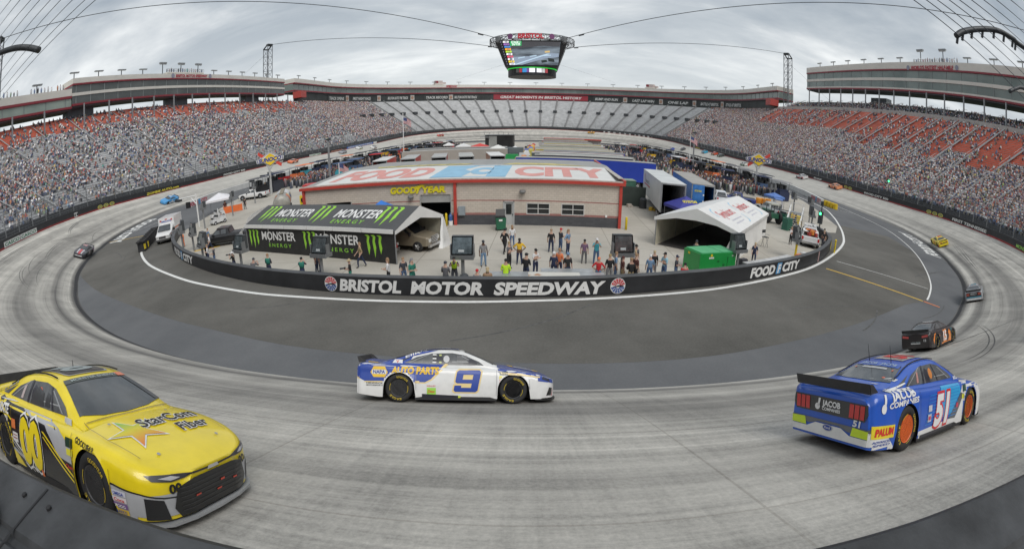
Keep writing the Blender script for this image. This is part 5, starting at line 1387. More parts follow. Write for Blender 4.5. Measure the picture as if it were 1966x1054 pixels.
# ---- car 00: yellow, black and silver, nose towards the right, close to the wall
YL = (.84,.66,.015); SI = (.42,.43,.45)
c0 = stock_car('yellow, black and silver stock car number 00 close by the lower left wall',-1.80,3.0,-2.6,YL,far=False,wheels='dark',group=None)
patch(c0,'black_side','R',[[(-2.45,.20),(-1.8,.22),(-1.0,.34),(-.60,.12),(.98,.12),(.98,.52),(.50,.80),(.30,.84),(-.55,.86),(-1.0,.875),(-1.6,.92),(-2.45,.90)]],K_,off=.003,cut=.1)
patch(c0,'silver_sweep','R',[[(-.58,.86),(.30,.84),(.62,.80),(.97,.66),(.97,.48),(.60,.50),(.22,.78),(-.2,.80)],[(-1.05,.30),(-.95,.33),(.10,.12),(.02,.12)]],SI,off=.0045,cut=.1)
patch(c0,'white_line','R',[[(-1.02,.46),(-.96,.47),(-.10,.12),(-.16,.12)],[(-1.0,.41),(-.97,.41),(-.25,.12),(-.28,.12)],[(-1.8,.905),(-1.72,.905),(-.95,.895),(-.95,.885)]],W_,off=.006,cut=.1)
patch(c0,'yellow_line','R',[[(-1.75,.93),(-1.60,.93),(-.86,.64),(-.92,.64)],[(.12,.70),(.18,.70),(.98,.36),(.98,.33)],[(.14,.64),(.18,.64),(.96,.30),(.96,.27)]],YL,off=.0065,cut=.1)
patch(c0,'yellow_skirt','R',[[(-1.0,.12),(-.60,.12),(-.95,.30)],[(-2.45,.13),(-1.85,.13),(-1.85,.2),(-2.45,.3)]],YL,off=.006,cut=.1)
patch(c0,'rear_quarter_grey','R',[[(-1.75,.99),(-1.62,.965),(-1.35,1.04),(-1.1,1.12),(-1.2,1.14),(-1.45,1.06)]],(.3,.3,.3),off=.0055,cut=.1)
for sgn in (1,):
 decal(c0,'R',T2('00',.56,-.66,.22,.80,-.04,.10),INK_W,'number_outline',off=.008); decal(c0,'R',T2('00',.545,-.65,.23,.78,-.04,.075),INK_K,'number_shadow',off=.0095); decal(c0,'R',T2('00',.53,-.64,.235,.74,-.04,.05),PM('ink_bright_yellow',YL,.35,var=0),'number',off=.012)
decal(c0,'L',T2('00',.53,-.5,.235,.76,.04,.10),PM('ink_bright_yellow',YL,.35,var=0),'number',off=.008)
decal(c0,'R',T2('BOB NIXTE',.12,-1.90,.74,.82,.1,.04),INK_W,'side_lettering',off=.009); decal(c0,'R',T2('FOUNDATION',.07,-1.75,.64,.62,.1,.03),INK_W,'side_lettering',off=.009)
patch(c0,'orange_sticker','R',[[(-.98,.58),(-.82,.58),(-.82,.70),(-.98,.70)]],(.72,.20,.06),off=.009,cut=.1); patch(c0,'white_sticker','R',[[(-.94,.42),(-.74,.42),(-.74,.54),(-.94,.54)]],W_,off=.009,cut=.1); patch(c0,'sticker_line','R',[[(-.92,.46),(-.76,.46),(-.76,.475),(-.92,.475)],[(-.92,.5),(-.76,.5),(-.76,.51),(-.92,.51)]],(.3,.05,.05),off=.012,cut=0)
patch(c0,'series_patch','R',[[(.84,.655),(1.02,.655),(1.02,.755),(.84,.755)]],(.02,.05,.03),off=.008,cut=.1); patch(c0,'lime_patch','R',[[(.86,.57),(1.02,.57),(1.02,.64),(.86,.64)]],(.72,.68,.05),off=.009,cut=.1); decal(c0,'R',T2('Chevy',.04,.80,.425,.22,.1),INK_R,'contingency_lettering',off=.008,cut=.1)
decal(c0,'R',T2('GOODYEAR',.06,1.08,.735,.42,.1,.02,-.12),INK_K,'fender_lettering',off=.005,cut=.1)
patch(c0,'silver_nose','R',[[(1.78,.12),(2.5,.12),(2.5,.34),(2.2,.42),(1.82,.47),(1.78,.44)]],SI,off=.0045,cut=.08)
patch(c0,'silver_nose','F',[[(-.93,.11),(.93,.11),(.93,.40),(.5,.40),(.3,.36),(-.3,.36),(-.5,.40),(-.93,.40)]],SI,off=.006,cut=.08)
patch(c0,'black_edge','R',[[(1.78,.455),(2.2,.41),(2.45,.345),(2.45,.36),(2.2,.425),(1.80,.475)]],K_,off=.0085,cut=.08)
for i,(c,tx,tc_) in enumerate((((.62,.62,.70),'OMEGA',INK_BL),((.72,.66,.68),'Coca',INK_R),((.2,.1,.3),'MOOG',INK_W),((.75,.5,.02),'SUNOCO',INK_BL))):
 z = .36 - i * .062; patch(c0,'contingency_sticker','R',[[(1.80,z),(2.02,z),(2.02,z + .052),(1.80,z + .052)]],c,off=.010,cut=.1); decal(c0,'R',T2(tx,.032,1.82,z + .008,.17),tc_,'sticker_lettering',off=.013,cut=.1)
patch(c0,'grille','F',[[(-.56,.15),(.56,.15),(.63,.25),(.56,.44),(.34,.49),(-.34,.49),(-.56,.44),(-.63,.25)]],(.008,.008,.009),off=.012,cut=.06,rough=.9)
patch(c0,'grille_bars','F',[[(-.54,.20 + i * .045),(.54,.20 + i * .045),(.54,.208 + i * .045),(-.54,.208 + i * .045)] for i in range(6)] ,(.045,.045,.048),off=.016,cut=.08,rough=.6)
patch(c0,'grille_clip','F',[[(-.34,.30),(-.26,.30),(-.26,.315),(-.34,.315)],[(.02,.26),(.10,.26),(.10,.275),(.02,.275)],[(.1,.34),(.17,.34),(.17,.36),(.1,.36)],[(.33,.30),(.40,.30),(.40,.315),(.33,.315)]],(.6,.06,.03),off=.019,cut=.06)
patch(c0,'brake_duct','F',[[(-.88,.16),(-.68,.15),(-.73,.35),(-.88,.38)],[(.88,.16),(.68,.15),(.73,.35),(.88,.38)]],(.012,.012,.014),off=.012,cut=.06,rough=.8)
patch(c0,'yellow_lip','F',[[(-.92,.13),(-.3,.115),(-.3,.135),(-.92,.155)],[(.92,.13),(.3,.115),(.3,.135),(.92,.155)]],YL,off=.014,cut=.06)
patch(c0,'headlamp','F',[[(-.84,.585),(-.80,.53),(-.62,.505),(-.44,.515),(-.30,.535),(-.52,.565)],[(.84,.585),(.80,.53),(.62,.505),(.44,.515),(.30,.535),(.52,.565)]],(.05,.05,.055),off=.009,cut=.05)
patch(c0,'headlamp_lens','F',[[(-.74,.55),(-.62,.52),(-.50,.53),(-.60,.555)],[(.74,.55),(.62,.52),(.50,.53),(.60,.555)]],(.5,.5,.52),off=.012,cut=.05)
patch(c0,'upper_grille','F',[[(-.44,.53),(0,.515),(.44,.53),(.30,.545),(0,.535),(-.30,.545)]],K_,off=.010,cut=.05); patch(c0,'nose_badge','F',[[(-.10,.51),(.10,.51),(.08,.545),(-.08,.545)]],(.5,.5,.5),off=.014,cut=.05)
decal(c0,'F',T2('00',.085,-.66,.40,.15,0,.04),INK_K,'nose_number',off=.012,cut=.06); decal(c0,'F',T2('00',.085,.5,.40,.15,0,.04),INK_K,'nose_number',off=.012,cut=.06)
windows(c0)
patch(c0,'windscreen_banner','T',[[(.20,-.53),(.30,-.56),(.30,.56),(.20,.53)]],(.05,.055,.05),off=.009); decal(c0,'TF',T2('MONSTER ENERGY',.05,-.42,-.275,.84),PM('ink_grey',(.35,.4,.4),.4,var=0),'banner_lettering',off=.012,cut=.1)
patch(c0,'banner_end','T',[[(.20,.40),(.30,.42),(.30,.56),(.20,.53)]],(.75,.18,.06),off=.012); patch(c0,'windscreen_pillar','T',[[(.20,.44),(.30,.47),(.90,.62),(.90,.72),(.20,.53)]],(.015,.015,.018),off=.010)
patch(c0,'roof_panel','T',[[(-.90,-.40),(.02,-.40),(.10,-.36),(.10,.36),(.02,.40),(-.90,.40)]],(.4,.4,.4),off=.006); patch(c0,'roof_black','T',[[(-.88,-.36),(.0,-.36),(.06,-.33),(.06,.33),(.0,.36),(-.88,.36)]],K_,off=.009)
decal(c0,'T',T2('00',.52,-.72,-.26,.66,0,.06),PM('ink_grey',(.35,.4,.4),.4,var=0),'roof_number',off=.012)
# star emblem and hood lettering
def star(cx,cy,r,q=.42,a0=90): return [(cx + (r if i % 2 == 0 else r * q) * math.cos(R_(a0 + i * 36)),cy + (r if i % 2 == 0 else r * q) * math.sin(R_(a0 + i * 36))) for i in range(10)]
def fan(p,c): return ([c] + p,[(0,i + 1,(i + 1) % len(p) + 1) for i in range(len(p))])
s1 = star(-.36,-1.62,.42,.40,100); decal(c0,'TF',fan(s1,(-.36,-1.62)),INK_W,'star_outline',off=.006,cut=.1)
def grad_mat():
 m = bpy.data.materials.new('star_rainbow'); m.use_nodes = True; t_ = m.node_tree; b = t_.nodes['Principled BSDF']; b.inputs['Roughness'].default_value = .35
 tcn = t_.nodes.new('ShaderNodeTexCoord'); sp_ = t_.nodes.new('ShaderNodeSeparateXYZ'); t_.links.new(tcn.outputs['Object'],sp_.inputs[0]); r = t_.nodes.new('ShaderNodeValToRGB')
 mr = t_.nodes.new('ShaderNodeMapRange'); mr.inputs[1].default_value = 1.25; mr.inputs[2].default_value = 2.0; t_.links.new(sp_.outputs[0],mr.inputs[0]); t_.links.new(mr.outputs[0],r.inputs[0])
 e = r.color_ramp.elements; e[0].color = (.12,.5,.10,1); e[1].color = (.75,.12,.03,1); k = e.new(.45); k.color = (.7,.6,.03,1)
 t_.links.new(r.outputs[0],b.inputs['Base Color']); return m
s2 = star(-.36,-1.62,.37,.38,100); decal(c0,'TF',fan(s2,(-.36,-1.62)),grad_mat(),'star_emblem',off=.009,cut=.1)
for o_,mt,bd in ((.010,INK_W,.06),(.013,INK_K,.015)):
 decal(c0,'TF',T2('StarCom',.24,-.24,-1.62,.98,.15,bd),mt,'hood_lettering',off=o_,cut=.1); decal(c0,'TF',T2('Fiber',.20,.16,-1.92,.50,.15,bd),mt,'hood_lettering',off=o_,cut=.1)
patch(c0,'window_frame_bar','R',[[(-.62,.925),(-.56,.925),(-.50,1.19),(-.56,1.19)],[(.22,.915),(.26,.915),(.10,1.17),(.06,1.17)]],(.02,.02,.022),off=.010,cut=.1)
patch(c0,'pillar_block','R',[[(-.86,.955),(-.78,.955),(-.72,1.12),(-.80,1.10)]],(.5,.42,.42),off=.009,cut=.1); patch(c0,'seat_shape','R',[[(-.50,.93),(-.05,.93),(-.1,1.08),(-.3,1.14),(-.45,1.05)],[(-.02,.94),(.14,.94),(.10,1.08),(.0,1.1)]],(.035,.037,.04),off=.009,cut=.1)
patch(c0,'mirror_patch','R',[[(.62,.84),(.82,.84),(.80,.90),(.62,.91)]],(.55,.56,.56),off=.010,cut=.1)
patch(c0,'exhaust_sticker','R',[[(-.02,.14),(.05,.14),(.03,.22),(-.03,.22)]],(.75,.16,.03),off=.012,cut=.1)
m = MB(); m.tube((-.55,.12,1.27),(-.57,.12,1.38),.008,.004); m.build('antenna',BLACK,c0)

# ---- car 51: blue and white, seen from behind at the right
B5 = (.02,.10,.50); OL = (.60,.78,.02)
c5 = stock_car('blue and white stock car number 51 with orange wheels, seen from behind',10.98,6.0,15.3,B5,far=False,wheels='orange',group=None)
patch(c5,'white_front','R',[[(.62,.12),(2.5,.12),(2.5,.6),(2.2,.66),(1.6,.80),(1.0,.84),(.80,.60),(.55,.30)]],W_,off=.003,cut=.1)
patch(c5,'white_skirt','R',[[(-.98,.12),(1.0,.12),(1.0,.26),(.4,.26),(-.98,.24)],[(-2.46,.14),(-1.82,.12),(-1.82,.16),(-2.1,.40),(-2.46,.42)]],W_,off=.0045,cut=.1)
patch(c5,'grey_sweep','R',[[(.30,.26),(.62,.24),(.98,.62),(.86,.66)],[(-2.46,.42),(-2.1,.40),(-2.0,.44),(-2.46,.47)]],(.10,.11,.12),off=.006,cut=.1)
patch(c5,'light_blue_side','R',[[(-.35,.32),(.40,.34),(.85,.68),(.80,.82),(-.05,.84),(-.30,.6)]],(.03,.36,.68),off=.005,cut=.1)
patch(c5,'blue_hatching','R',[[(-.75 + .02 * i,.30 + .055 * i),(.62 + .02 * i,.30 + .055 * i),(.64 + .02 * i,.312 + .055 * i),(-.75 + .02 * i,.312 + .055 * i)] for i in range(9)],(.02,.22,.62),off=.0075,cut=.2)
patch(c5,'white_pinstripe','R',[[(-1.95,.93),(-1.3,1.0),(-1.25,.985),(-1.9,.915)],[(-1.85,.95),(-1.2,.925),(-1.2,.915),(-1.85,.935)],[(-1.95,.97),(-1.45,1.06),(-1.42,1.045),(-1.92,.955)]],W_,off=.006,cut=.1)
windows(c5)
decal(c5,'R',T2('51',.50,-.42,.24,.66,.22,.09),INK_R,'number_outline',off=.009); decal(c5,'R',T2('51',.48,-.40,.25,.60,.22,.045),INK_W,'number',off=.012)
decal(c5,'R',T2('JACOB',.115,-1.95,.815,.80,.14,.04),INK_W,'side_lettering',off=.009); decal(c5,'R',T2('COMPANIES',.08,-2.02,.715,.98,.14,.035),INK_W,'side_lettering',off=.009)
decal(c5,'R',join2d(disc2d(-2.16,.73,.065,14,.07),poly2d([(-2.17,.73),(-2.12,.73),(-2.08,.91),(-2.14,.91)])),INK_W,'side_emblem',off=.009,cut=.1)
patch(c5,'yellow_board','R',[[(-2.42,.34),(-1.86,.30),(-1.84,.48),(-2.42,.52)]],(.78,.62,.03),off=.010,cut=.1); decal(c5,'R',T2('PALUM',.10,-2.37,.375,.48,.1,.05,-.04),INK_R,'board_lettering',off=.014,cut=.1)
decal(c5,'R',T2('ADVANCED',.035,-2.40,.27,.48,.1,.02,-.04),INK_BL,'small_lettering',off=.009,cut=.1); decal(c5,'R',T2('SPEED',.03,-2.38,.225,.44,.1,.02,-.04),INK_BL,'small_lettering',off=.009,cut=.1)
patch(c5,'contingency_sticker','R',[[(-.64,.50),(-.50,.50),(-.50,.60),(-.64,.60)],[(-.66,.34),(-.52,.34),(-.52,.46),(-.66,.46)]],(.55,.55,.62),off=.010,cut=.1); patch(c5,'sticker_red','R',[[(-.64,.37),(-.54,.37),(-.54,.43),(-.64,.43)],[(.62,.42),(.72,.42),(.72,.50),(.62,.50)]],(.55,.05,.1),off=.012,cut=.1)
patch(c5,'series_patch','R',[[(.96,.66),(1.12,.66),(1.12,.78),(.96,.78)]],(.04,.10,.07),off=.010,cut=.1); patch(c5,'lime_patch','R',[[(.90,.54),(1.02,.54),(1.02,.62),(.90,.62)]],(.7,.68,.05),off=.010,cut=.1)
decal(c5,'R',T2('RICE',.05,.74,.875,.22,.1,.03),INK_W,'name_lettering',off=.010,cut=.1)
patch(c5,'side_vent','R',[[(-.9,.12),(.55,.12),(.55,.165),(-.9,.17)]],(.02,.02,.022),off=.010,cut=.1)
# tail
patch(c5,'tail_recess','B',[[(-.80,.56),(.80,.56),(.86,.66),(.84,.80),(-.84,.80),(-.86,.66)]],(.035,.038,.04),off=.006,cut=.08)
patch(c5,'tail_lamp','B',[[(s * (.46 + .115 * i),.585),(s * (.555 + .115 * i),.585),(s * (.56 + .115 * i),.78),(s * (.465 + .115 * i),.78)] for s in (-1,1) for i in range(3)],(.55,.035,.035),off=.012,cut=.08)
decal(c5,'B',T2('JACOB',.085,-.16,.675,.42,.0,.04),INK_W,'tail_lettering',off=.012,cut=.1); decal(c5,'B',T2('COMPANIES',.045,-.16,.61,.42,0,.03),INK_W,'tail_lettering',off=.012,cut=.1)
decal(c5,'B',join2d(disc2d(-.27,.65,.06,12,.05),poly2d([(-.27,.65),(-.23,.65),(-.20,.78),(-.25,.78)])),INK_W,'tail_emblem',off=.012,cut=.1)
patch(c5,'grey_bumper_line','B',[[(-.9,.39),(-.45,.37),(-.25,.42),(.25,.42),(.45,.37),(.9,.39),(.9,.46),(-.9,.46)]],(.13,.14,.15),off=.006,cut=.08)
patch(c5,'lime_corner','B',[[(-.88,.33),(-.52,.33),(-.56,.455),(-.88,.44)],[(.88,.33),(.52,.33),(.56,.455),(.88,.44)]],OL,off=.010,cut=.08)
patch(c5,'white_bumper','B',[[(-.92,.14),(.92,.14),(.92,.32),(.5,.32),(.30,.40),(-.30,.40),(-.5,.32),(-.92,.32)]],W_,off=.008,cut=.08)
decal(c5,'B',disc2d(0,.36,.12,18,.05),PM('badge_grey',(.45,.46,.5),.3,var=0),'tail_badge',off=.012,cut=.1); decal(c5,'B',disc2d(0,.36,.10,18,.038),INK_BL,'tail_badge_centre',off=.015,cut=.1); decal(c5,'B',T2('Ford',.035,-.065,.345,.13,.15),INK_W,'badge_lettering',off=.018,cut=.1)
decal(c5,'B',T2('51',.09,.55,.475,.16,.15,.04),INK_W,'tail_number',off=.010,cut=.1)
patch(c5,'roof_panel','T',[[(-.75,-.36),(-.05,-.36),(-.05,.36),(-.75,.36)]],(.5,.45,.42),off=.006); decal(c5,'T',T2('51',.5,-.62,-.25,.5,0,.05),INK_R,'roof_number',off=.010)
patch(c5,'roof_lettering_panel','TB',[[(-.5,-1.12),(.5,-1.12),(.5,-.98),(-.5,-.98)]],B5,off=.0085); decal(c5,'TB',T2('JACOB   JACOB',.08,-.42,-1.08,.84,0,.04),PM('ink_pale_blue',(.35,.45,.62),.4,var=0),'roof_lettering',off=.012)
patch(c5,'rear_glass_banner','TB',[[(-.30,-1.22),(.30,-1.22),(.28,-1.16),(-.28,-1.16)]],(.5,.5,.5),off=.009)
patch(c5,'glass_clip','TB',[[(-.46,-1.24),(-.42,-1.24),(-.42,-1.20),(-.46,-1.20)],[(.46,-1.24),(.42,-1.24),(.42,-1.20),(.46,-1.20)],[(.40,-1.52),(.46,-1.52),(.46,-1.47),(.40,-1.47)]],(.7,.12,.04),off=.010)
patch(c5,'window_frame_bar','R',[[(-.62,.925),(-.56,.925),(-.50,1.19),(-.56,1.19)],[(.0,.92),(.03,.92),(-.1,1.18),(-.13,1.18)]],(.02,.02,.022),off=.010,cut=.1); patch(c5,'window_detail','R',[[(-.86,.955),(-.78,.955),(-.74,1.12),(-.80,1.10)]],(.5,.25,.22),off=.009,cut=.1)
m = MB();
for s in (-.25,.28): m.tube((-1.0,s,1.24),(-1.06,s,1.52),.008,.003)
m.build('antenna',BLACK,c5)

patch(c9,'blue_nose_side','R',[[(1.02,.765),(1.3,.75),(2.0,.64),(2.42,.50),(2.44,.56),(2.0,.72),(1.3,.82),(1.02,.84)]],BL,off=.0035,cut=.08)
c5.scale = (1.0,1.0,1.06); c0.scale = (1.0,1.0,1.04)
# what shows through the side windows: driver's helmet, seat, roll bars and window net
for cc,hc_ in ((c9,(.55,.55,.56)),(c0,(.45,.10,.06)),(c5,(.60,.22,.05))):
 decal(cc,'R',disc2d(-.24,1.055,.075,14,.085),paint('helmet_%02d' % int(hc_[1] * 99),hc_),'driver_helmet',off=.0062,cut=.1)
 patch(cc,'seat_back','R',[[(-.48,.925),(-.30,.925),(-.34,1.12),(-.44,1.15),(-.50,1.08)]],(.02,.02,.022),off=.0064,cut=.1)
 patch(cc,'roll_bar','R',[[(-1.2,.945),(-1.17,.945),(-.62,1.175),(-.66,1.175)],[(.50,.925),(.54,.925),(.16,1.13),(.12,1.13)],[(-.1,.985),(.42,.985),(.42,1.0),(-.1,1.0)]],(.28,.29,.3),off=.0064,cut=.1)
# panel gaps, pins and vents on the three near cars
for cc,dk in ((c9,(.30,.30,.31)),(c0,(.30,.22,.02)),(c5,(.012,.03,.14))):
 for sg in (1,-1):
  patch(cc,'hood_gap','T',[[(1.02,sg * .735),(1.6,sg * .79),(2.1,sg * .74),(2.1,sg * .732),(1.6,sg * .782),(1.02,sg * .727)]],dk,off=.0115,cut=.1)
  patch(cc,'deck_gap','T',[[(-2.36,sg * .79),(-1.72,sg * .74),(-1.72,sg * .732),(-2.36,sg * .782)]],dk,off=.0115,cut=.1)
 patch(cc,'cowl_gap','T',[[(1.035,-.72),(1.06,0),(1.035,.72),(1.047,.72),(1.072,0),(1.047,-.72)]],dk,off=.0115,cut=.1)
 patch(cc,'door_gap','R',[[(.98,.20),(.988,.20),(.99,.80),(.982,.80)],[(-.97,.30),(-.962,.30),(-.97,.86),(-.978,.86)],[(1.79,.14),(1.797,.14),(1.79,.60),(1.783,.60)]],dk,off=.0125,cut=.1)
 decal(cc,'T',join2d(*[disc2d(u,v,.022,8) for u in (1.25,2.15) for v in (-.5,.5)]),PM('pin_steel',(.45,.45,.46),.3,metal=.7,var=0),'hood_pin',off=.012,cut=0)
 patch(cc,'roof_flap','T',[[(-.72,sg * .12),(-.72,sg * .40),(-.712,sg * .40),(-.712,sg * .12)] for sg in (1,-1)],dk,off=.0125,cut=0)
for c_ in kids(c0):
 if c_.name.startswith('splitter'): c_.material_slots[0].link = 'OBJECT'; c_.material_slots[0].material = PM('splitter_silver',(.36,.37,.38),.4)
# ---------------------------------------------------------------- black pit wall round the infield
WP = smooth_pts([(a,b,0) for a,b in WALLP],8)
WS = [0.0]
for a,b in zip(WP[:-1],WP[1:]): WS.append(WS[-1] + (b - a).length)
def wall_at(s):
 x = float(np.interp(s,WS,[p.x for p in WP])); y = float(np.interp(s,WS,[p.y for p in WP]))
 e = .4; x2 = float(np.interp(s + e,WS,[p.x for p in WP])); y2 = float(np.interp(s + e,WS,[p.y for p in WP]))
 x1 = float(np.interp(s - e,WS,[p.x for p in WP])); y1 = float(np.interp(s - e,WS,[p.y for p in WP]))
 d = Vector((x2 - x1,y2 - y1)).normalized(); return Vector((x,y)),d,Vector((d.y,-d.x))
def s_of(x):
 return float(np.interp(x,[p.x for p in WP],WS))
pw = thing('pit_wall','long curved black wall round the near end of the infield carrying the speedway name in white','wall',(0,0,0))
m = MB(); vs_ = []; ss = np.linspace(0,WS[-1],150); sec = [(0,0),(0,1.02),(-.03,1.06),(-.42,1.06),(-.45,1.0),(-.45,0)]
for s in ss:
 p,d,n = wall_at(s)
 for o_,z in sec: vs_.append((p.x + n.x * o_,p.y + n.y * o_,z))
k = len(sec); m.add(vs_,[(j * k + i,j * k + i + 1,(j + 1) * k + i + 1,(j + 1) * k + i) for j in range(len(ss) - 1) for i in range(k - 1)] + [tuple(range(k)),tuple((len(ss) - 1) * k + i for i in range(k))])
m.m = [1 if (i < (len(ss) - 1) * (k - 1) and i % (k - 1) in (1,2,3)) else 0 for i in range(len(m.f))]
m.build('wall_body',[M_WBLK,PM('wall_cap_dark',(.07,.073,.078),.6,var=.25,scale=1.2)],pw,fix=True)
def wfn(s0,o_=.012,z0=.1):
 def fn(u,v):
  p,d,n = wall_at(s0 + u); return (p.x + n.x * o_,p.y + n.y * o_,z0 + v)
 return fn
M_LET = PM('letter_white',(.74,.74,.73),.5,var=.03)
m = MB(); sa,sb = s_of(-7.75),s_of(7.3)
for wd,f0,f1 in (('BRISTOL',0,.262),('MOTOR',.30,.568),('SPEEDWAY',.603,1.0)):
 lay(m,refine2d(text2d(wd,.68,(sb - sa) * (f1 - f0),shear=.2,bold=.045),.5),wfn(sa + (sb - sa) * f0,.014,.17))
m.build('wall_lettering',M_LET,pw,fix=False)
def logo(sc):
 m = MB(); lay(m,disc2d(0,0,.46,28),wfn(sc,.012,.52)); o = m.build('wall_emblem',M_LET,pw,fix=False)
 m = MB()
 for a0,mi in ((8,0),(188,1)):
  for ring_ in ((.20,.40),):
   for i in range(6):
    a = R_(a0 + i * 27.5); b = R_(a0 + i * 27.5 + 22)
    for r0_,r1_ in ((.13,.22),(.24,.32),(.34,.42)):
     lay(m,poly2d([(r0_ * math.cos(a),r0_ * math.sin(a)),(r1_ * math.cos(a),r1_ * math.sin(a)),(r1_ * math.cos((a + b) / 2),r1_ * math.sin((a + b) / 2)),(r1_ * math.cos(b),r1_ * math.sin(b)),(r0_ * math.cos(b),r0_ * math.sin(b))]),wfn(sc,.022,.52),mi)
 lay(m,poly2d([(-.36,-.05),(-.2,.0),(.1,.05),(.36,.0),(.36,-.05)]),wfn(sc,.026,.52),2)
 m.build('emblem_pattern',[PM('emblem_red',(.55,.04,.05),.5),PM('emblem_navy',(.03,.09,.32),.5),PM('emblem_ink',(.02,.02,.03),.5)],o,fix=False)
logo(s_of(-8.35)); logo(s_of(8.15))
for xa,xb in ((18.1,24.3),(-32.6,-25.6)):
 sa,sb = s_of(xa),s_of(xb); L = sb - sa; m = MB()
 lay(m,refine2d(text2d('FOOD',.66,L * .43,shear=.15,bold=.05),.5),wfn(sa,.014,.2)); lay(m,refine2d(text2d('CITY',.66,L * .41,shear=.15,bold=.05),.5),wfn(sa + L * .59,.014,.2)); m.build('wall_lettering',M_LET,pw,fix=False)
 m = MB(); lay(m,refine2d(poly2d([(L * .46,0),(L * .555,0),(L * .575,.82),(L * .48,.82)]),.4),wfn(sa,.013,.12)); o = m.build('blue_panel',PM('panel_blue',(.10,.30,.55),.5),pw,fix=False)
 m = MB(); lay(m,off2d(text2d('F',.6,.42,shear=.15,bold=.05),L * .49,.1),wfn(sa,.022,.12)); m.build('panel_letter',M_LET,o,fix=False)
m = MB(); sc = s_of(35.0); lay(m,refine2d(text2d('AVI',.7,2.6,bold=.08),.5),wfn(s_of(33.0),.014,.15)); m.build('wall_lettering',PM('letter_yellow',(.62,.5,.06),.5),pw,fix=False)
m = MB(); sc = s_of(28.2); lay(m,poly2d([(0,0),(.35,0),(.35,.95),(0,.95)]),wfn(sc,.014,.05)); m.build('wall_mark',PM('mark_pink',(.42,.28,.28),.6),pw,fix=False)

# tyre barrier on the left
tb = thing('tyre_barrier','dark barrier of stacked tyres under a cover at the left pit exit','barrier',(0,0,0))
P = [(-41.4,40.7),(-43.3,43.6),(-45.6,46.8),(-48.0,50.2)]; P = smooth_pts([(a,b,0) for a,b in P],6)
m = MB()
for a,b in zip(P[:-1],P[1:]):
 d = (b - a).normalized(); n = Vector((-d.y,d.x,0))
 m.add([a + n * .5,a - n * .5,b - n * .5,b + n * .5,a + n * .5 + Vector((0,0,1.1)),a - n * .5 + Vector((0,0,1.1)),b - n * .5 + Vector((0,0,1.1)),b + n * .5 + Vector((0,0,1.1))],[(0,1,5,4),(2,3,7,6),(4,5,6,7),(0,3,7,4),(1,2,6,5)])
m.build('cover',M_WBLK,tb)
m = MB()
for i in range(9):
 t = i / 9 * (len(P) - 1); k = int(t); c = P[k].lerp(P[k + 1],t - k)
 for s in (-.28,.28): m.lathe([(.2,0),(.33,.02),(.35,.1),(.33,.2),(.2,.22)],(c.x + s,c.y + s * .6,1.1),n=12)
m.build('tyres',M_TYRE,tb)
m = MB(); m.box((-41.9,42.4,.5),(.08,.3,.7)); m.box((-40.9,40.9,.6),(.08,.3,.6)); m.build('yellow_strap',PM('strap_yellow',(.65,.5,.03),.5),tb)

# ---------------------------------------------------------------- straight pit walls
for sx,lab in ((-1,'white wall between left pit road and the racing surface'),(1,'white wall between right pit road and the racing surface')):
 t = thing('straight_wall',lab,'wall',(0,0,0)); X = sx * 65.2
 y0 = 87.5 if sx > 0 else 76.0
 P_ = [(59.8,y0),(62.4,97),(64.7,108),(66,126),(66,250)] if sx > 0 else [(-63.6,y0),(-66.4,y0 + 14),(-66.0,y0 + 40),(-66,250)]; P_ = smooth_pts([(a,b,0) for a,b in P_],6); m = MB(); m2 = MB()
 for a,b in zip(P_[:-1],P_[1:]):
  d = (b - a).normalized(); n = Vector((-d.y,d.x,0)) * .35; u = Vector((0,0,1.15)); m.add([a + n,a - n,b - n,b + n,a + n + u,a - n + u,b - n + u,b + n + u],[(0,1,5,4),(2,3,7,6),(4,5,6,7),(0,3,7,4),(1,2,6,5)])
 m.build('wall_body',PM('pit_wall_white',(.60,.60,.585),.6,var=.12,scale=.4),t)
 a,b = (P_[0],P_[6]); d = (b - a).normalized()
 def fn(u,v,sx=sx,a=a,d=d):
  if sx < 0: return (a.x + d.x * u + .37,a.y + d.y * u,v + .2)
  q = a + d * (8.4 - u); return (q.x - .37,q.y,v + .2)
 m = MB(); lay(m,text2d('FOOD',.72,3.4,bold=.05),fn); lay(m,off2d(text2d('CITY',.72,3.2,bold=.05),4.9,0),fn); m.build('wall_lettering',PM('ink_wallred',(.55,.10,.14),.5,var=0),t,fix=False)
 m = MB(); lay(m,poly2d([(3.7,-.15),(4.6,-.15),(4.6,.9),(3.7,.9)]),fn); m.build('blue_panel',PM('panel_blue',(.10,.30,.55),.5),t,fix=False)
 if sx < 0:
  m = MB(); m.box((P_[0].x,P_[0].y - .3,.6),(.9,.5,1.25)); m.build('wall_end',BLACK,t)
 else:
  for i in range(4):
   m = MB(); cx,cy = P_[0].x + .3 + .1 * i,P_[0].y - .8 - i * 1.15; m.lathe([(.48,0),(.5,.05),(.5,.5),(.47,.55),(.5,.6),(.5,1.05),(.3,1.1)],(cx,cy,0),n=14)
   tag(m.build('water_barrel',PM('barrel_yellow',(.70,.48,.02),.45),None,smooth=False),['yellow crash barrel touching the end of the right pit wall','second yellow crash barrel from the end of the right pit wall','third yellow crash barrel from the end of the right pit wall','yellow crash barrel farthest from the end of the right pit wall'][i],'barrel','crash barrels at the pit wall end')

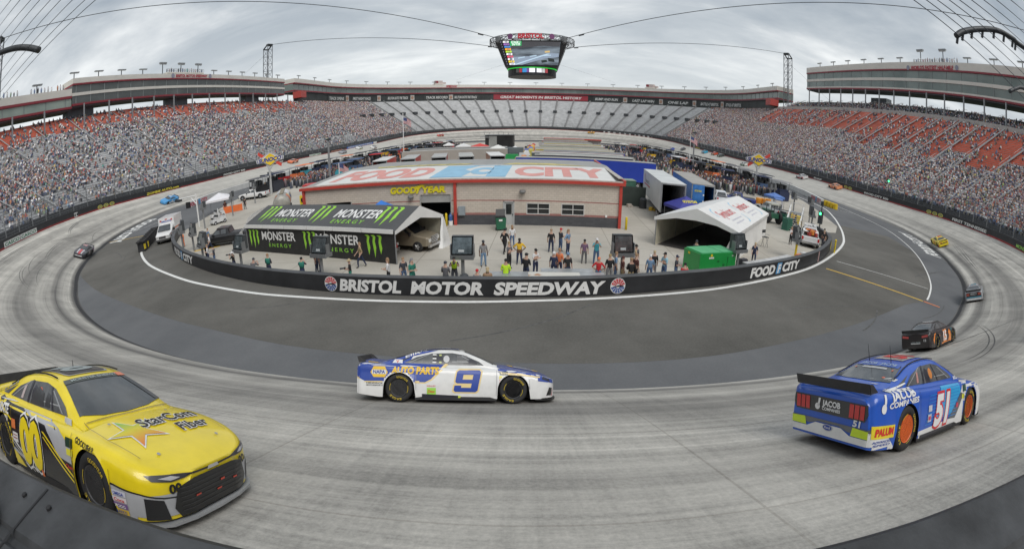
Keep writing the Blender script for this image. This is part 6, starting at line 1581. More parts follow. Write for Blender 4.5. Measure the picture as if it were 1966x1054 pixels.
# ---------------------------------------------------------------- the garage building
def block_mat(name,c,c2):
 m = bpy.data.materials.new(name); m.use_nodes = True; t = m.node_tree; b = t.nodes['Principled BSDF']; b.inputs['Roughness'].default_value = .85
 tcn = t.nodes.new('ShaderNodeTexCoord'); mp = t.nodes.new('ShaderNodeMapping'); mp.inputs['Rotation'].default_value = (R_(90),0,0)
 br = t.nodes.new('ShaderNodeTexBrick'); br.inputs['Scale'].default_value = 1; br.inputs['Brick Width'].default_value = .42; br.inputs['Row Height'].default_value = .21; br.inputs['Mortar Size'].default_value = .012
 br.inputs['Color1'].default_value = c + (1,); br.inputs['Color2'].default_value = c2 + (1,); br.inputs['Mortar'].default_value = tuple(x * .72 for x in c) + (1,)
 t.links.new(tcn.outputs['Object'],mp.inputs[0]); t.links.new(mp.outputs[0],br.inputs[0]); t.links.new(br.outputs[0],b.inputs['Base Color']); return m
M_BLK = block_mat('block_tan',(.56,.50,.435),(.505,.45,.39)); M_BLKD = block_mat('block_charcoal',(.085,.087,.095),(.065,.067,.075)); M_BAND = block_mat('block_rose',(.36,.17,.15),(.30,.14,.125))
M_RTRIM = PM('trim_red',(.46,.055,.04),.45,var=.1,scale=2)
BX0,BX1,BY0,BY1,BH = -19.7,11.0,44.4,73.0,4.2
gb = thing('garage_building','long tan block garage building with red trim and a huge painted white roof panel','building',(0,0,0))
opens = [(-17.1,-14.4,0,2.55),(-7.45,-4.55,0,2.9),(.25,1.25,0,2.25),(2.35,4.45,1.05,2.1),(5.5,7.6,1.05,2.1)]
xs = sorted(set([BX0,BX1] + [v for o in opens for v in o[:2]])); zs = [0,.95,1.15,1.05,2.1,2.25,2.36,2.55,2.9,BH]; zs = sorted(set(zs)); mats_ = {}
w1,w2,w3 = MB(),MB(),MB()
for xa,xb in zip(xs[:-1],xs[1:]):
 for za,zb in zip(zs[:-1],zs[1:]):
  cx,cz = (xa + xb) / 2,(za + zb) / 2
  if any(o[0] < cx < o[1] and o[2] < cz < o[3] for o in opens): continue
  tgt = w2 if cz < .95 else (w3 if (.95 < cz < 1.15 or 2.25 < cz < 2.36) else w1)
  tgt.box((cx,BY0 + .15,cz),(xb - xa,.3,zb - za))
w1.box((BX1 - .15,(BY0 + BY1) / 2 + .15,(BH + .95) / 2),(.3,BY1 - BY0 - .3,BH - .95)); w2.box((BX1 - .15,(BY0 + BY1) / 2 + .15,.475),(.3,BY1 - BY0 - .3,.95)); w1.box((BX0 + .15,(BY0 + BY1) / 2 + .15,BH / 2),(.3,BY1 - BY0 - .3,BH)); w1.box(((BX0 + BX1) / 2,BY1 - .15,BH / 2),(BX1 - BX0 - .6,.3,BH))
w1.build('upper_wall',M_BLK,gb); w2.build('lower_wall',M_BLKD,gb); w3.build('rose_band',M_BAND,gb)
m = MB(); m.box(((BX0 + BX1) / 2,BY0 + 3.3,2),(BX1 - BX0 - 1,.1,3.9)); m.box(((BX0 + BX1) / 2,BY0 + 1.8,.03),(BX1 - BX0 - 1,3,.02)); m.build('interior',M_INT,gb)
RY,RZ = 59.0,4.7
m = MB(); m.add([(BX0 - .3,BY0 - .3,BH + .05),(BX1 + .3,BY0 - .3,BH + .05),(BX1 + .3,RY,RZ),(BX0 - .3,RY,RZ),(BX1 + .3,BY1 + .3,BH + .05),(BX0 - .3,BY1 + .3,BH + .05)],[(0,1,2,3),(3,2,4,5)])
m.add([(BX0,BY0,BH),(BX0,BY1,BH),(BX0,RY,RZ - .06)],[(0,1,2)]); m.add([(BX1,BY0,BH),(BX1,BY1,BH),(BX1,RY,RZ - .06)],[(0,1,2)])
rf = m.build('roof',PM('roof_grey',(.30,.30,.29),.6,var=.2,scale=.6),gb,fix=False)
def rfn(u,v,o_=.03):      # u across (x), v up the slope from the front eave
 t = v / (RY - BY0 + .3); return (u,BY0 - .3 + v,BH + .05 + (RZ - BH - .05) * t + o_)
m = MB(); lay(m,poly2d([(BX0 + .9,.9),(BX1 - .5,.9),(BX1 - .3,12.4),(BX0 + .5,12.4)]),rfn); m.build('roof_panel',PM('roof_white',(.66,.66,.64),.55,var=.08,scale=.5),rf,fix=False)
M_MRED = PM('mural_red',(.64,.29,.26),.6,var=.12,scale=.7); M_MBLU = PM('mural_blue',(.26,.48,.65),.6,var=.12,scale=.7)
m = MB(); f2 = lambda u,v: rfn(u,v,.045)
lay(m,off2d(text2d('FOOD',7.4,10.2,bold=.05),-17.8,3.1),f2); lay(m,off2d(text2d('CITY',7.4,9.4,bold=.05),.9,3.1),f2); m.build('roof_lettering',M_MRED,rf,fix=False)
m = MB(); lay(m,poly2d([(-6.9,1.9),(-3.9,1.9),(-3.4,6),(-4.4,8),(-3.2,11.8),(-6.9,11.8)]),f2); lay(m,poly2d([(-1.6,1.9),(.3,1.9),(.3,11.8),(-1.6,11.8)]),f2); lay(m,off2d(text2d('C',5.0,2.2,bold=.09),-3.6,4.4),f2); lay(m,poly2d([(-6.9,1.7),(.3,1.7),(.3,2.1),(-6.9,2.1)]),f2); lay(m,poly2d([(-4,11.4),(-1,11.4),(-1,11.9),(-4,11.9)]),f2); m.build('roof_emblem',M_MBLU,rf,fix=False)
m = MB(); f3 = lambda u,v: rfn(u,v,.03)
for k in range(9): lay(m,off2d(poly2d([(0,0),(.9,0),(1.6,1.5),(.5,1.2),(-.2,1.5)]),-16 + k * 1.25,13.0),f3)
lay(m,poly2d([(-1,13.1),(9,12.9),(4.5,14.9),(.5,14.9)]),f3); m.build('roof_yellow_mural',PM('mural_yellow',(.52,.45,.17),.6,var=.3,scale=1.4),rf,fix=False)
m = MB()
m.box(((BX0 + BX1) / 2,BY0 - .16,BH - .06),(BX1 - BX0 + .5,.32,.28)); m.box((BX1 + .16,BY0 + 14,BH + .2),(.22,28.6,.25),0); m.build('gutter',M_RTRIM,gb)
m = MB(); m.box(((BX0 + BX1) / 2,BY0 + .05,BH + .13),(BX1 - BX0 + .3,.5,.1)); m.box((BX1 - .1,BY0 + 8,BH + .42),(.45,15,.08)); m.build('roof_edge',PM('edge_beige',(.45,.42,.38),.6,var=.25,scale=3),gb)
for x in (BX0 + .12,-4.15,BX1 - .14): m = MB(); m.box((x,BY0 - .10,BH / 2 - .08),(.26,.2,BH - .16)); m.build('downpipe',M_RTRIM,gb)
for (xa,xb,za,zb) in opens[3:]:
 m = MB(); fr = .07
 m.box(((xa + xb) / 2,BY0 + .02,za + fr / 2),(xb - xa,.1,fr)); m.box(((xa + xb) / 2,BY0 + .02,zb - fr / 2),(xb - xa,.1,fr)); m.box(((xa + xb) / 2,BY0 + .02,(za + zb) / 2),(xb - xa,.07,.06))
 for x in (xa + fr / 2,xb - fr / 2,(xa + xb) / 2): m.box((x,BY0 + .03,(za + zb) / 2),(fr,.085,zb - za - 2 * fr))
 o = m.build('window',PM('frame_pale',(.55,.55,.54),.5),gb)
 m = MB(); m.box(((xa + xb) / 2,BY0 + .09,(za + zb) / 2),(xb - xa,.03,zb - za)); m.build('pane',PM('pane_dark',(.025,.028,.03),.15),o)
xa,xb,za,zb = opens[2]; m = MB(); m.box(((xa + xb) / 2,BY0 + .08,zb / 2),(xb - xa,.06,zb));
for x in (xa + .04,xb - .04): m.box((x,BY0 + .0,zb / 2),(.09,.12,zb))
m.box(((xa + xb) / 2,BY0,zb - .04),(xb - xa,.12,.08)); o = m.build('door',PM('door_pale',(.46,.47,.47),.5),gb)
m = MB(); m.box((.75,BY0 + .03,1.5),(.5,.04,.95)); m.build('door_pane',PM('pane_dark',(.025,.028,.03),.15),o); m = MB(); m.box((1.12,BY0 - .01,1.0),(.08,.08,.12)); m.build('handle',M_DSTEEL,o)
for i_,(xa,xb,za,zb) in enumerate(opens[:2]):
 m = MB(); h = .75 if i_ else .0
 if h:
  for j in range(5): m.box(((xa + xb) / 2,BY0 + .12,zb - h + .15 * j + .07),(xb - xa,.05,.14))
 for x in (xa,xb): m.box((x,BY0 - .02,zb / 2),(.08,.06,zb))
 m.build('roller_door',PM('roller_grey',(.36,.36,.35),.5),gb)
for x,z in ((3.2 - 1.2,2.95),(-8.3,2.55)):
 m = MB(); m.lathe([(.05,0),(.2,.05),(.3,.2),(.25,.38)],(x,BY0 - .3,z),ax='z',n=14); m.box((x,BY0 - .1,z + .3),(.1,.35,.1)); m.build('wall_lamp',PM('lamp_grey',(.20,.20,.2),.4),gb)
m = MB(); m.box((-3.55,BY0 - .12,1.35),(.62,.24,.85)); m.box((-3.55,BY0 - .25,1.35),(.5,.03,.7)); m.build('electric_box',PM('box_bluegrey',(.27,.31,.34),.5),gb)
m = MB(); m.box((9.6,BY0 - .06,1.1),(.18,.12,.18)); m.build('socket',WHITE,gb)
M_GY = PM('letters_yellow',(.72,.62,.02),.4,var=.05)
for s_,x0,w_ in (('GOOD',-10.35,2.55),('YEAR',-7.35,2.35)):
 m = MB(); vf = text2d(s_,.58,w_,shear=.12,bold=.05)
 lay(m,vf,lambda u,v: (x0 + u,BY0 - .12,3.13 + v)); lay(m,vf,lambda u,v: (x0 + u,BY0 - .03,3.13 + v)); m.build('wall_lettering',M_GY,gb,fix=False)
m = MB(); lay(m,poly2d([(-7.85,3.05),(-7.7,3.4),(-7.9,3.72),(-7.3,3.9),(-6.7,3.82),(-7.25,3.72),(-7.5,3.45),(-7.62,3.08)]),lambda u,v: (u,BY0 - .14,v)); m.build('winged_foot_sign',M_GY,gb,fix=False)
M_BOL = PM('bollard_yellow',(.70,.52,.02),.45)
for x,y,lab in ((-4.95,43.9,'yellow bollard beside the open roller door of the garage'),(11.45,44.0,'yellow bollard at the right corner of the garage')):
 m = MB(); m.lathe([(.11,0),(.11,1.1),(.09,1.18),(.04,1.21)],(x,y,0),n=12); tag(m.build('bollard',M_BOL,None,smooth=True),lab,'bollard')
t = thing('propane_bottle','tall blue and white gas bottle against the garage wall by the red downpipe','bottle',(-4.6,44.15,0)); m = MB(); m.lathe([(.2,0),(.21,.45)],(0,0,0),n=12); m.build('base',WHITE,t); m = MB(); m.lathe([(.17,.45),(.18,.9),(.1,1.02),(.05,1.06),(.05,1.2)],(0,0,0),n=12); m.build('bottle_top',PM('bottle_blue',(.05,.12,.35),.4),t)

# ---------------------------------------------------------------- marquees
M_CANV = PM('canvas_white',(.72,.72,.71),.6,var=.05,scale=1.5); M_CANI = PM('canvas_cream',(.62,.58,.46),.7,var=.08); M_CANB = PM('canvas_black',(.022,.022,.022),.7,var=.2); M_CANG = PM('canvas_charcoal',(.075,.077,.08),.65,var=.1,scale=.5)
def marquee(label,o_,ux,L,Wd,h,hr,side_mat,roof_mat,open_end):
 """o_: front-left ground corner, ux: unit vector along the length; depth runs to its left"""
 ang = math.atan2(ux[1],ux[0]); t = thing('marquee',label,'tent',(o_[0],o_[1],0),ang); return t
# black marquee, long side along the track
A = Vector((-21.9,36.7)); B = Vector((-5.9,31.1)); ux = (B - A).normalized(); ang = math.atan2(ux.y,ux.x); L = (B - A).length; D = 6.0
t1 = thing('marquee','long black marquee with green claw marks and white lettering, open at its right end','tent',(A.x,A.y,0),ang)
H1,HR = 2.35,3.55
m = MB(); m.add([(0,0,.02),(L,0,.02),(L,0,H1 - .2),(0,0,H1 - .2)],[(0,1,2,3)]); m.box((L / 2,.04,H1 / 2),(L,.03,H1 - .3)); m.build('front_wall',M_CANB,t1)
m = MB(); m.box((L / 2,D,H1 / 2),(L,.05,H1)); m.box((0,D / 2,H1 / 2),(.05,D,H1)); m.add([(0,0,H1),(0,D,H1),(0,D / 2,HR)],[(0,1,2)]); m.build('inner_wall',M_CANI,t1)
m = MB(); m.add([(-.1,-.15,H1),(L + .1,-.15,H1),(L + .1,D / 2,HR),(-.1,D / 2,HR),(L + .1,D + .15,H1),(-.1,D + .15,H1)],[(0,1,2,3),(3,2,4,5)]); r1 = m.build('roof',M_CANG,t1,fix=False)
m = MB()
for i in range(6): m.box((L * (i + .5) / 6,-.17,H1 - .04),(L / 6 - .05,.05,.30))
m.build('white_valance',M_CANV,t1)
m = MB(); m.add([(L + .12,-.15,H1 - .25),(L + .12,D + .15,H1 - .25),(L + .12,D + .15,H1),(L + .12,D / 2,HR + .02),(L + .12,-.15,H1),(L + .12,D / 2,H1 + .35)],[(0,5,3,4),(5,1,2,3)]); m.build('gable',M_CANV,t1,fix=False)
for x,y in ((L,0),(0,0),(L,D),(0,D)): m = MB(); m.tube((x,y,0),(x,y,H1),.05,n=6); m.build('pole',M_STEEL,t1)
m = MB(); vs_ = []; n = 13
for i in range(n):
 a = i / (n - 1); zig = .14 * (1 if i % 2 else -1)
 for z,spread in ((0,1.5),(.5,1.0),(1.2,.75),(1.8,.35),(2.25,.15)): vs_.append((L + .25 + zig * (1.2 - z * .3) + .4 * (1 - z / 2.3),D - .1 - a * spread + .3 * (1 - z / 2.3),z))
m.add(vs_,[(i * 5 + k,i * 5 + k + 1,(i + 1) * 5 + k + 1,(i + 1) * 5 + k) for i in range(n - 1) for k in range(4)]); m.build('gathered_curtain',M_CANV,t1,fix=False,smooth=True)
m = MB()
for i in range(1,6): m.add([(L * i / 6 - .03,-.15,H1 + .012),(L * i / 6 + .03,-.15,H1 + .012),(L * i / 6 + .03,D / 2,HR + .012),(L * i / 6 - .03,D / 2,HR + .012)],[(0,1,2,3)])
m.build('roof_seams',PM('seam_grey',(.11,.11,.115),.6),r1,fix=False)
def ffn(u,v): return (u,-.012,v)
def rf1(u,v): k = v / 3.4; return (u,-.15 + (D / 2 + .15) * k,H1 + (HR - H1) * k + .014)
def claw(x,y,h,w,mb,fn):
 for i,(l,b) in enumerate(((1.0,0),(1.12,.03),(.92,.0))):
  x0 = x + i * w * .36
  P_ = [(x0 - .05 * w,y),(x0 + .16 * w,y + .02 * h),(x0 + .26 * w,y - .06 * h),(x0 + .20 * w,y - .3 * h),(x0 + .26 * w,y - .62 * h),(x0 + .17 * w,y - h * l),(x0 + .10 * w,y - .66 * h),(x0 + .06 * w,y - .33 * h),(x0 + .10 * w,y - .08 * h)]
  c = (sum(p[0] for p in P_) / 9,sum(p[1] for p in P_) / 9)
  lay(mb,(P_,[(0,1,2),(0,2,8),(8,2,3),(8,3,7),(7,3,4),(7,4,6),(6,4,5)]),fn)
M_CLAW = PM('claw_green',(.30,.62,.05),.5,var=.2,scale=2); M_CLT = PM('green_letters',(.22,.50,.05),.5)
m = MB()
for x in (.35,L * .455,L * .845): claw(x,1.95,1.45,1.5,m,ffn)
m.build('claw_marks',M_CLAW,t1,fix=False)
m = MB();
for x in (2.3,L * .545):
 lay(m,off2d(text2d('MONSTER',.72,4.5,bold=.02),x,1.15),ffn); lay(m,poly2d([(x + .98,.95),(x + 1.04,.95),(x + 1.04,2.08),(x + .98,2.08)]),lambda u,v: (u,-.02,v))
m.build('wall_lettering',M_LET,t1,fix=False)
m = MB(); [lay(m,off2d(text2d('ENERGY',.30,3.0,space=1.5,bold=.02),x,.55),ffn) for x in (3.2,L * .545 + .9)]; m.build('green_lettering',M_CLT,t1,fix=False)
m = MB()
for x in (1.0,L * .46,L * .86): claw(x - .2,3.1,2.3,1.7,m,rf1)
m.build('roof_claw_marks',M_CLAW,r1,fix=False)
m = MB(); [lay(m,off2d(text2d('MONSTER',1.15,4.4,bold=.02,shear=.05),x,1.5),rf1) for x in (2.9,L * .46 + 2.3)]; m.build('roof_lettering',M_LET,r1,fix=False)
m = MB(); [lay(m,off2d(text2d('ENERGY',.5,3.2,space=1.5,bold=.02),x,.7),rf1) for x in (3.1,L * .46 + 2.6)]; m.build('roof_green_lettering',M_CLT,r1,fix=False)
# white marquee on the right: open gable facing the camera side
A = Vector((13.0,38.6)); B = Vector((18.4,34.9)); C_ = Vector((28.4,46.9)); ux = (B - A).normalized(); vy = (C_ - B); LB = vy.length; ang = math.atan2(ux.y,ux.x); WD = (B - A).length + .3; LB = 15.0
t2 = thing('marquee','white marquee with red lettering on its roof, open gable end towards the track','tent',(A.x,A.y,0),ang); H2,HR2 = 2.35,3.55
m = MB(); n = 46; vs_ = []
for x in (WD,):
 for i in range(n + 1):
  y = LB * i / n; wv = .05 * (1 if i % 2 else -1)
  for z in (0,H2): vs_.append((x + wv * (1.3 if z == 0 else .5),y,z))
m.add(vs_,[(2 * i,2 * i + 1,2 * i + 3,2 * i + 2) for i in range(n)]); m.build('side_wall',M_CANV,t2,fix=False)
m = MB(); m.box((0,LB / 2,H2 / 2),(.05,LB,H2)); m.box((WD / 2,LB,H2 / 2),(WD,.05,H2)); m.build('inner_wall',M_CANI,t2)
m = MB(); m.box((WD / 2,LB / 2,.025),(WD - .3,LB - .6,.02)); m.build('floor_mat',PM('floor_dark',(.05,.045,.045),.9),t2)
m = MB(); m.add([(-.15,-.1,H2),(WD / 2,-.1,HR2),(WD + .15,-.1,H2),(-.15,LB + .1,H2),(WD / 2,LB + .1,HR2),(WD + .15,LB + .1,H2)],[(0,1,4,3),(1,2,5,4)]); r2 = m.build('roof',M_CANV,t2,fix=False)
m = MB(); m.add([(-.15,-.12,H2 - .28),(WD / 4,-.12,H2 + .18),(WD / 2,-.12,H2 + .28),(WD * .75,-.12,H2 + .18),(WD + .15,-.12,H2 - .28),(WD + .15,-.12,H2 + .02),(WD / 2,-.12,HR2 + .02),(-.15,-.12,H2 + .02)],[(0,1,7),(1,2,6,7),(2,3,5,6),(3,4,5)]); m.build('gable',M_CANV,t2,fix=False)
m = MB(); m.add([(WD + .16,-.1,H2 - .25),(WD + .16,LB,H2 - .25),(WD + .16,LB,H2 + .02),(WD + .16,-.1,H2 + .02)],[(0,1,2,3)]); m.build('side_valance',PM('canvas_shade',(.62,.62,.61),.6),t2,fix=False)
for x,y in ((0,0),(WD,0),(0,5),(0,10)): m = MB(); m.tube((x,y,0),(x,y,H2),.05,n=6); m.build('pole',M_STEEL,t2)
m = MB(); vs_ = []
for i in range(9):
 for z,sp_ in ((0,1.1),(.9,.7),(1.7,.4),(2.3,.2)): vs_.append((WD - .1 - sp_ * i / 8,-.1 + .12 * (i % 2) + .1,z))
m.add(vs_,[(i * 4 + k,i * 4 + k + 1,(i + 1) * 4 + k + 1,(i + 1) * 4 + k) for i in range(8) for k in range(3)]); m.build('gathered_curtain',M_CANV,t2,fix=False)
def rf2(u,v): k = (WD / 2 + .15 - v) / (WD / 2 + .15); return (WD / 2 + (WD / 2 + .15) * k,u,HR2 + (H2 - HR2) * k + .014)
m = MB()
for x in (1.9,8.3): lay(m,off2d(text2d('Symbicort',1.0,4.2,bold=.01),x,1.75),rf2)
m.build('roof_lettering',PM('ink_softred',(.62,.10,.10),.5,var=0),r2,fix=False)
m = MB()
for x in (2.6,9.0):
 for j,w_ in ((0,3.4),(.42,2.8)): lay(m,off2d(text2d('budesonide formoterol',.2,w_,bold=0),x,1.15 - j),rf2)
m.build('roof_small_lettering',PM('ink_softgrey',(.5,.5,.62),.5,var=0),r2,fix=False)
m = MB()
for x in (1.6,8.0):
 for a0,cx,cy in ((95,x + .7,2.3),(-85,x + 4.4,1.2)):
  pts = [(cx + .85 * math.cos(R_(a0 + i * 13)) * 1.2,cy + .75 * math.sin(R_(a0 + i * 13))) for i in range(9)] + [(cx + .95 * math.cos(R_(a0 + i * 13)) * 1.2,cy + .9 * math.sin(R_(a0 + i * 13))) for i in range(8,-1,-1)]
  lay(m,(pts,[(i,i + 1,16 - i,17 - i) for i in range(8)]),rf2)
m.build('roof_swirl',PM('swirl_blue',(.35,.60,.78),.5,var=0),r2,fix=False)

def canopy(label,x,y,s,h,col,rz=0,text=None,legs=True,peak=1.0,cat='canopy'):
 t = thing('pop_up_canopy',label,cat,(x,y,0),rz); c = PM('canvas_%02d%02d%02d' % tuple(int(q * 99) for q in col),col,.6,var=.06)
 m = MB(); a = s / 2; m.add([(-a,-a,h),(a,-a,h),(a,a,h),(-a,a,h),(0,0,h + peak),(-a,-a,h - .28),(a,-a,h - .28),(a,a,h - .28),(-a,a,h - .28)],[(0,1,4),(1,2,4),(2,3,4),(3,0,4),(5,6,1,0),(6,7,2,1),(7,8,3,2),(8,5,0,3)]); m.build('canopy_top',c,t,fix=False)
 if legs:
  for i in (-1,1):
   for j in (-1,1): m = MB(); m.tube((i * a * .95,j * a * .95,0),(i * a * .95,j * a * .95,h),.035,n=5); m.build('leg',M_STEEL,t)
 if text:
  m = MB(); lay(m,off2d(text2d(text,.34,1.7,bold=.03),-.85,0),lambda u,v: (u,-a + .75 + v * .9,h + (.75 + v * .9) / a * peak + .02)); m.build('canopy_lettering',M_GY,t,fix=False)
 return t
canopy('navy blue pop-up canopy with yellow lettering standing between the white trailer and the white marquee',18.0,47.4,3.3,2.15,(.045,.05,.28),.25,'GOODYEAR')
canopy('small bright blue pop-up canopy between the garage and the black marquee',-10.0,40.6,2.6,2.2,(.03,.18,.60),.2,peak=.9)
canopy('white pop-up canopy over people beside left pit road',-45.5,63.4,4.2,2.3,(.74,.73,.76),.5,peak=.9)
canopy('small white pop-up canopy beyond the haulers, nearest the tall flagpole',-30,134,4,2.6,(.70,.70,.70),.3)
canopy('white pop-up canopy next to a red canopy in the middle of the infield',-24,170,5,2.8,(.68,.68,.68),.1); canopy('bright red pop-up canopy between white canopies in the middle of the infield',-18,168,6,2.7,(.60,.06,.05),.1)
canopy('wide white canopy peaked above the small haulers in front of the black building block',-7.2,118,6.5,3.4,(.70,.70,.68),0,peak=1.5); canopy('small white canopy left of the far red canopy',-32,185,4,2.8,(.7,.7,.7),.1)
canopy('small white canopy in the middle lane near the green tank',-4.6,142,3.6,2.7,(.7,.7,.7),.1); canopy('blue umbrella shaped canopy among golf carts on the right',38.8,69,2.4,2.1,(.10,.20,.50),.3,peak=.5)
# orange barrier fabric beside the white canopy
m = MB(); m.box((0,0,.55),(3.0,.06,1.0)); m.box((-1.5,0,.6),(.06,.1,1.2)); m.box((1.5,0,.6),(.06,.1,1.2)); o = m.build('barrier_screen',PM('screen_orange',(.72,.16,.04),.7),None); o.location = (-42.0,62.2,0); o.rotation_euler = (0,0,.6); tag(o,'bright orange fabric screen below the white canopy','screen')
# white plastic fence behind the black marquee
t = thing('plastic_fence','wavy white lattice fence running behind the left end of the black marquee','fence',(0,0,0)); P = smooth_pts([(-23.6,37.6,0),(-26.0,42.5,0),(-28.6,47,0),(-30.4,52,0),(-30.4,56,0)],8); m = MB()
for a,b in zip(P[:-1],P[1:]):
 for z in (.3,.7,1.1): m.add([(a.x,a.y,z),(b.x,b.y,z),(b.x,b.y,z + .28),(a.x,a.y,z + .28)],[(0,1,2,3)])
 m.box((a.x,a.y,.7),(.06,.06,1.4))
m.build('fence_panels',PM('plastic_white',(.68,.68,.68),.5),t)
# ---------------------------------------------------------------- road vehicles
def veh_wheel(root,x,y,r=.4,w=.26,rim=(.4,.4,.42)):
 m = MB(); m.lathe([(r * .6,-w / 2),(r * .95,-w / 2),(r,-w / 2 + .04),(r,w / 2 - .04),(r * .95,w / 2),(r * .6,w / 2)],(0,0,0),ax='y',n=20); o = m.build('wheel',M_TYRE,root,smooth=True); o.location = (x,y,r)
 m = MB(); s = -1 if y < 0 else 1
 m.lathe([(0,s * (w / 2 - .02)),(r * .3,s * (w / 2 + .01)),(r * .62,s * (w / 2 - .03))],(0,0,0),ax='y',n=16)
 for i in range(5): a = i * 2 * math.pi / 5; m.tube((r * .1 * math.cos(a),s * (w / 2),r * .1 * math.sin(a)),(r * .58 * math.cos(a),s * (w / 2 - .01),r * .58 * math.sin(a)),.04,n=4)
 m.build('rim',PM('rim_%02d' % int(rim[0] * 99),rim,.3,metal=.7),o)
def loft(mb,secs,mi=0,cap=True):
 """secs: list of (x, [(y,z)...]) half sections mirrored"""
 n = len(secs[0][1]); N = 2 * n; vs_ = []
 for x,P in secs: vs_ += [(x,-y,z) for y,z in P] + [(x,y,z) for y,z in P[::-1]]
 fs = [(i * N + k,i * N + (k + 1) % N,(i + 1) * N + (k + 1) % N,(i + 1) * N + k) for i in range(len(secs) - 1) for k in range(N)]
 if cap: fs += [tuple(range(N)),tuple((len(secs) - 1) * N + k for k in range(N))]
 mb.add(vs_,fs,mi)
M_LAMPR = PM('tail_lamp_red',(.50,.02,.02),.25); M_LAMPW = PM('headlamp_clear',(.62,.62,.6),.15); M_CHROME = PM('chrome',(.55,.55,.56),.2,metal=.9)
def pickup(label,x,y,hd,col,bed=True,L=5.8,W=2.0,extra=None,cat='pickup truck'):
 """nose towards +X of the vehicle"""
 t = thing('pickup_truck',label,cat,(x,y,0),R_(hd)); p = paint('paint_%02d%02d%02d' % tuple(int(c * 99) for c in col),col); w = W / 2
 def sec(zt,ww=w,zb=.45): return [(ww - .06,zb),(ww,zb + .15),(ww,zt - .18),(ww - .08,zt)]
 m = MB(); loft(m,[(-L / 2,sec(1.12,w - .05,.5)),(-L / 2 + .1,sec(1.18)),(-.75,sec(1.18))] if bed else [(-L / 2,sec(1.12)),(-.75,sec(1.18))])
 if bed: pass
 loft(m,[(-.75,sec(1.18)),(1.3,sec(1.16)),(2.4,sec(1.08)),(2.75,sec(1.0,w - .08)),(2.9,sec(.92,w - .25))])
 b = m.build('body',p,t)
 if bed:
  m = MB(); m.box((-L / 2 + 1.12,0,1.19),(2.05,W - .36,.02)); m.build('cargo_bed',PM('bed_dark',(.06,.06,.065),.7),t)
 m = MB(); k0,k1 = (-.85,1.25)
 loft(m,[(k0,[(w - .1,1.12),(w - .14,1.2)]),(k0 + .18,[(w - .1,1.12),(w - .30,1.78)]),(k0 + 1.4,[(w - .1,1.12),(w - .30,1.84)]),(k1 - .75,[(w - .1,1.12),(w - .32,1.78)]),(k1,[(w - .1,1.1),(w - .14,1.16)])]); m.build('cab',p,t)
 g = MB()
 for s in (-1,1):
  for xa,xb in ((k0 + .3,k0 + .95),(k0 + 1.03,k1 - .62)):
   yb = w - .085; yt = w - .275; g.add([(xa,s * yb,1.24),(xb + (.35 if xb > .4 else 0),s * yb,1.24),(xb,s * yt,1.70),(xa + .08,s * yt,1.70)],[(0,1,2,3)])
 o = g.build('side_window',M_GLASS,t,fix=False)
 g = MB(); g.add([(k1 - .03,-w + .28,1.2),(k1 - .03,w - .28,1.2),(k1 - .70,w - .42,1.74),(k1 - .70,-w + .42,1.74)],[(0,1,2,3)]); g.build('windscreen',M_GLASS,t,fix=False).location = (.03,0,.03)
 g = MB(); g.add([(k0 + .01,-w + .32,1.26),(k0 + .01,w - .32,1.26),(k0 + .15,w - .42,1.70),(k0 + .15,-w + .42,1.70)],[(0,1,2,3)]); g.build('rear_window',M_GLASS,t,fix=False).location = (-.03,0,0)
 m = MB(); m.box((2.9,0,.80),(.06,W - .9,.34)); m.build('grille',PM('grille_dark',(.05,.05,.055),.4),t)
 m = MB(); m.box((2.93,0,.52),(.14,W - .2,.2)); m.box((-L / 2 - .06,0,.55),(.12,W - .2,.2)); m.build('bumper',M_CHROME,t)
 for s in (-1,1):
  m = MB(); m.box((2.84,s * (w - .25),.86),(.1,.32,.2)); m.build('headlamp',M_LAMPW,t); m = MB(); m.box((-L / 2 - .005,s * (w - .13),.95),(.05,.2,.34)); m.build('tail_lamp',M_LAMPR,t)
  m = MB(); m.box((k1 - .28,s * (w + .12),1.22),(.12,.22,.2)); m.build('wing_mirror',BLACK,t)
 m = MB(); m.box((0,0,.45),(L - .6,W - .3,.2)); m.build('chassis',M_INT,t)
 for xx in (1.95,-L / 2 + 1.1):
  for s in (-1,1): m = MB(); m.lathe([(.5,-.02),(.5,.02)],(xx,s * (w + .0),.47),ax='y',n=20); m.build('wheel_arch',M_INT,t); veh_wheel(t,xx,s * (w - .08),.42)
 return t
pickup('black pickup truck parked at the left end of the black marquee',-27.3,40.3,195,(.015,.015,.017))
pickup('white pickup truck parked side-on beside left pit road',-47.2,76.3,187,(.72,.72,.72))
t = pickup('white rescue pickup with its open tail towards the camera and gear in the back',31.9,45.6,62,(.72,.72,.72))
m = MB(); m.box((-1.2,0,1.55),(1.9,1.7,.06));
for s in (-1,1):
 for xx in (-2.1,-.3): m.tube((xx,s * .8,1.1),(xx,s * .8,1.56),.05,n=5)
for i in range(3): m.box((.1,-.5 + i * .5,1.98),(.5,.3,.10));
m.box((.0,0,2.06),(.3,1.5,.06)); m.build('rack',WHITE,t)
m = MB(); rr = random.Random(4)
for i in range(14): m.box((-2.5 + rr.random() * 1.5,-.6 + rr.random() * 1.2,1.25 + rr.random() * .3),(.4,.35,.4),i % 3,rz=rr.random())
m.build('rescue_gear',[PM('gear_red',(.40,.05,.04),.6),PM('gear_orange',(.65,.22,.04),.6),PM('gear_dark',(.06,.04,.04),.7)],t)
pickup('white and blue pickup truck behind the blue trailer',29.6,68.8,80,(.66,.68,.72)); pickup('red pickup truck nosed out of the black marquee',-9.5,33.75,-19,(.50,.02,.02))
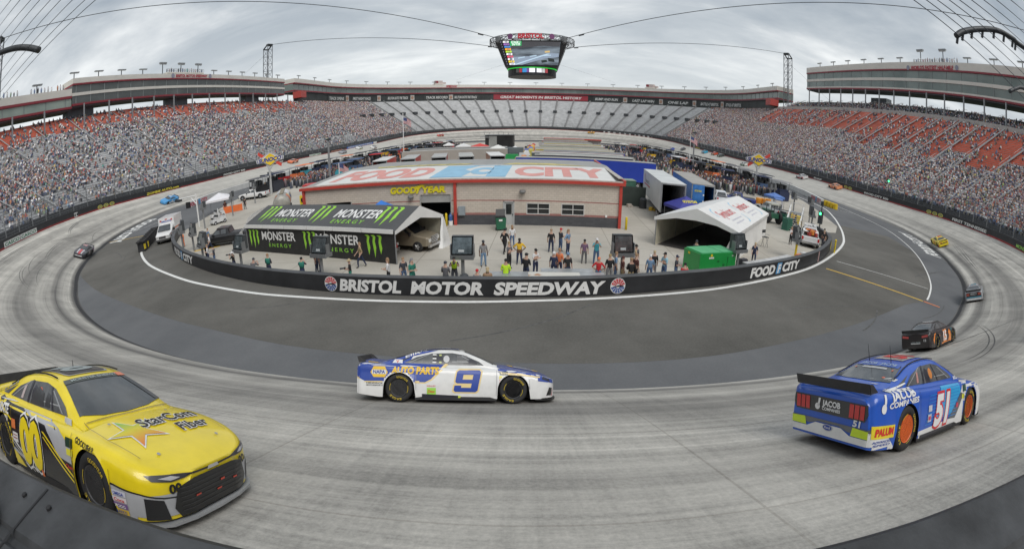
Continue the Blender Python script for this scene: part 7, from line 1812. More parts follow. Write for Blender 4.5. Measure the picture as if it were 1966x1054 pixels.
pickup('pale grey pickup truck behind the right marquee beside the stairs',35.2,62.5,100,(.5,.52,.5)); pickup('navy blue covered truck behind the right marquee',32.8,70.0,165,(.03,.05,.2))
# ambulance
t = thing('ambulance','white box ambulance with an orange stripe parked at the left pit gap','ambulance',(-41.6,46.3,0),R_(-64)); W = 1.08
m = MB(); m.box((-1.5,0,1.72),(3.7,2.3,2.2)); m.build('box_body',paint('paint_ambulance',(.74,.74,.74)),t)
m = MB(); loft(m,[(.3,[(W,.5),(W,1.9),(W - .2,2.15)]),(1.0,[(W,.5),(W,1.8),(W - .2,2.1)]),(1.75,[(W,.5),(W,1.25),(W - .12,1.33)]),(2.6,[(W - .06,.5),(W - .06,1.05),(W - .2,1.15)]),(2.85,[(W - .2,.55),(W - .2,.9),(W - .3,.98)])]); m.build('cab',paint('paint_ambulance',(.74,.74,.74)),t)
m = MB(); m.add([(1.06,-.82,2.02),(1.06,.82,2.02),(1.78,.92,1.38),(1.78,-.92,1.38)],[(0,1,2,3)]); m.build('windscreen',M_GLASS,t,fix=False).location = (.02,0,.03)
for s in (-1,1):
 m = MB(); m.add([(.45,s * 1.09,1.35),(1.45,s * 1.09,1.35),(1.0,s * 1.0,1.92),(.45,s * 1.0,1.92)],[(0,1,2,3)]); m.build('side_window',M_GLASS,t,fix=False)
 m = MB(); m.box((-1.5,s * 1.155,1.35),(3.7,.01,.16)); m.add([(.32,s * 1.09,1.2),(.32,s * 1.09,1.32),(2.3,s * 1.06,1.0),(2.3,s * 1.06,.9)],[(0,1,2,3)]); m.build('orange_stripe',PM('stripe_orange',(.72,.16,.03),.4),t,fix=False)
 m = MB(); m.box((2.8,s * .72,.82),(.1,.3,.16)); m.build('headlamp',M_LAMPW,t); m = MB(); m.box((1.35,s * 1.3,1.4),(.15,.25,.35)); m.build('wing_mirror',BLACK,t)
 for xx in (1.95,-2.2): veh_wheel(t,xx,s * .95,.42)
m = MB(); m.box((2.84,0,.80),(.06,1.0,.26)); m.build('grille',PM('grille_dark',(.05,.05,.055),.4),t); m = MB(); m.box((2.92,0,.5),(.16,2.0,.22)); m.build('bumper',PM('bumper_dark',(.08,.08,.08),.5),t)
m = MB(); m.box((.37,-.8,2.5),(.06,.22,.16)); m.box((.37,.8,2.5),(.06,.22,.16)); m.box((.37,0,2.62),(.06,.3,.1)); m.build('warning_lamps',M_LAMPR,t); m = MB(); lay(m,off2d(text2d('AMBULANCE',.2,1.5,bold=.03),-.75,2.28),lambda u,v: (.37,u,v)); m.build('front_lettering',INK_BL,t,fix=False)
m = MB(); lay(m,off2d(text2d('RESCUE',.26,1.2,bold=.03),0,0),lambda u,v: (-1.5 + u,-1.165,2.2 + v)); m.build('side_lettering',INK_BL,t,fix=False)
# gold van in the black marquee
t = thing('gold_van','gold van with a chrome grille nosed out of the black marquee','van',(-6.7,35.75,0),R_(-14)); G_ = paint('paint_gold',(.24,.205,.15)); W = 1.0
m = MB(); loft(m,[(-2.7,[(W,.45),(W,1.5),(W - .2,2.05)]),(.2,[(W,.45),(W,1.5),(W - .2,2.05)]),(.6,[(W,.45),(W,1.45),(W - .22,1.98)]),(1.55,[(W,.45),(W,1.2),(W - .1,1.28)]),(2.45,[(W - .04,.45),(W - .04,1.02),(W - .16,1.12)]),(2.65,[(W - .15,.45),(W - .15,.95),(W - .25,1.02)])]); m.build('body',G_,t)
m = MB(); m.add([(.68,-.74,1.92),(.68,.74,1.92),(1.5,.85,1.33),(1.5,-.85,1.33)],[(0,1,2,3)]); m.build('windscreen',PM('glass_black',(.02,.022,.025),.08),t,fix=False).location = (.03,0,.03)
for s in (-1,1):
 m = MB(); m.add([(-.2,s * 1.005,1.3),(1.2,s * 1.005,1.3),(.65,s * .9,1.8),(-.2,s * .9,1.8)],[(0,1,2,3)]); m.build('side_window',M_GLASS,t,fix=False); m = MB(); m.box((2.6,s * .68,.86),(.12,.36,.24)); m.build('headlamp',M_LAMPW,t)
 m = MB(); m.box((1.2,s * 1.15,1.35),(.12,.22,.22)); m.build('wing_mirror',BLACK,t)
 for xx in (1.75,-1.7): veh_wheel(t,xx,s * .9,.40,rim=(.5,.5,.5))
m = MB(); [m.box((2.68,0,.68 + i * .11),(.06,1.0,.07)) for i in range(5)]; m.box((2.72,0,.48),(.16,1.95,.2)); m.build('chrome_grille',M_CHROME,t); m = MB(); m.box((2.655,0,.88),(.03,.9,.4)); m.build('grille_back',M_INT,t)

# ---------------------------------------------------------------- box trailers and haulers
def trailer(label,x,y,hd,L,col,roofc,open_rear=False,W=2.6,H=4.1,text=None,cat='trailer',group=None,zb=1.05,wheels=True,name='box_trailer',tint=None):
 """rear end faces the trailer's -X"""
 t = thing(name,label,cat,(x,y,0),R_(hd),group); p = PM('side_%02d%02d%02d' % tuple(int(c * 99) for c in col),col,.4,var=.08,scale=.5); rfm = PM('top_%02d%02d%02d' % tuple(int(c * 99) for c in roofc),roofc,.5,var=.18,scale=.35)
 m = MB()
 for s in (-1,1): m.box((0,s * (W / 2 - .04),(H + zb) / 2),(L,.08,H - zb))
 m.box((L / 2 - .04,0,(H + zb) / 2),(.08,W - .17,H - zb))
 if not open_rear: m.box((-L / 2 + .04,0,(H + zb) / 2),(.08,W - .17,H - zb))
 m.build('side_wall',p,t); m = MB(); m.box((0,0,H + .03),(L + .02,W + .02,.07)); m.build('roof',rfm,t)
 m = MB(); m.box((0,0,zb + .0),(L - .1,W - .2,.12)); m.box((-L * .28,0,.75),(2.8,1.6,.35))
 if open_rear: m.box((.3,0,(H + zb) / 2),(.1,W - .2,H - zb))
 m.build('trailer_floor',M_INT,t)
 if open_rear:
  m = MB()
  for s in (-1,1): m.box((-L / 2,s * (W / 2 - .06),(H + zb) / 2),(.10,.13,H - zb))
  m.box((-L / 2,0,H - .06),(.10,W,.13)); m.build('rear_frame',M_STEEL,t)
 if wheels:
  for s in (-1,1):
   for xx in (-L / 2 + 1.6,-L / 2 + 2.8): veh_wheel(t,xx,s * (W / 2 - .2),.48,.3,(.6,.6,.6))
 return t
t = trailer('long white box trailer with red and black lettering, its dark open rear facing the marquee',17.75,57.3,85,17,(.62,.63,.64),(.60,.62,.62),True)
for sd in (1,):
 m = MB(); f_ = lambda u,v: (u,1.31,v); f_ = lambda u,v: (7.4 - u * 1.4,1.315,v)
 lay(m,off2d(text2d('Freescott G',.5,3.2,bold=.0),1.0,2.75),f_); m.build('side_lettering',PM('ink_charcoal',(.08,.08,.1),.5,var=0),t,fix=False)
 m = MB(); lay(m,poly2d([(.4,2.4),(4.6,2.4),(4.6,2.55),(.4,2.55)]),f_); lay(m,(lambda P_: (P_,[(i,i + 1,14 - i,15 - i) for i in range(7)]))([(.8 + .38 * math.cos(R_(190 - i * 28)),3.2 + .5 * math.sin(R_(190 - i * 28))) for i in range(8)] + [(.8 + .30 * math.cos(R_(190 - i * 28)),3.2 + .42 * math.sin(R_(190 - i * 28))) for i in range(7,-1,-1)]),f_); m.build('red_rule',PM('ink_rule_red',(.5,.04,.06),.5,var=0),t,fix=False)
t = trailer('blue box trailer with a brown roof parked beside the long white trailer',21.9,58.9,83,16.0,(.03,.15,.42),(.36,.34,.31),True)
m = MB(); m.box((-8.05,.55,2.6),(.06,1.3,2.9)); m.build('rear_door',PM('side_blue_door',(.03,.15,.42),.35,var=.3,scale=2),t); m = MB(); [m.box((-8.1,-.02 + 1.05 * (i > 2),1.6 + .7 * (i % 3)),(.03,.14,.14)) for i in range(3)]; m.build('door_hinge',WHITE,t); m = MB(); lay(m,off2d(text2d('GOODYEAR',.2,.8,bold=.03),0,0),lambda u,v: (-8.1,1.0 - u,3.3 + v)); m.build('door_lettering',M_GY,t,fix=False)
t = trailer('long royal blue trailer lying crosswise behind the garage roof',10.4,78.5,180,22,(.02,.05,.36),(.38,.38,.36),False,H=4.25)
t = trailer('grey ended trailer standing behind the royal blue one',20.6,84.5,90,6,(.30,.31,.29),(.3,.3,.3),False,H=3.6)
# green container and dark screen right of the garage
t = thing('waste_container','green waste container behind a dark mesh screen right of the garage','container',(13.6,64.5,0),.05); m = MB(); m.box((0,0,1.35),(4.2,2.4,2.5)); m.build('container_body',PM('container_green',(.05,.14,.10),.6,var=.3),t); m = MB(); m.box((0,0,2.63),(4.3,2.5,.06)); m.build('lid',PM('lid_green',(.22,.30,.24),.6),t)
m = MB(); m.box((0,0,1.2),(4.4,.06,2.4));
for i in range(5): m.box((-2.2 + i * 1.1,.05,1.2),(.08,.08,2.4))
o = m.build('screen_fence',PM('screen_darkgreen',(.035,.048,.042),.8,var=.3,scale=.8),None); o.location = (13.9,58.6,0); tag(o,'dark green mesh screen fence between the garage and the white trailer','fence')
m = MB(); m.lathe([(.4,0),(.45,.1),(.45,1.1),(.3,1.25)],(15.6,57.4,0),n=14); tag(m.build('dark_bin',M_CHAR,None),'dark waste drum at the foot of the mesh screen','bin')
for i,(x,y,c) in enumerate(((12.3,57.9,(.6,.5,.1)),(14.0,57.7,(.5,.45,.4)),(16.4,56.2,(.7,.45,.05)))):
 m = MB(); m.box((x,y,.2),(.5,.4,.4),rz=.4 * i); m.box((x + .3,y - .1,.12),(.3,.3,.24)); tag(m.build('small_crate',PM('crate_%d' % i,c,.6),None),['low yellow crate by the left end of the mesh screen','low beige crate by the middle of the mesh screen','low amber crate beside the white trailer'][i],'crate')
# haulers in the middle of the infield: each lies crosswise, seen as a long roof strip
HC = [((.36,.36,.34),'grey'),((.45,.45,.42),'pale grey'),((.55,.55,.53),'off-white'),((.32,.33,.33),'slate'),((.50,.44,.28),'straw yellow'),((.44,.47,.33),'pale green'),((.30,.10,.09),'dark red')]
ord_ = ['first','second','third','fourth','fifth','sixth','seventh','eighth','ninth','tenth','eleventh','twelfth','thirteenth','fourteenth','fifteenth','sixteenth','seventeenth','eighteenth','nineteenth','twentieth']
rr = random.Random(3); y = 88.5
for i in range(20):
 rc,cn = HC[[1,0,2,0,3,2,4,1,5,0,2,4,3,5,1,0,2,6,0,3][i]]; sc_ = [(.05,.05,.06),(.4,.4,.4),(.1,.12,.12),(.3,.05,.05),(.1,.1,.3),(.5,.4,.1)][i % 6]
 trailer('hauler with %s roof, %s back from the garage in the crosswise row' % (cn,ord_[i]),10.2 + rr.random() * 2.4,y,180 if i % 2 else 0,16.5 + rr.random() * 1.5,sc_,rc,False,H=4.1 + rr.random() * .15,cat='hauler',group='haulers parked crosswise behind the garage',name='race_hauler',wheels=False); y += 3.9 + i * .38
# tractors' painted noses on the left ends of that row
for i,(x,yy,c,cn) in enumerate(((-.6,93,(.72,.25,.05),'orange'),(-.4,104,(.6,.6,.6),'silver'),(-.8,112,(.65,.66,.66),'white'),(-.2,124,(.5,.45,.1),'yellow'),(-.6,136,(.15,.2,.5),'blue'),(-.4,150,(.72,.42,.08),'amber'),(-.5,164,(.5,.06,.05),'red'))):
 t = thing('tractor_unit','%s hauler tractor parked at the left end of the crosswise row' % cn,'truck',(x,yy,0),math.pi,'tractors at the left ends of the crosswise haulers'); p = paint('paint_t%d' % i,c)
 m = MB(); m.box((0,0,1.9),(2.2,2.3,2.7),tz=(.9,.9)); m.box((1.7,0,1.2),(1.5,1.6,1.2),tz=(.9,.85)); m.box((-.6,0,3.5),(1.4,2.0,.6),tz=(.5,.8)); m.build('cab',p,t)
 m = MB(); m.box((1.05,0,2.5),(.12,1.8,.7)); m.build('windscreen',M_GLASS,t); m = MB(); m.box((2.5,0,.7),(.15,2.2,.4)); m.box((2.47,0,1.2),(.06,1.0,.7)); m.build('bumper',M_CHROME,t)
 for s in (-1,1):
  for xx in (1.7,-.8): veh_wheel(t,xx,s * 1.0,.5,.3,(.6,.6,.6))
# left group: rears towards the camera
for i,(x,yy,c,rc,cn) in enumerate(((-25.2,88,(.50,.04,.035),(.64,.63,.62),'red hauler with a white roof at the left of the rear-facing row'),(-20.4,89,(.48,.04,.035),(.42,.42,.41),'red hauler with a grey roof, second in the rear-facing row'),(-15.2,90,(.42,.05,.05),(.40,.40,.39),'red and silver hauler third in the rear-facing row'),(-10.4,90,(.38,.39,.40),(.42,.42,.40),'silver hauler fourth in the rear-facing row'),(-5.2,91,(.40,.17,.10),(.70,.70,.69),'brown hauler with a bright white roof at the right of the rear-facing row'))):
 t = trailer(cn,x,yy,100,13,c,rc,True,cat='hauler',name='race_hauler',group='haulers with their open rears towards the garage'); m = MB(); m.box((-6.3,0,3.3),(1.0,2.4,.06)); m.build('lift_gate',M_STEEL,t)
for i,(x,yy,rc,c,cn) in enumerate(((-16.5,112,(.47,.46,.43),(.36,.33,.30),'long hauler with a beige roof and side behind the rear-facing row'),(-17.5,124,(.40,.40,.38),(.3,.3,.3),'long grey hauler beyond the beige roofed one'))): trailer(cn,x,yy,4,24,c,rc,False,cat='hauler',name='race_hauler',wheels=False)
t = thing('media_building','black two storey block with a white panel standing in the middle of the infield','building',(-14.5,205,0)); m = MB(); m.box((0,0,3),(11,12,6)); m.build('block',PM('block_black',(.03,.03,.03),.6,var=.4,scale=.3),t); m = MB(); m.box((-2.4,-6.06,3.4),(3.2,.1,4.4)); m.build('white_panel',PM('panel_offwhite',(.5,.5,.47),.6),t); m = MB(); m.box((0,0,6.1),(12,13,.25)); m.box((-5.5,-4,5.2),(4,6,.3)); m.build('roof',PM('roof_pale',(.42,.42,.42),.6),t)
m = MB(); [m.tube((-5.7 + i * 1.9,-6.4,6.2),(-5.7 + i * 1.9,-6.4,7.2),.06,n=4) for i in range(7)]; m.tube((-5.7,-6.4,7.2),(5.7,-6.4,7.2),.06,n=4); m.build('railing',M_STEEL,t)
t = thing('green_tank','bright green tank standing in the service lane between the haulers','tank',(-3.2,108,0)); m = MB(); m.box((0,0,1.5),(3.0,2.4,2.6),tz=(.94,.94)); m.box((0,0,2.95),(2.6,2.0,.3)); m.build('tank_body',PM('tank_green',(.02,.30,.08),.45),t); m = MB(); m.box((0,-1.2,1.6),(.9,.08,.6)); m.build('label_plate',PM('plate_lime',(.4,.6,.3),.5),t)
t = thing('grey_cabin','grey machine housing standing just behind the bright green tank','cabin',(-3.2,116,0)); m = MB(); m.box((0,0,2.2),(4,3,4.2)); m.box((0,-1.55,3.6),(2.4,.1,1.2)); m.build('housing',PM('housing_grey',(.13,.15,.16),.6),t)
t = thing('red_rail_platform','long red railed platform with people at the far end of the infield','platform',(18,262,0)); m = MB(); m.box((0,0,3.6),(30,4,.5)); m.build('platform_edge',M_RTRIM,t); m = MB(); m.box((0,1,1.8),(30,3,3.4)); m.build('platform_base',PM('base_grey',(.3,.3,.3),.7),t)

# ---------------------------------------------------------------- green generator
t = thing('generator','bright green generator box on the infield right behind the pit wall','generator',(15.6,32.0,0),math.atan2(1.4,3.2)); GR = PM('generator_green',(.015,.27,.055),.4,var=.08,coat=.3)
m = MB(); m.box((0,0,.78),(3.5,1.75,1.38)); m.build('casing',GR,t)
m = MB(); m.box((-.65,0,1.5),(1.9,1.7,.07)); m.box((1.02,0,1.5),(1.3,1.7,.07)); m.box((.3,0,1.5),(.04,1.7,.05)); m.build('lid',PM('lid_bright_green',(.08,.42,.18),.4),t)
m = MB(); m.box((.0,-.885,.9),(.2,.02,.12)); m.box((.55,-.885,.62),(.2,.02,.14)); m.box((.9,-.885,.72),(.04,.02,.9)); m.box((.9,-.885,.3),(.9,.02,.03)); m.build('panel_seams',PM('seam_darkgreen',(.01,.12,.03),.5),t)
m = MB(); m.box((-.7,-.885,1.16),(.46,.02,.12)); m.box((1.4,-.885,1.25),(.2,.02,.07)); m.box((1.2,-.885,.38),(.45,.02,.08)); m.box((-.9,-.885,.2),(.4,.02,.1)); m.build('label_plate',PM('plate_white',(.6,.65,.6),.5),t); m = MB(); lay(m,disc2d(-.7,1.33,.1,14),lambda u,v: (u,-.89,v)); m.add([(-1.76,.2,1.2),(-1.76,.42,1.2),(-1.76,.42,1.35),(-1.76,.2,1.35)],[(0,1,2,3)]); m.build('yellow_emblem',M_BOL,t,fix=False)
# wheeled bin
t = thing('wheeled_bin','dark green wheeled bin with an open lid in front of the garage wall','bin',(.2,42.2,0),.2); m = MB(); m.box((0,0,.62),(.78,.8,1.0),tz=(1.12,1.12)); m.build('bin_body',PM('bin_green',(.02,.13,.07),.5),t); m = MB(); m.add([(-.42,.42,1.15),(.42,.42,1.15),(.5,.75,1.75),(-.34,.75,1.75)],[(0,1,2,3)]); m.box((0,.1,1.16),(.84,.8,.05)); m.build('lid',BLACK,t)
for s in (-1,1): m = MB(); m.lathe([(.02,-.04),(.15,-.04),(.15,.04),(.02,.04)],(s * .36,-.36,.15),ax='y',n=12); m.build('wheel',M_TYRE,t)
m = MB(); m.box((-.05,-.47,.95),(.3,.02,.16)); m.build('bin_label',WHITE,t)
# low metal table / ramp behind the wall
t = thing('metal_ramp','low grey metal ramp with rust stains lying behind the pit wall','ramp',(4.2,26.3,0),.06); m = MB(); m.box((0,0,.86),(6.6,1.1,.08)); m.box((1.2,.8,.9),(3.0,.7,.06)); [m.box((x,0,.42),(.1,.9,.8)) for x in (-3,0,3)]; m.build('ramp_top',PM('metal_pale',(.40,.42,.43),.4,metal=.4,var=.2),t)
def rust():
 m = bpy.data.materials.new('rust_stain'); m.use_nodes = True; q = m.node_tree; b = q.nodes['Principled BSDF']; n = q.nodes.new('ShaderNodeTexNoise'); n.inputs['Scale'].default_value = 1.6; n.inputs['Detail'].default_value = 6
 tcn = q.nodes.new('ShaderNodeTexCoord'); q.links.new(tcn.outputs['Object'],n.inputs[0]); r = q.nodes.new('ShaderNodeValToRGB'); e = r.color_ramp.elements; e[0].position = .5; e[0].color = (.58,.57,.52,1); e[1].position = .62; e[1].color = (.38,.17,.06,1); q.links.new(n.outputs[0],r.inputs[0]); q.links.new(r.outputs[0],b.inputs['Base Color']); return m
m = MB(); m.box((.4,-.05,.91),(2.9,.9,.03)); m.build('rusty_plate',rust(),t)
for xa,xb,z,lab,c in ((18.6,24.4,.5,'pale plank shelf running along the back of the pit wall at right',(.5,.5,.5)),(1.5,2.0,.3,'',None)):
 if c is None: continue
 m = MB(); sa,sb = s_of(xa),s_of(xb)
 for i in range(8):
  p,d,n = wall_at(sa + (sb - sa) * (i + .5) / 8); q = p - n * .95; m.box((q.x,q.y,.88),((sb - sa) / 8,.6,.06),rz=math.atan2(d.y,d.x)); m.box((q.x,q.y,.43),(.08,.4,.84),rz=math.atan2(d.y,d.x))
 tag(m.build('plank_shelf',PM('plank_pale',c,.6,var=.2),None),lab,'shelf')

# ---------------------------------------------------------------- track lights: a mirror box on a short pole behind the wall
def track_light(x,y,h,rz,label,yellow=False,small=False):
 t = thing('track_light',label,'floodlight',(x,y,0),rz,None); s = .8 if small else 1.0
 m = MB(); m.tube((0,0,0),(0,0,h - 1.3 * s),.11,n=8); m.build('pole',M_BOL if yellow else M_STEEL,t)
 if yellow: m = MB(); m.tube((0,0,1.35),(0,0,h - 1.2 * s),.112,n=8); m.build('upper_pole',M_STEEL,t)
 m = MB(); z0,z1 = h - 1.3 * s,h; w = .62 * s
 m.add([(-w,-.25,z0 + .25),(w,-.25,z0 + .25),(w,.1,z1),(-w,.1,z1),(-w,.45,z0 + .25),(w,.45,z0 + .25),(w,.45,z1),(-w,.45,z1)],[(0,4,7,3),(1,2,6,5),(4,5,6,7),(3,7,6,2),(0,1,5,4)]); m.build('lamp_housing',PM('housing_darkgrey',(.055,.06,.065),.5),t,fix=False)
 m = MB(); m.add([(-w * .9,-.20,z0 + .32),(w * .9,-.20,z0 + .32),(w * .9,.10,z1 - .06),(-w * .9,.10,z1 - .06)],[(0,1,2,3)]); m.build('reflector',PM('reflector_mirror',(.16,.19,.20),.12,metal=.75,var=.55,scale=2.2),t,fix=False)
 m = MB(); m.add([(-w * .35,-.12,z0 + .42),(w * .2,-.12,z0 + .42),(w * .2,-.03,z0 + .68),(-w * .35,-.03,z0 + .68)],[(0,1,2,3)]); m.build('lamp',PM('lamp_pale',(.42,.45,.46),.2),t,fix=False).location = (0,-.05,0)
 m = MB(); m.box((0,.05,z0 + .12),(w * 2.2,.75,.26)); m.box((-w * 1.08,0,z0 + .5),(.06,.35,.7)); m.box((w * 1.08,0,z0 + .5),(.06,.35,.7)); m.build('bracket',PM('bracket_grey',(.24,.25,.26),.4,metal=.5),t)
LT = [(-18.5,30.6,2.75,-.40,'leftmost big track light standing left of the black marquee'),(-25.2,33.8,2.7,-.6,'track light behind the blue panel lettering at the left bend of the pit wall'),(-10.2,28.2,2.75,-.25,'track light standing in front of the middle of the black marquee'),(-.7,27.4,2.75,0,'track light beside the seated people left of the metal ramp'),(8.8,28.9,2.75,.2,'track light in the middle right among people in caps'),(17.8,32.1,2.75,.5,'track light just right of the green generator')]
for a in LT: track_light(*a)
track_light(25.8,37.6,2.95,.9,'track light on a yellow pole at the tail of the rescue pickup',yellow=True); track_light(-31.4,37.9,3.4,-.8,'tall narrow track light in front of the ambulance'); track_light(-30.3,38.4,2.9,-.7,'lower track light close beside the tall one at the ambulance')
track_light(35.9,52.0,3.3,1.2,'track light near the signal lamp at the right bend of the pit wall')
for i,(x,y) in enumerate(((40.5,60.3),(39.7,64.0),(41.9,75.3),(40.6,74.3),(46.6,92.5),(-39.4,58.5),(-42.5,69.5),(-50.2,88.0),(-38.6,50.6))):
 track_light(x,y,3.6,(1.3 if x > 0 else -1.0),['dark track light near the top of the white steps','dark track light just behind the white steps','dark track light paired with another above right pit road','dark track light, left one of the pair above right pit road','dark track light close behind the right petrol sign pole','dark track light left of the crane arm on the left','dark track light beside the white canopy on the left','dark track light near the left petrol sign','dark track light right behind the ambulance'][i],small=True)
# tyres hung along left pit road: small black drums on poles
for i,(x,y) in enumerate(((-52.5,84),(-55,92),(-58,100),(-47,78))):
 t = thing('pit_sign',['second round black marker along left pit road','third round black marker along left pit road','farthest round black marker along left pit road','nearest round black marker along left pit road'][i],'marker',(x,y,0)); m = MB(); m.tube((0,0,0),(0,0,2.6),.05,n=5); m.build('pole',M_STEEL,t); m = MB(); m.box((0,0,2.8),(1.0,.5,.6)); m.build('marker_box',M_CHAR,t)

# ---------------------------------------------------------------- petrol signs
def petrol_sign(x,y,rz,label):
 t = thing('petrol_sign',label,'sign',(x,y,0),rz); m = MB(); m.tube((-.25,0,0),(-.2,0,5.4),.28,.2,n=8); m.tube((-.3,0,4.8),(-.75,0,5.6),.1,n=5); m.tube((.0,0,4.8),(.5,0,5.6),.1,n=5); m.build('pole',PM('pole_pale',(.45,.46,.46),.5),t)
 zc = 6.6; dia = lambda w,h: [(-w,0),(-w * .42,h * .42),(0,h),(w * .42,h * .42),(w,0),(w * .42,-h * .42),(0,-h),(-w * .42,-h * .42)]
 wing = [(-2.55,-.5),(-2.7,.15),(-1.5,.55),(0,1.45),(1.5,.55),(2.7,.35),(2.55,-.35),(1.3,-.55),(0,-1.35),(-1.3,-.55)]
 def pl_(P,y0,mat,nm,par=None,k=1.0): m = MB(); m.prism([(a * k,zc + b * k) for a,b in P],y0,y0 + .05); return m.build(nm,mat,par or t)
 NV = PM('sign_navy',(.045,.045,.20),.4)
 b = pl_(wing,0,M_LET,'sign_board'); pl_([(a * .95,b_ * .92) for a,b_ in wing],-.06,NV,'navy_edge',b); pl_([(a * .90,b_ * .86) for a,b_ in wing],-.12,M_LET,'white_inset',b)
 pl_([(-1.75,0),(0,1.18),(1.75,0),(0,-1.12)],-.18,PM('sign_yellow',(.80,.55,.02),.4),'yellow_diamond',b)
 m = MB(); vf = text2d('SUNOCO',.78,4.5,shear=.15,bold=.07); lay(m,off2d(vf,-2.3,zc - .36),lambda u,v: (u,-.20,v + .05 * u)); m.build('sign_lettering_edge',M_LET,b,fix=False); m = MB(); vf = text2d('SUNOCO',.74,4.4,shear=.15,bold=.045); lay(m,off2d(vf,-2.25,zc - .34),lambda u,v: (u,-.215,v + .05 * u)); m.build('sign_lettering',NV,b,fix=False)
 RD = PM('arrow_red',(.62,.07,.05),.45)
 fl = 1 if x > 0 else -1
 m = MB(); m.prism([(fl * .9,zc + .5),(fl * 1.2,zc + .95),(fl * 2.2,zc + 1.7),(fl * 2.35,zc + 1.1),(fl * 1.6,zc + .55)],.02,.10); m.build('red_arrow',RD,t); m = MB(); m.prism([(-fl * .9,zc - .5),(-fl * 1.2,zc - 1.0),(-fl * 2.1,zc - 1.65),(-fl * 2.25,zc - 1.1),(-fl * 1.6,zc - .55)],.02,.10); m.build('red_arrow',RD,t)
petrol_sign(-45.6,80.5,.55,'tall petrol sign with a yellow diamond and red arrow beside left pit road'); petrol_sign(45.4,90.6,-.45,'tall petrol sign with a yellow diamond and red arrow beside right pit road')
# flagpoles
def flagpole(x,y,h,label,fw=2.4,at=.9,r=.06):
 t = thing('flagpole',label,'flagpole',(x,y,0)); m = MB(); m.tube((0,0,0),(0,0,h),r * 1.4,r,n=6); m.build('pole',WHITE,t)
 m = MB(); n = 13; vs_ = []
 z1 = h * at; hh = fw * .6
 for i in range(n + 1):
  z = z1 - hh * i / n
  for j in range(7): u = j / 6; vs_.append((u * fw * .8,.12 * math.sin(u * 7),z - u * u * fw * .45))
 m.add(vs_,[(i * 7 + j,i * 7 + j + 1,(i + 1) * 7 + j + 1,(i + 1) * 7 + j) for i in range(n) for j in range(6)]); m.m = [2 if (i < 7 and j < 3) else (i % 2) for i in range(n) for j in range(6)]
 m.build('flag',[PM('flag_red',(.45,.05,.07),.7),PM('flag_white',(.62,.6,.6),.7),PM('flag_navy',(.06,.08,.2),.7)],t,fix=False)
flagpole(-25.2,66.5,5.2,'short flagpole with a striped flag at the left end of the garage roof',1.9,.98); flagpole(-39.5,150,15,'very tall white flagpole with a hanging striped flag left of the middle haulers',3.2,.9,.10); flagpole(42,128,10,'flagpole with a small pink flag beside right pit road',2.5,.95)
for x,y,h,lab in ((-38.5,92,9,'thick grey steel light mast among the left pit stalls'),(47.0,141,11,'grey steel mast among the right pit stalls')):
 t = thing('steel_mast',lab,'mast',(x,y,0)); m = MB(); m.tube((0,0,0),(0,0,h),.26,.18,n=8); m.build('pole',M_STEEL,t); m = MB(); m.box((0,0,h - .2),(.9,.5,.4)); m.build('mast_head',M_DSTEEL,t)

# tanker with colourful rounded body, tyre rack and red fuel stand left of the garage
t = thing('fuel_tanker','rounded silver fuel tanker with a colourful painted side left of the garage','tanker',(-29.3,56.5,0),R_(118)); m = MB(); prof = [(.6,-4.3),(1.0,-4.1),(1.12,-3.8),(1.12,3.8),(1.0,4.1),(.6,4.3)]; m.lathe(prof,(0,0,1.75),ax='x',n=20); tk = m.build('tank',PM('tank_silver',(.34,.33,.30),.45,metal=.2,var=.3,scale=1.5),t,smooth=True)
def band(x0,x1,a0,a1,c,nm):
 m = MB(); vs_ = []; n = 8
 for i in range(n + 1):
  a = R_(a0 + (a1 - a0) * i / n)
  for x in (x0,x1): vs_.append((x,1.135 * math.cos(a),1.75 + 1.135 * math.sin(a)))
 m.add(vs_,[(2 * i,2 * i + 1,2 * i + 3,2 * i + 2) for i in range(n)]); m.build(nm,PM('livery_tank_%02d%02d' % (int(c[0] * 99),int(c[2] * 99)),c,.4),tk,fix=False)
for s_ in (1,-1):
 A0 = lambda a: a if s_ > 0 else 180 - a
 band(-3.6,-2.2,A0(0),A0(60),(.6,.12,.06),'painted_red_patch'); band(-2.15,-1.0,A0(-10),A0(55),(.65,.45,.12),'painted_yellow_patch'); band(-.95,1.6,A0(-15),A0(35),(.10,.14,.32),'painted_blue_patch'); band(-.95,3.6,A0(38),A0(75),(.60,.60,.60),'painted_white_patch'); band(1.7,3.0,A0(-15),A0(30),(.5,.4,.2),'painted_tan_patch')
m = MB(); m.box((0,0,.75),(8,.9,.25)); m.build('chassis',M_INT,t); m = MB(); m.box((0,0,2.92),(7,.5,.12)); m.build('catwalk',PM('catwalk_rust',(.25,.22,.17),.8),t)
for s in (-1,1):
 for xx in (-3,-1.8,3): veh_wheel(t,xx,s * .95,.45)
t = thing('fuel_stand','red framed fuel stand with a canopy behind the tanker','fuel stand',(-26.3,60.8,0),.3); m = MB()
for i in (-1.3,1.3):
 for j in (-1.1,1.1): m.box((i,j,1.5),(.35,.25,3.0))
m.box((0,0,2.9),(3.4,2.8,.35)); m.build('frame',PM('stand_red',(.52,.025,.025),.45),t); m = MB(); m.box((0,0,.8),(2,1.6,1.5)); m.build('pump_box',M_CHAR,t)
t = thing('tyre_rack','yellow steel rack filled with black tyres beside the left corner of the garage','rack',(-22.4,51.8,0),.35); m = MB()
for i in range(3):
 for j in (0,.9): m.box((-1.5 + i * 1.5,j,1.35),(.12,.12,2.7))
for z in (.3,1.0,1.75,2.5): m.box((0,0,z),(3.1,.1,.1)); m.box((0,.9,z),(3.1,.1,.1))
m.build('frame',M_BOL,t); m = MB()
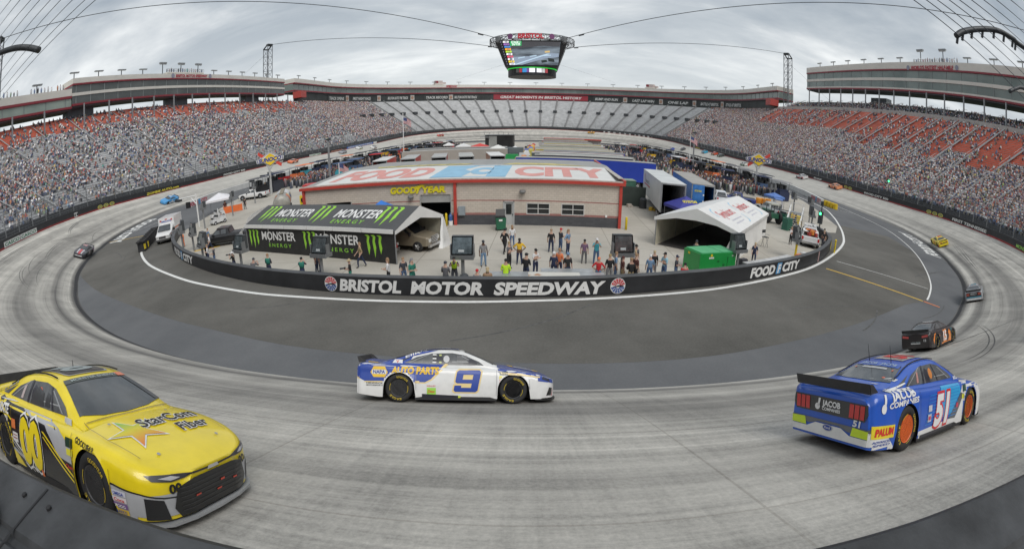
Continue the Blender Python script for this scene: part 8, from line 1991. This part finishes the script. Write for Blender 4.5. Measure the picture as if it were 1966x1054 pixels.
for z in (.68,1.4,2.12):
 for i in range(5): m.lathe([(.15,0),(.31,.02),(.33,.12),(.31,.24),(.15,.26)],(-1.2 + i * .6,.35,z),ax='y',n=14)
m.build('tyres',M_TYRE,t)
# crane arm gantry at left pit road, with motorbike-like cart group
t = thing('camera_gantry','white steel gantry arm over the gap beside the ambulance','gantry',(-41.2,52.5,0),R_(165)); m = MB(); m.tube((0,0,0),(0,0,4.6),.10,n=6); m.tube((0,0,4.3),(4.6,0,4.1),.10,n=6); m.tube((0,0,3.1),(1.5,0,4.25),.07,n=5); m.build('arm',WHITE,t); m = MB(); m.box((4.8,0,3.9),(1.1,.6,.35)); m.build('gantry_head',M_CHAR,t)
def cart(label,x,y,rz,c=(.6,.6,.6),roof=None):
 t = thing('golf_cart',label,'golf cart',(x,y,0),rz); m = MB(); m.box((0,0,.45),(2.3,1.15,.35),tz=(.95,.9)); m.box((.85,0,.75),(.5,1.1,.4),tz=(.6,.9)); m.box((-.2,0,.8),(.5,1.0,.35)); m.build('cart_body',PM('cart_%02d%02d' % (int(c[0] * 99),int(c[2] * 99)),c,.4),t); m = MB(); m.box((-.25,0,1.0),(.12,1.0,.5)); m.build('seat',M_CHAR,t)
 for xx in (.8,-.75):
  for s in (-1,1): veh_wheel(t,xx,s * .52,.25,.18)
 if roof: m = MB(); m.box((0,0,1.95),(1.9,1.2,.07)); [m.tube((xx,s * .5,.8),(xx * .9,s * .5,1.95),.025,n=4) for xx in (.8,-.8) for s in (-1,1)]; m.build('roof',PM('cart_roof_%02d' % int(roof[2] * 99),roof,.5),t)
 return t
cart('white golf cart crowded by people behind the ambulance',-38.2,53.2,1.2); cart('pale golf cart by the white panels near left pit road',-42.0,58.0,1.0); cart('dark green golf cart behind the right marquee',35.4,58.8,.6,(.03,.12,.08)); cart('grey golf cart with a blue roof near the yellow drums',38.2,66.2,1.2,(.2,.22,.22),(.10,.2,.5)); cart('yellow golf cart at the top of the white steps',36.7,60.5,1.3,(.65,.48,.03))
t = thing('tow_tractor','green tow tractor with big black tyres behind the right marquee','tractor',(32.0,56.2,0),R_(95)); m = MB(); m.box((.8,0,1.1),(1.9,.8,.8),tz=(.95,.85)); m.box((-.7,0,1.0),(1.0,1.2,.6)); m.build('tractor_body',PM('tractor_green',(.03,.12,.07),.45),t); m = MB(); m.box((-.5,0,2.4),(1.5,1.4,.12)); m.build('roof',PM('roof_beige',(.42,.42,.36),.5),t)
for xx,r in ((1.4,.45),(-.8,.75)):
 for s in (-1,1): veh_wheel(t,xx,s * .85,r,.35)
m = MB(); [m.box((xx,s * .6,1.8),(.07,.07,1.2)) for xx in (-1.1,.1) for s in (-1,1)]; m.build('roof_post',M_CHAR,t)
# white panels
for i in range(3):
 m = MB(); m.box((0,0,.55),(2.3,.08,1.1)); o = m.build('white_panel',PM('panel_white',(.66,.66,.65),.5),None); o.location = (-40.2 + i * -1.55,56.0 + i * 1.9,0); o.rotation_euler = (0,0,R_(-52)); tag(o,['white barrier panel nearest the ambulance','middle one of three white barrier panels near the canopy','white barrier panel nearest the white canopy'][i],'barrier')
# white steps on the right
t = thing('access_steps','white metal steps with hand rails leading over the right bend of the pit wall','steps',(32.9,51.6,0),R_(52)); m = MB()
for i in range(8): m.box((i * .32,0,.22 + i * .22),(.34,1.7,.05))
for s in (-1,1): m.add([(0,s * .85,.1),(2.5,s * .85,1.85),(2.5,s * .85,1.65),(0,s * .85,-.0)],[(0,1,2,3)])
m.build('treads',PM('steps_grey',(.42,.42,.42),.5,metal=.3),t)
for s in (-1,1):
 m = MB(); m.tube((0,s * .85,1.1),(2.5,s * .85,2.85),.05,n=6); m.tube((0,s * .85,.6),(2.5,s * .85,2.35),.04,n=6); [m.tube((x,s * .85,x * .7),(x,s * .85,x * .7 + 1.1),.045,n=6) for x in (0,.85,1.7,2.5)]; m.build('hand_rail',WHITE,t)
t = thing('step_platform','high steel platform standing at the top of the white steps','platform',(34.7,54.2,0),R_(52)); m = MB(); m.box((0,0,1.9),(1.6,1.8,.08)); [m.box((i,j,.95),(.1,.1,1.9)) for i in (-.7,.7) for j in (-.8,.8)]; m.build('deck',M_STEEL,t)
m = MB(); [m.box((i,j,2.5),(.06,.06,1.1)) for i in (-.75,.75) for j in (-.85,.85)]; m.box((.78,0,3.0),(.05,1.8,.05)); m.build('railing',WHITE,t)
# green signal lamp at the right bend
t = thing('signal_lamp','pit signal with a glowing green lamp at the right bend of the pit wall','signal',(34.6,48.0,0),R_(-65)); m = MB(); m.tube((0,0,0),(0,0,4.3),.07,n=6); m.box((0,0,4.2),(.3,.2,.5)); m.build('pole',M_DSTEEL,t); m = MB(); m.box((0,-.05,2.6),(.5,.35,1.4)); m.build('signal_box',M_CHAR,t)
m = MB(); m.lathe([(.0,-.30),(.13,-.27),(.17,-.2)],(0.02,0,3.05),ax='y',n=14); m.build('green_lamp',PM('lamp_green',(.05,.95,.25),.4,var=0,emit=4),t,smooth=True)
t = thing('crowd_signal_lamp','glowing green lamp on the catch fence of the right grandstand','signal',(*spt(('r',91),81.0),wz(('r',91)))); m = MB(); m.tube((0,0,1),(0,0,5),.06,n=5); m.build('pole',M_DSTEEL,t); m = MB(); m.lathe([(0,-.25),(.22,0),(0,.25)],(-.2,0,4.6),n=10); m.build('green_lamp',PM('lamp_green',(.05,.95,.25),.4,var=0,emit=4),t,smooth=True)
# bits by the right bend
for x,y,lab,c in ((33.4,42.4,'yellow hydrant post beside the crouching man at the right bend',None),): m = MB(); m.lathe([(.09,0),(.09,1.25),(.13,1.3),(.05,1.4)],(x,y,0),n=10); tag(m.build('bollard',M_BOL,None),lab,'bollard')
t = thing('high_chair','tall folding director chair beside the white marquee wall','chair',(24.3,41.2,0),.5); m = MB(); [m.tube((i,j,0),(-i * .6,j,.95),.022,n=5) for i in (-.25,.25) for j in (-.25,.25)]; m.build('leg_frame',M_STEEL,t); m = MB(); m.box((0,0,.97),(.5,.5,.05)); m.build('seat',M_CHAR,t); m = MB(); m.box((0,.26,1.45),(.52,.04,.3)); m.build('backrest',M_CHAR,t); m = MB(); [m.box((s * .27,0,1.2),(.05,.5,.04)) for s in (-1,1)]; m.build('armrest',PM('arm_pale',(.5,.5,.5),.5),t)
for i,(x,y,c,lab) in enumerate(((26.9,38.0,(.6,.6,.6),'white cooler box behind the pit wall right of the lettering'),(25.9,37.1,(.65,.22,.1),'orange and white bag behind the pit wall'),(32.4,52.0,(.03,.12,.08),'dark green box beside the open rescue pickup'),(18.9,33.6,(.05,.05,.06),'dark cable bundle on the ground by the generator'))):
 m = MB(); m.box((0,0,.3),(.9,.45,.55) if i != 2 else (1.5,.8,1.4),tz=(.9,.9)); m.box((0,0,.6 if i != 2 else 1.05),(.7,.35,.06)); o = m.build(['cooler_box','kit_bag','tool_chest','cable_bundle'][i],PM('prop_%d' % i,c,.6),None); o.location = (x,y,0 if i != 2 else .4); o.rotation_euler = (0,0,.6); tag(o,lab,['cooler','bag','chest','cable'][i])
m = MB(); m.lathe([(.02,0),(.28,.03),(.30,.4),(.22,.62),(.1,.7)],(-.35,25.7,.35),n=12); tag(m.build('backpack',M_CHAR,None,smooth=True),'black backpack leaning behind the pit wall beside the seated people','backpack')
for i,(x,y) in enumerate(((37.4,71.8),(38.3,71.9),(39.2,72.0),(37.3,60.2),(36.9,57.3))):
 m = MB(); m.lathe([(.45,0),(.48,.05),(.48,1.1),(.45,1.15)],(x,y,0),n=14); tag(m.build('drum',PM('drum_orange' if i < 3 else 'drum_yellow',(.75,.30,.03) if i < 3 else (.72,.52,.02),.5),None),['orange drum nearest the blue covered truck','middle orange drum of three behind the marquee','orange drum farthest from the blue covered truck','yellow drum beside the steps','yellow drum behind the steps platform'][i],'drum')
# ---------------------------------------------------------------- people: one skinned surface per body, posed by joints
def skeleton(pose):
 """joints face -Y; returns verts, edges, radii, region ids"""
 V = []; E = []; Rr = []; G = []
 def v(p,r,g,par=None):
  V.append(p); Rr.append(r); G.append(g)
  if par is not None: E.append((par,len(V) - 1))
  return len(V) - 1
 hz_ = {'sit': .50,'crouch': .42}.get(pose,.93); lean = {'crouch': -.22,'sit': -.05,'shoot': -.06}.get(pose,0)
 T = lambda h: lean * h / .5
 pel = v((0,0,hz_),(.155,.115),2); w = v((0,T(.2),hz_ + .18),(.145,.105),1,pel); ch = v((0,T(.38),hz_ + .38),(.18,.12),1,w); nk = v((0,T(.52),hz_ + .53),(.065,.065),0,ch)
 hd = v((0,T(.6) - .01,hz_ + .64),(.080,.095),0,nk); v((0,T(.6) - .005,hz_ + .77),(.072,.09),0,hd); v((0,T(.6) - .115,hz_ + .665),(.016,.016),0,hd)
 for s in (-1,1):
  hp = v((s * .10,0,hz_ - .06),(.105,.105),2,pel)
  if pose == 'sit': kn,an = (s * .13,-.42,.50),(s * .13,-.45,.09)
  elif pose == 'crouch': kn,an = ((s * .16,-.36,.46),(s * .14,-.2,.08)) if s > 0 else ((s * .14,-.15,.10),(s * .14,.25,.10))
  elif pose == 'walk': kn,an = (s * .10,-s * .20 - .02,.50),(s * .10,-s * .30 + .08,.09)
  else: kn,an = (s * .125,-.01,.49),(s * .15,.03,.08)
  k = v(kn,(.072,.075),2,hp); a = v(an,(.045,.05),2,k); v((an[0],an[1] - .15,.04),(.042,.035),3,a)
  z = hz_ + .44; sh = v((s * .185,T(.44),z),(.075,.075),1,ch)
  el,wr = {'cross': ((s * .25,-.06,z - .25),(-s * .06,-.24,z - .19)),'hips': ((s * .40,.06,z - .24),(s * .18,-.05,z - .42)),'shoot': ((s * .27,-.16,z - .17),(s * .09,-.27,z + .10)),
     'walk': ((s * .25,s * .10,z - .27),(s * .24,s * .12 - .18,z - .48)),'sit': ((s * .25,-.05,z - .27),(s * .12,-.28,z - .36)),'crouch': ((s * .26,-.25,z - .2),(s * .09,-.42,z - .02)),'hold': ((s * .24,-.03,z - .27),(s * .08,-.26,z - .25))}.get(pose,((s * .245,.01,z - .27),(s * .26,-.04,z - .52)))
  if pose in ('shoot','crouch'): el = (el[0],el[1] + T(.44),el[2]); wr = (wr[0],wr[1] + T(.44),wr[2])
  e = v(el,(.050,.050),1,sh); m_ = v(tuple(el[i] * .75 + wr[i] * .25 for i in range(3)),(.043,.043),0,e); wq = v(wr,(.028,.03),0,m_)
  d = Vector(wr) - Vector(el); d.normalize(); sd = d.orthogonal().normalized(); pm = Vector(wr) + d * .06; p_ = v(tuple(pm),(.036,.022),0,wq)
  for i in range(4):
   o = sd * (.027 * (i - 1.5)); q = v(tuple(pm + o + d * .045),(.010,.010),0,p_); v(tuple(pm + o * 1.1 + d * (.085 - .008 * abs(i - 1.3)) + Vector((0,-.01,-.01))),(.008,.008),0,q)
  v(tuple(Vector(wr) + d * .05 + sd * .055),(.011,.011),0,wq)
 return V,E,Rr,G
POSES = ['stand','cross','hips','shoot','walk','sit','crouch','hold']; PO = {}
tmp = []
for p in POSES:
 V,E_,Rr,G = skeleton(p); me = bpy.data.meshes.new('person'); me.from_pydata(V,E_,[]); o = bpy.data.objects.new('person',me); COL.objects.link(o)
 md = o.modifiers.new('skin','SKIN'); md.use_smooth_shade = True
 sv = me.skin_vertices[0].data if me.skin_vertices else None
 if sv is None:
  b = bmesh.new(); b.from_mesh(me); b.verts.layers.skin.verify(); b.to_mesh(me); b.free(); sv = me.skin_vertices[0].data
 for i,r in enumerate(Rr): sv[i].radius = r; sv[i].use_root = (i == 0)
 o.modifiers.new('sub','SUBSURF').levels = 1; o.modifiers['sub'].render_levels = 1; tmp.append((p,o,V,E_,G))
dg = bpy.context.evaluated_depsgraph_get(); dg.update()
for p,o,V,E_,G in tmp:
 me = bpy.data.meshes.new_from_object(o.evaluated_get(dg)); me.name = 'person_' + p
 S = [(Vector(V[a]),Vector(V[b]),G[b]) for a,b in E_]; mi = []
 for f in me.polygons:
  c = f.center; best = (9,0)
  for a,b,g in S:
   ab = b - a; t = max(0,min(1,(c - a).dot(ab) / ab.length_squared)); d = (a + ab * t - c).length
   if d < best[0]: best = (d,g)
  mi.append(best[1])
 me.materials.clear()
 for k in range(4): me.materials.append(None)
 me.polygons.foreach_set('material_index',mi); me.polygons.foreach_set('use_smooth',[True] * len(mi)); me.update(); PO[p] = me
for p,o,*_ in tmp: bpy.data.objects.remove(o)
SKN = [PM('skin_%d' % i,c,.6,var=.08,scale=8) for i,c in enumerate(((.42,.25,.19),(.50,.32,.24),(.12,.065,.045)))]; M_SHOE = PM('shoe_dark',(.05,.045,.04),.7)
def cloth(c): return PM('cloth_%02d%02d%02d' % tuple(int(q * 99) for q in c),c,.85,var=.12,scale=9)
HM = {}
def hatmesh(k):
 if k not in HM:
  m = MB(); m.lathe([(.088,-.02),(.094,.03),(.080,.085),(.045,.112),(.0,.12)],(0,0,0),n=12)
  if k == 'cap': m.box((0,-.12,.015),(.14,.11,.015))
  if k == 'brim': m.lathe([(.09,0),(.18,-.01),(.18,.005),(.09,.02)],(0,0,0),n=14)
  if k == 'long': m.box((0,.06,-.10),(.16,.07,.22))
  HM[k] = m.mesh(k,[],smooth=True); HM[k].materials.append(None)
 return HM[k]
C = dict(k=(.018,.018,.02),n=(.025,.035,.08),g=(.24,.24,.25),G=(.12,.12,.13),w=(.66,.66,.67),b=(.08,.13,.24),B=(.16,.26,.40),y=(.72,.45,.03),r=(.48,.025,.03),t=(.06,.36,.44),l=(.30,.52,.62),p=(.17,.10,.17),o=(.70,.20,.08),h=(.50,.78,.03),m=(.30,.19,.11),v=(.03,.20,.15),T=(.32,.24,.13),d=(.05,.055,.07),R=(.10,.035,.03),Y=(.45,.36,.22))
def person(label,x,y,face,pose,sh,tr,hat='cap',hc='k',sk=0,h=1.0,extra=None,z=0,group=None,cat='person'):
 """face: degrees, 0 looks at the camera side (-Y), 180 looks away"""
 s_ = min(range(len(WP)),key=lambda i: (WP[i].x - x) ** 2 + (WP[i].y - y) ** 2); p,d,n = wall_at(WS[s_]); k = (Vector((x,y)) - p).dot(n)
 if k > -.95: x,y = x - n.x * (k + .95),y - n.y * (k + .95)
 o = bpy.data.objects.new('person',PO[pose]); COL.objects.link(o); o.location = (x,y,z); o.rotation_euler = (0,0,R_(face)); o.scale = (h,h,h); tag(o,label,cat,group)
 for i,m in enumerate((SKN[sk],cloth(C[sh]),cloth(C[tr]),M_SHOE)): o.material_slots[i].link = 'OBJECT'; o.material_slots[i].material = m
 hz_ = {'sit': .50,'crouch': .42}.get(pose,.93); ln = {'crouch': -.22,'sit': -.05,'shoot': -.06}.get(pose,0) * 1.25
 c = link({'cap': 'cap','brim': 'hat','long': 'hair','hair': 'hair'}[hat],hatmesh(hat),o); c.location = (0,ln - .005,hz_ + .715); c.material_slots[0].link = 'OBJECT'; c.material_slots[0].material = cloth(C[hc])
 if extra == 'vest' or extra == 'num':
  m = MB(); m.lathe([(.155,.12),(.195,.30),(.200,.45),(.16,.52)],(0,ln * .5,hz_),n=12); q = m.build('vest',cloth(C['h'] if extra == 'vest' else C['v']),o,smooth=True); q.scale = (1,.76,1)
  if extra == 'num': m = MB(); lay(m,T2(label.split('number ')[1][:2],.14,-.1,0,.2,0,.03),lambda u,v: (-u,ln * .5 + .165,hz_ + .28 + v)); m.build('vest_number',INK_W,q,fix=False)
 return o
def cam_thing(x,y,face,z,label,big=True):
 t = thing('photo_camera',label,'camera',(x,y,z),R_(face)); m = MB(); m.box((0,-.30,0),(.15,.09,.11)); m.build('camera_body',BLACK,t); m = MB(); m.lathe([(.045,-.35),(.05,-.40),(.06,-.62 if big else -.5)],(0,0,0),ax='y',n=10); m.build('lens',M_CHAR,t)
PL = """grey polo shirt man in pale jeans standing near the middle track light|.1|30.7|20|stand|g|B|cap|d
man in black and yellow team shirt and black shorts walking by the bin|1.2|34.1|160|walk|k|k|hair|k
woman in white tee and denim shorts standing by the black and yellow shirt man|1.6|36.1|200|stand|w|b|long|m
bald man in grey shirt with arms crossed left of the yellow shirt man|1.8|30.2|60|cross|G|k|hair|T
man in bright yellow shirt with hands on hips and dark jeans|2.4|31.3|0|hips|y|n|cap|k
man in white shirt and black cap with arms crossed behind the dark jacket man|3.5|29.0|40|cross|w|n|cap|k
man in black hooded jacket standing behind the metal ramp|3.0|27.3|150|hold|k|n|cap|k
man in all black with his back turned standing alone right of the centre|4.5|34.7|175|stand|k|n|hair|m
man in a red cap and dark shirt holding a bottle|5.2|35.2|120|hold|d|b|cap|r
woman in a denim jacket with a bag standing by the red cap man|5.7|34.3|60|hips|B|n|long|m
man in navy shirt and white cap seen from behind|4.6|28.4|165|stand|n|n|cap|w
man in orange shirt half hidden behind the navy shirt man|4.95|28.9|150|stand|o|n|hair|m
man in black polo and pale blue cap right of the orange shirt|5.4|27.8|20|stand|k|n|cap|B
man in purple plaid shirt and grey trousers with a badge|6.7|32.0|0|stand|p|G|cap|k
man in turquoise shirt shading his eyes with both hands|7.5|31.9|0|shoot|t|b|cap|w
man in hi-vis yellow shirt sitting on the left end of the metal ramp|1.9|26.3|180|sit|h|b|hair|k
person in light grey shirt seated behind the pit wall beside the backpack|.35|25.7|175|sit|g|k|cap|r
long haired person in brown top seated beside the light grey shirt|.95|25.5|185|sit|m|k|long|Y
photographer in a hi-vis vest raising a camera|-1.1|26.8|10|shoot|k|d|hair|k|vest
man in charcoal shirt and dark cap in front of the hi-vis photographer|-1.4|25.5|170|hold|G|d|cap|d
photographer in green vest with long grey hair near the black marquee's end|-3.4|26.0|60|hold|v|v|long|g
man in red long sleeved shirt and orange cap with hands on hips|7.2|27.5|170|hips|r|B|cap|o
man in black polo and grey trousers beside the red shirt man|7.9|27.9|185|stand|k|g|hair|T
man in blue shirt half hidden by the middle right track light|8.35|28.5|90|stand|B|b|hair|m
person in tan trousers hidden behind the pole of the middle right track light|8.7|28.0|100|stand|R|T|hair|R
cameraman in a black vest leaning over beside the track light pole|9.1|27.0|200|hold|k|T|hair|m
man in camouflage shirt standing behind the blonde woman|10.0|30.9|30|stand|G|d|cap|k
blonde woman in white top behind the cameraman|9.7|29.5|60|stand|w|w|long|Y
man in dark red shirt between the cameraman and the blonde woman|9.5|28.1|120|stand|R|k|hair|m
man in blue grey shirt and white cap seen from behind|10.5|28.6|175|stand|B|b|cap|w
tall blond man in black shirt behind the blue grey shirt|10.95|29.5|190|stand|k|g|hair|Y
man in light blue shirt with arms crossed and jeans|11.5|28.9|-60|cross|l|b|cap|k
man in a dark sleeveless vest and navy cap left of the generator|12.3|29.0|60|hold|d|b|cap|n
photographer in red shirt crouching in front of the generator|13.0|27.7|150|crouch|r|d|hair|k
man in a dark cap standing behind the green generator|14.9|33.3|0|stand|d|d|cap|d
man in navy shirt and trousers walking right of the generator|20.4|34.9|-20|walk|n|n|hair|Y
kneeling photographer in a dark green vest with number 50|-14.6|27.4|175|hold|d|n|hair|m|num
photographer kneeling in a dark green vest with number 54|-11.3|26.4|190|shoot|n|n|hair|k|num
man in dark clothes standing left behind the middle marquee track light|-11.2|29.4|90|stand|d|n|hair|k
man in dark clothes standing right behind the middle marquee track light|-10.7|29.0|100|stand|d|n|hair|m
photographer in a straw hat holding a big camera|-7.5|26.6|-70|hold|k|v|brim|Y
long haired person in a tan shirt walking past the black marquee wall|-8.3|30.5|-60|walk|T|n|long|m
woman in white tee looking at her phone near the marquee corner|-4.9|26.2|-80|hold|w|k|long|m
man in dark grey polo and jeans standing at the marquee corner|-4.15|26.8|40|stand|d|b|hair|m
man in white shirt walking on the concrete left of the black marquee|-27.1|37.3|-60|walk|w|n|hair|T
man in blue and white shirt walking behind the white shirt man|-29.9|40.6|150|walk|B|n|hair|m
photographer in a pale hat and black shirt pointing a camera left|-19.3|29.0|-80|shoot|k|n|brim|w
man in grey jacket bending low behind the pit wall at left|-16.9|27.6|180|crouch|G|d|cap|d
man in black leaning on the left bend of the pit wall, farthest of three|-25.6|34.8|-70|hold|k|k|hair|k
man in white tee between two dark clothed men at the left bend|-23.9|33.0|-60|hold|w|n|hair|m
man in dark patterned shirt nearest of three at the left bend|-22.3|31.9|-50|hold|d|b|hair|k
marshal in orange shirt beside the wall end near the ambulance|-34.0|40.8|0|hold|o|o|hair|k
man in black standing by the orange fabric screen|-40.6|63.6|30|stand|k|k|cap|k
man in white fire suit top and black trousers near the rescue pickup|28.5|43.7|20|cross|w|k|hair|m
man in black tee and shorts standing by the pit wall at the right bend|34.3|44.6|200|hips|k|d|hair|Y
man in black beside him at the signal box|34.0|45.4|180|stand|k|k|cap|k
cameraman crouching over gear at the right bend|32.6|43.6|60|crouch|G|d|hair|m
seated worker in dark clothes behind the white panels|-38.6|54.6|20|sit|d|d|cap|k
worker in dark red shirt under the white canopy|-43.9|62.6|40|stand|R|d|hair|k
worker in black under the white canopy|-45.0|64.2|60|stand|k|k|hair|k
man in white shirt and cap walking behind the white and blue pickup|32.0|68.5|90|walk|w|n|cap|w
worker in blue shirt climbing the white steps|34.2|53.3|40|walk|B|d|cap|k
worker in yellow vest at the top of the white steps|35.4|56.0|0|stand|y|d|cap|k"""
for i,ln_ in enumerate(PL.split('\n')):
 q = ln_.split('|'); z = {36: 0,37: 0}.get(i,0)
 if q[4] == 'sit' and i == 15: z = .40
 person(q[0],float(q[1]),float(q[2]),float(q[3]),q[4],q[5],q[6],q[7],q[8],random.choice((0,1,1)) if i not in (0,4) else 2,1.01 + .05 * math.sin(i * 2.3),q[9] if len(q) > 9 else None,z)
PB = {o['label']: o for o in bpy.data.objects if o.name.startswith('person') and 'label' in o}
for lb,f_,z_,l2,bg_ in (('photographer in a hi-vis vest raising a camera',10,1.47,'black camera raised by the hi-vis photographer',True),('photographer in a pale hat and black shirt pointing a camera left',-80,1.47,'black camera raised by the photographer in the pale hat',True),('photographer in a straw hat holding a big camera',-70,1.15,'big camera held by the straw hat photographer',True),('photographer in red shirt crouching in front of the generator',150,.95,'camera held by the crouching photographer in red',False),('cameraman in a black vest leaning over beside the track light pole',200,1.1,'video camera held by the black vest cameraman',False)):
 cam_thing(PB[lb].location.x,PB[lb].location.y,f_,z_,l2,bg_)

# ---------------------------------------------------------------- pit stalls: crew carts with canopies, and the crews
def pit_box(x,y,c,rc,label,group,rz=0):
 t = thing('pit_cart',label,'pit cart',(x,y,0),rz,group); m = MB(); m.box((0,0,.95),(2.2,3.6,1.7)); m.box((0,0,2.0),(1.9,3.2,.35)); m.build('cart_body',cloth(c),t)
 m = MB(); m.box((0,0,3.55),(2.9,4.4,.12),tz=(.9,.94)); m.build('canopy_top',cloth(rc),t); m = MB(); [m.tube((i,j,1.8),(i,j,3.5),.05,n=4) for i in (-1,1) for j in (-1.6,1.6)]; m.build('canopy_frame',M_DSTEEL,t)
 m = MB(); [m.box((-.4 + .8 * (k % 2),-1.2 + .8 * (k // 2),2.6),(.4,.4,.75)) for k in range(6)]; m.build('seated_row',M_CHAR,t)
TM = [C['k'],C['n'],C['k'],C['d'],C['b'],C['k'],C['r'],C['d'],C['n'],C['o'],C['k'],C['y'],C['t'],C['G']]
rr = random.Random(9)
for side,nm in ((-1,'left'),(1,'right')):
 for i in range(26):
  y = 84 + i * 6.6 - (6 if side < 0 else 0); x = side * (49.5 if i > 1 else 47) + rr.uniform(-.8,.8) + (side * 1.6 if i > 3 else 0); c = TM[(i * 3 + (side > 0)) % 14]; rc = C['o'] if (side,i) in ((-1,4),(-1,8),(1,7)) else rr.choice((C['k'],C['d'],C['G'],C['k'],C['g'],C['n']))
  pit_box(x,y,c,rc,'crew pit cart with an orange canopy beside %s pit road' % nm if rc == C['o'] else 'dark crew pit cart under a flat canopy in the row beside %s pit road' % nm,'crew pit carts along %s pit road' % nm,rr.uniform(-.1,.1))
for i in range(34):
 sd = -1 if i % 2 else 1; c = rr.choice((C['k'],C['n'],C['d'],C['G'],C['r'],C['k'],C['w'],C['b'],C['g']))
 pit_box(sd * (39 + rr.uniform(-2.5,3)),96 + (i // 2) * 8.6 + rr.uniform(-2,2),rr.choice(TM),c,'tool cart under a flat canopy in the inner row on the %s of the infield' % ('right' if sd > 0 else 'left'),'inner row of tool carts, %s side' % ('right' if sd > 0 else 'left'),rr.uniform(-.4,.4))
for i in range(12):
 cart('golf cart parked in the lane between the hauler rows',-2.6 + rr.uniform(-2.2,1.2),122 + i * 9,rr.uniform(0,6),rr.choice(((.6,.6,.6),(.1,.1,.12),(.4,.05,.05),(.1,.15,.4))),rr.choice((None,(.6,.6,.58),(.1,.1,.12))))['group'] = 'golf carts between the hauler rows'
PT = np.array([(-.13,-.14,0),(.13,-.14,0),(.13,.14,0),(-.13,.14,0),(-.14,-.22,.85),(.14,-.22,.85),(.14,.22,.85),(-.14,.22,.85),(-.12,-.22,1.45),(.12,-.22,1.45),(.12,.22,1.45),(-.12,.22,1.45),(-.09,-.09,1.45),(.09,-.09,1.45),(.09,.09,1.45),(-.09,.09,1.45),(-.08,-.08,1.68),(.08,-.08,1.68),(.08,.08,1.68),(-.08,.08,1.68),(-.09,-.09,1.68),(.09,-.09,1.68),(.09,.09,1.68),(-.09,.09,1.68),(-.05,-.05,1.78),(.05,-.05,1.78),(.05,.05,1.78),(-.05,.05,1.78)])
def q4(a,b): return [(a + i,a + (i + 1) % 4,b + (i + 1) % 4,b + i) for i in range(4)]
PF = np.array(q4(0,4) + q4(4,8) + [(8,9,10,11)] + q4(12,16) + q4(20,24) + [(24,25,26,27)]); PK = np.array([2] * 4 + [0] * 8 + [1] * 4 + [3] * 12)
for k in range(4,8): PK[k] = 0
def crews(label,boxes,n):
 P = []
 for _ in range(n):
  x0,x1,y0,y1 = boxes[RNG.integers(len(boxes))]; P.append((RNG.uniform(x0,x1),RNG.uniform(y0,y1),.02))
 build_crowd('pit_crews',label,P,RNG.uniform(0,6.28,n),tm=(PT,PF,PK),scl=RNG.uniform(.94,1.08,n),br=.7)
_sw = SW.copy(); SW = np.where(SHIRTS.max(1) < .2,SW * 9,SW * .5); SW = SW / SW.sum()
crews('mass of crew members in mostly dark clothes crowding the left pit stalls',[(-52,-38,86,110),(-53,-36,100,170),(-54,-36,150,250)],800)
crews('mass of crew members in mostly dark clothes crowding the right pit stalls',[(33,50,84,110),(32,52,95,170),(32,53,150,250)],1250)
crews('groups of people between the haulers and on the far platform',[(4,32,260,264),(-12,-2,100,180),(21,30,92,200),(-34,-26,80,100)],260)
SW = _sw
P = []; A = []
for d in np.arange(-98,4,1.1):
 if RNG.random() < .7: P.append((*spt(side_st(-1,d),120.2),39.2)); A.append(0)
for d in np.arange(52,74,1.3): P.append((*spt(side_st(-1,d),121),43.1)); A.append(0)
for d in np.arange(32,56,1.3): P.append((*spt(side_st(1,d),129.5),52.3)); A.append(0)
build_crowd('roof_spotters','rows of spotters standing along the suite building roofs',P,A,tm=(PT,PF,PK))
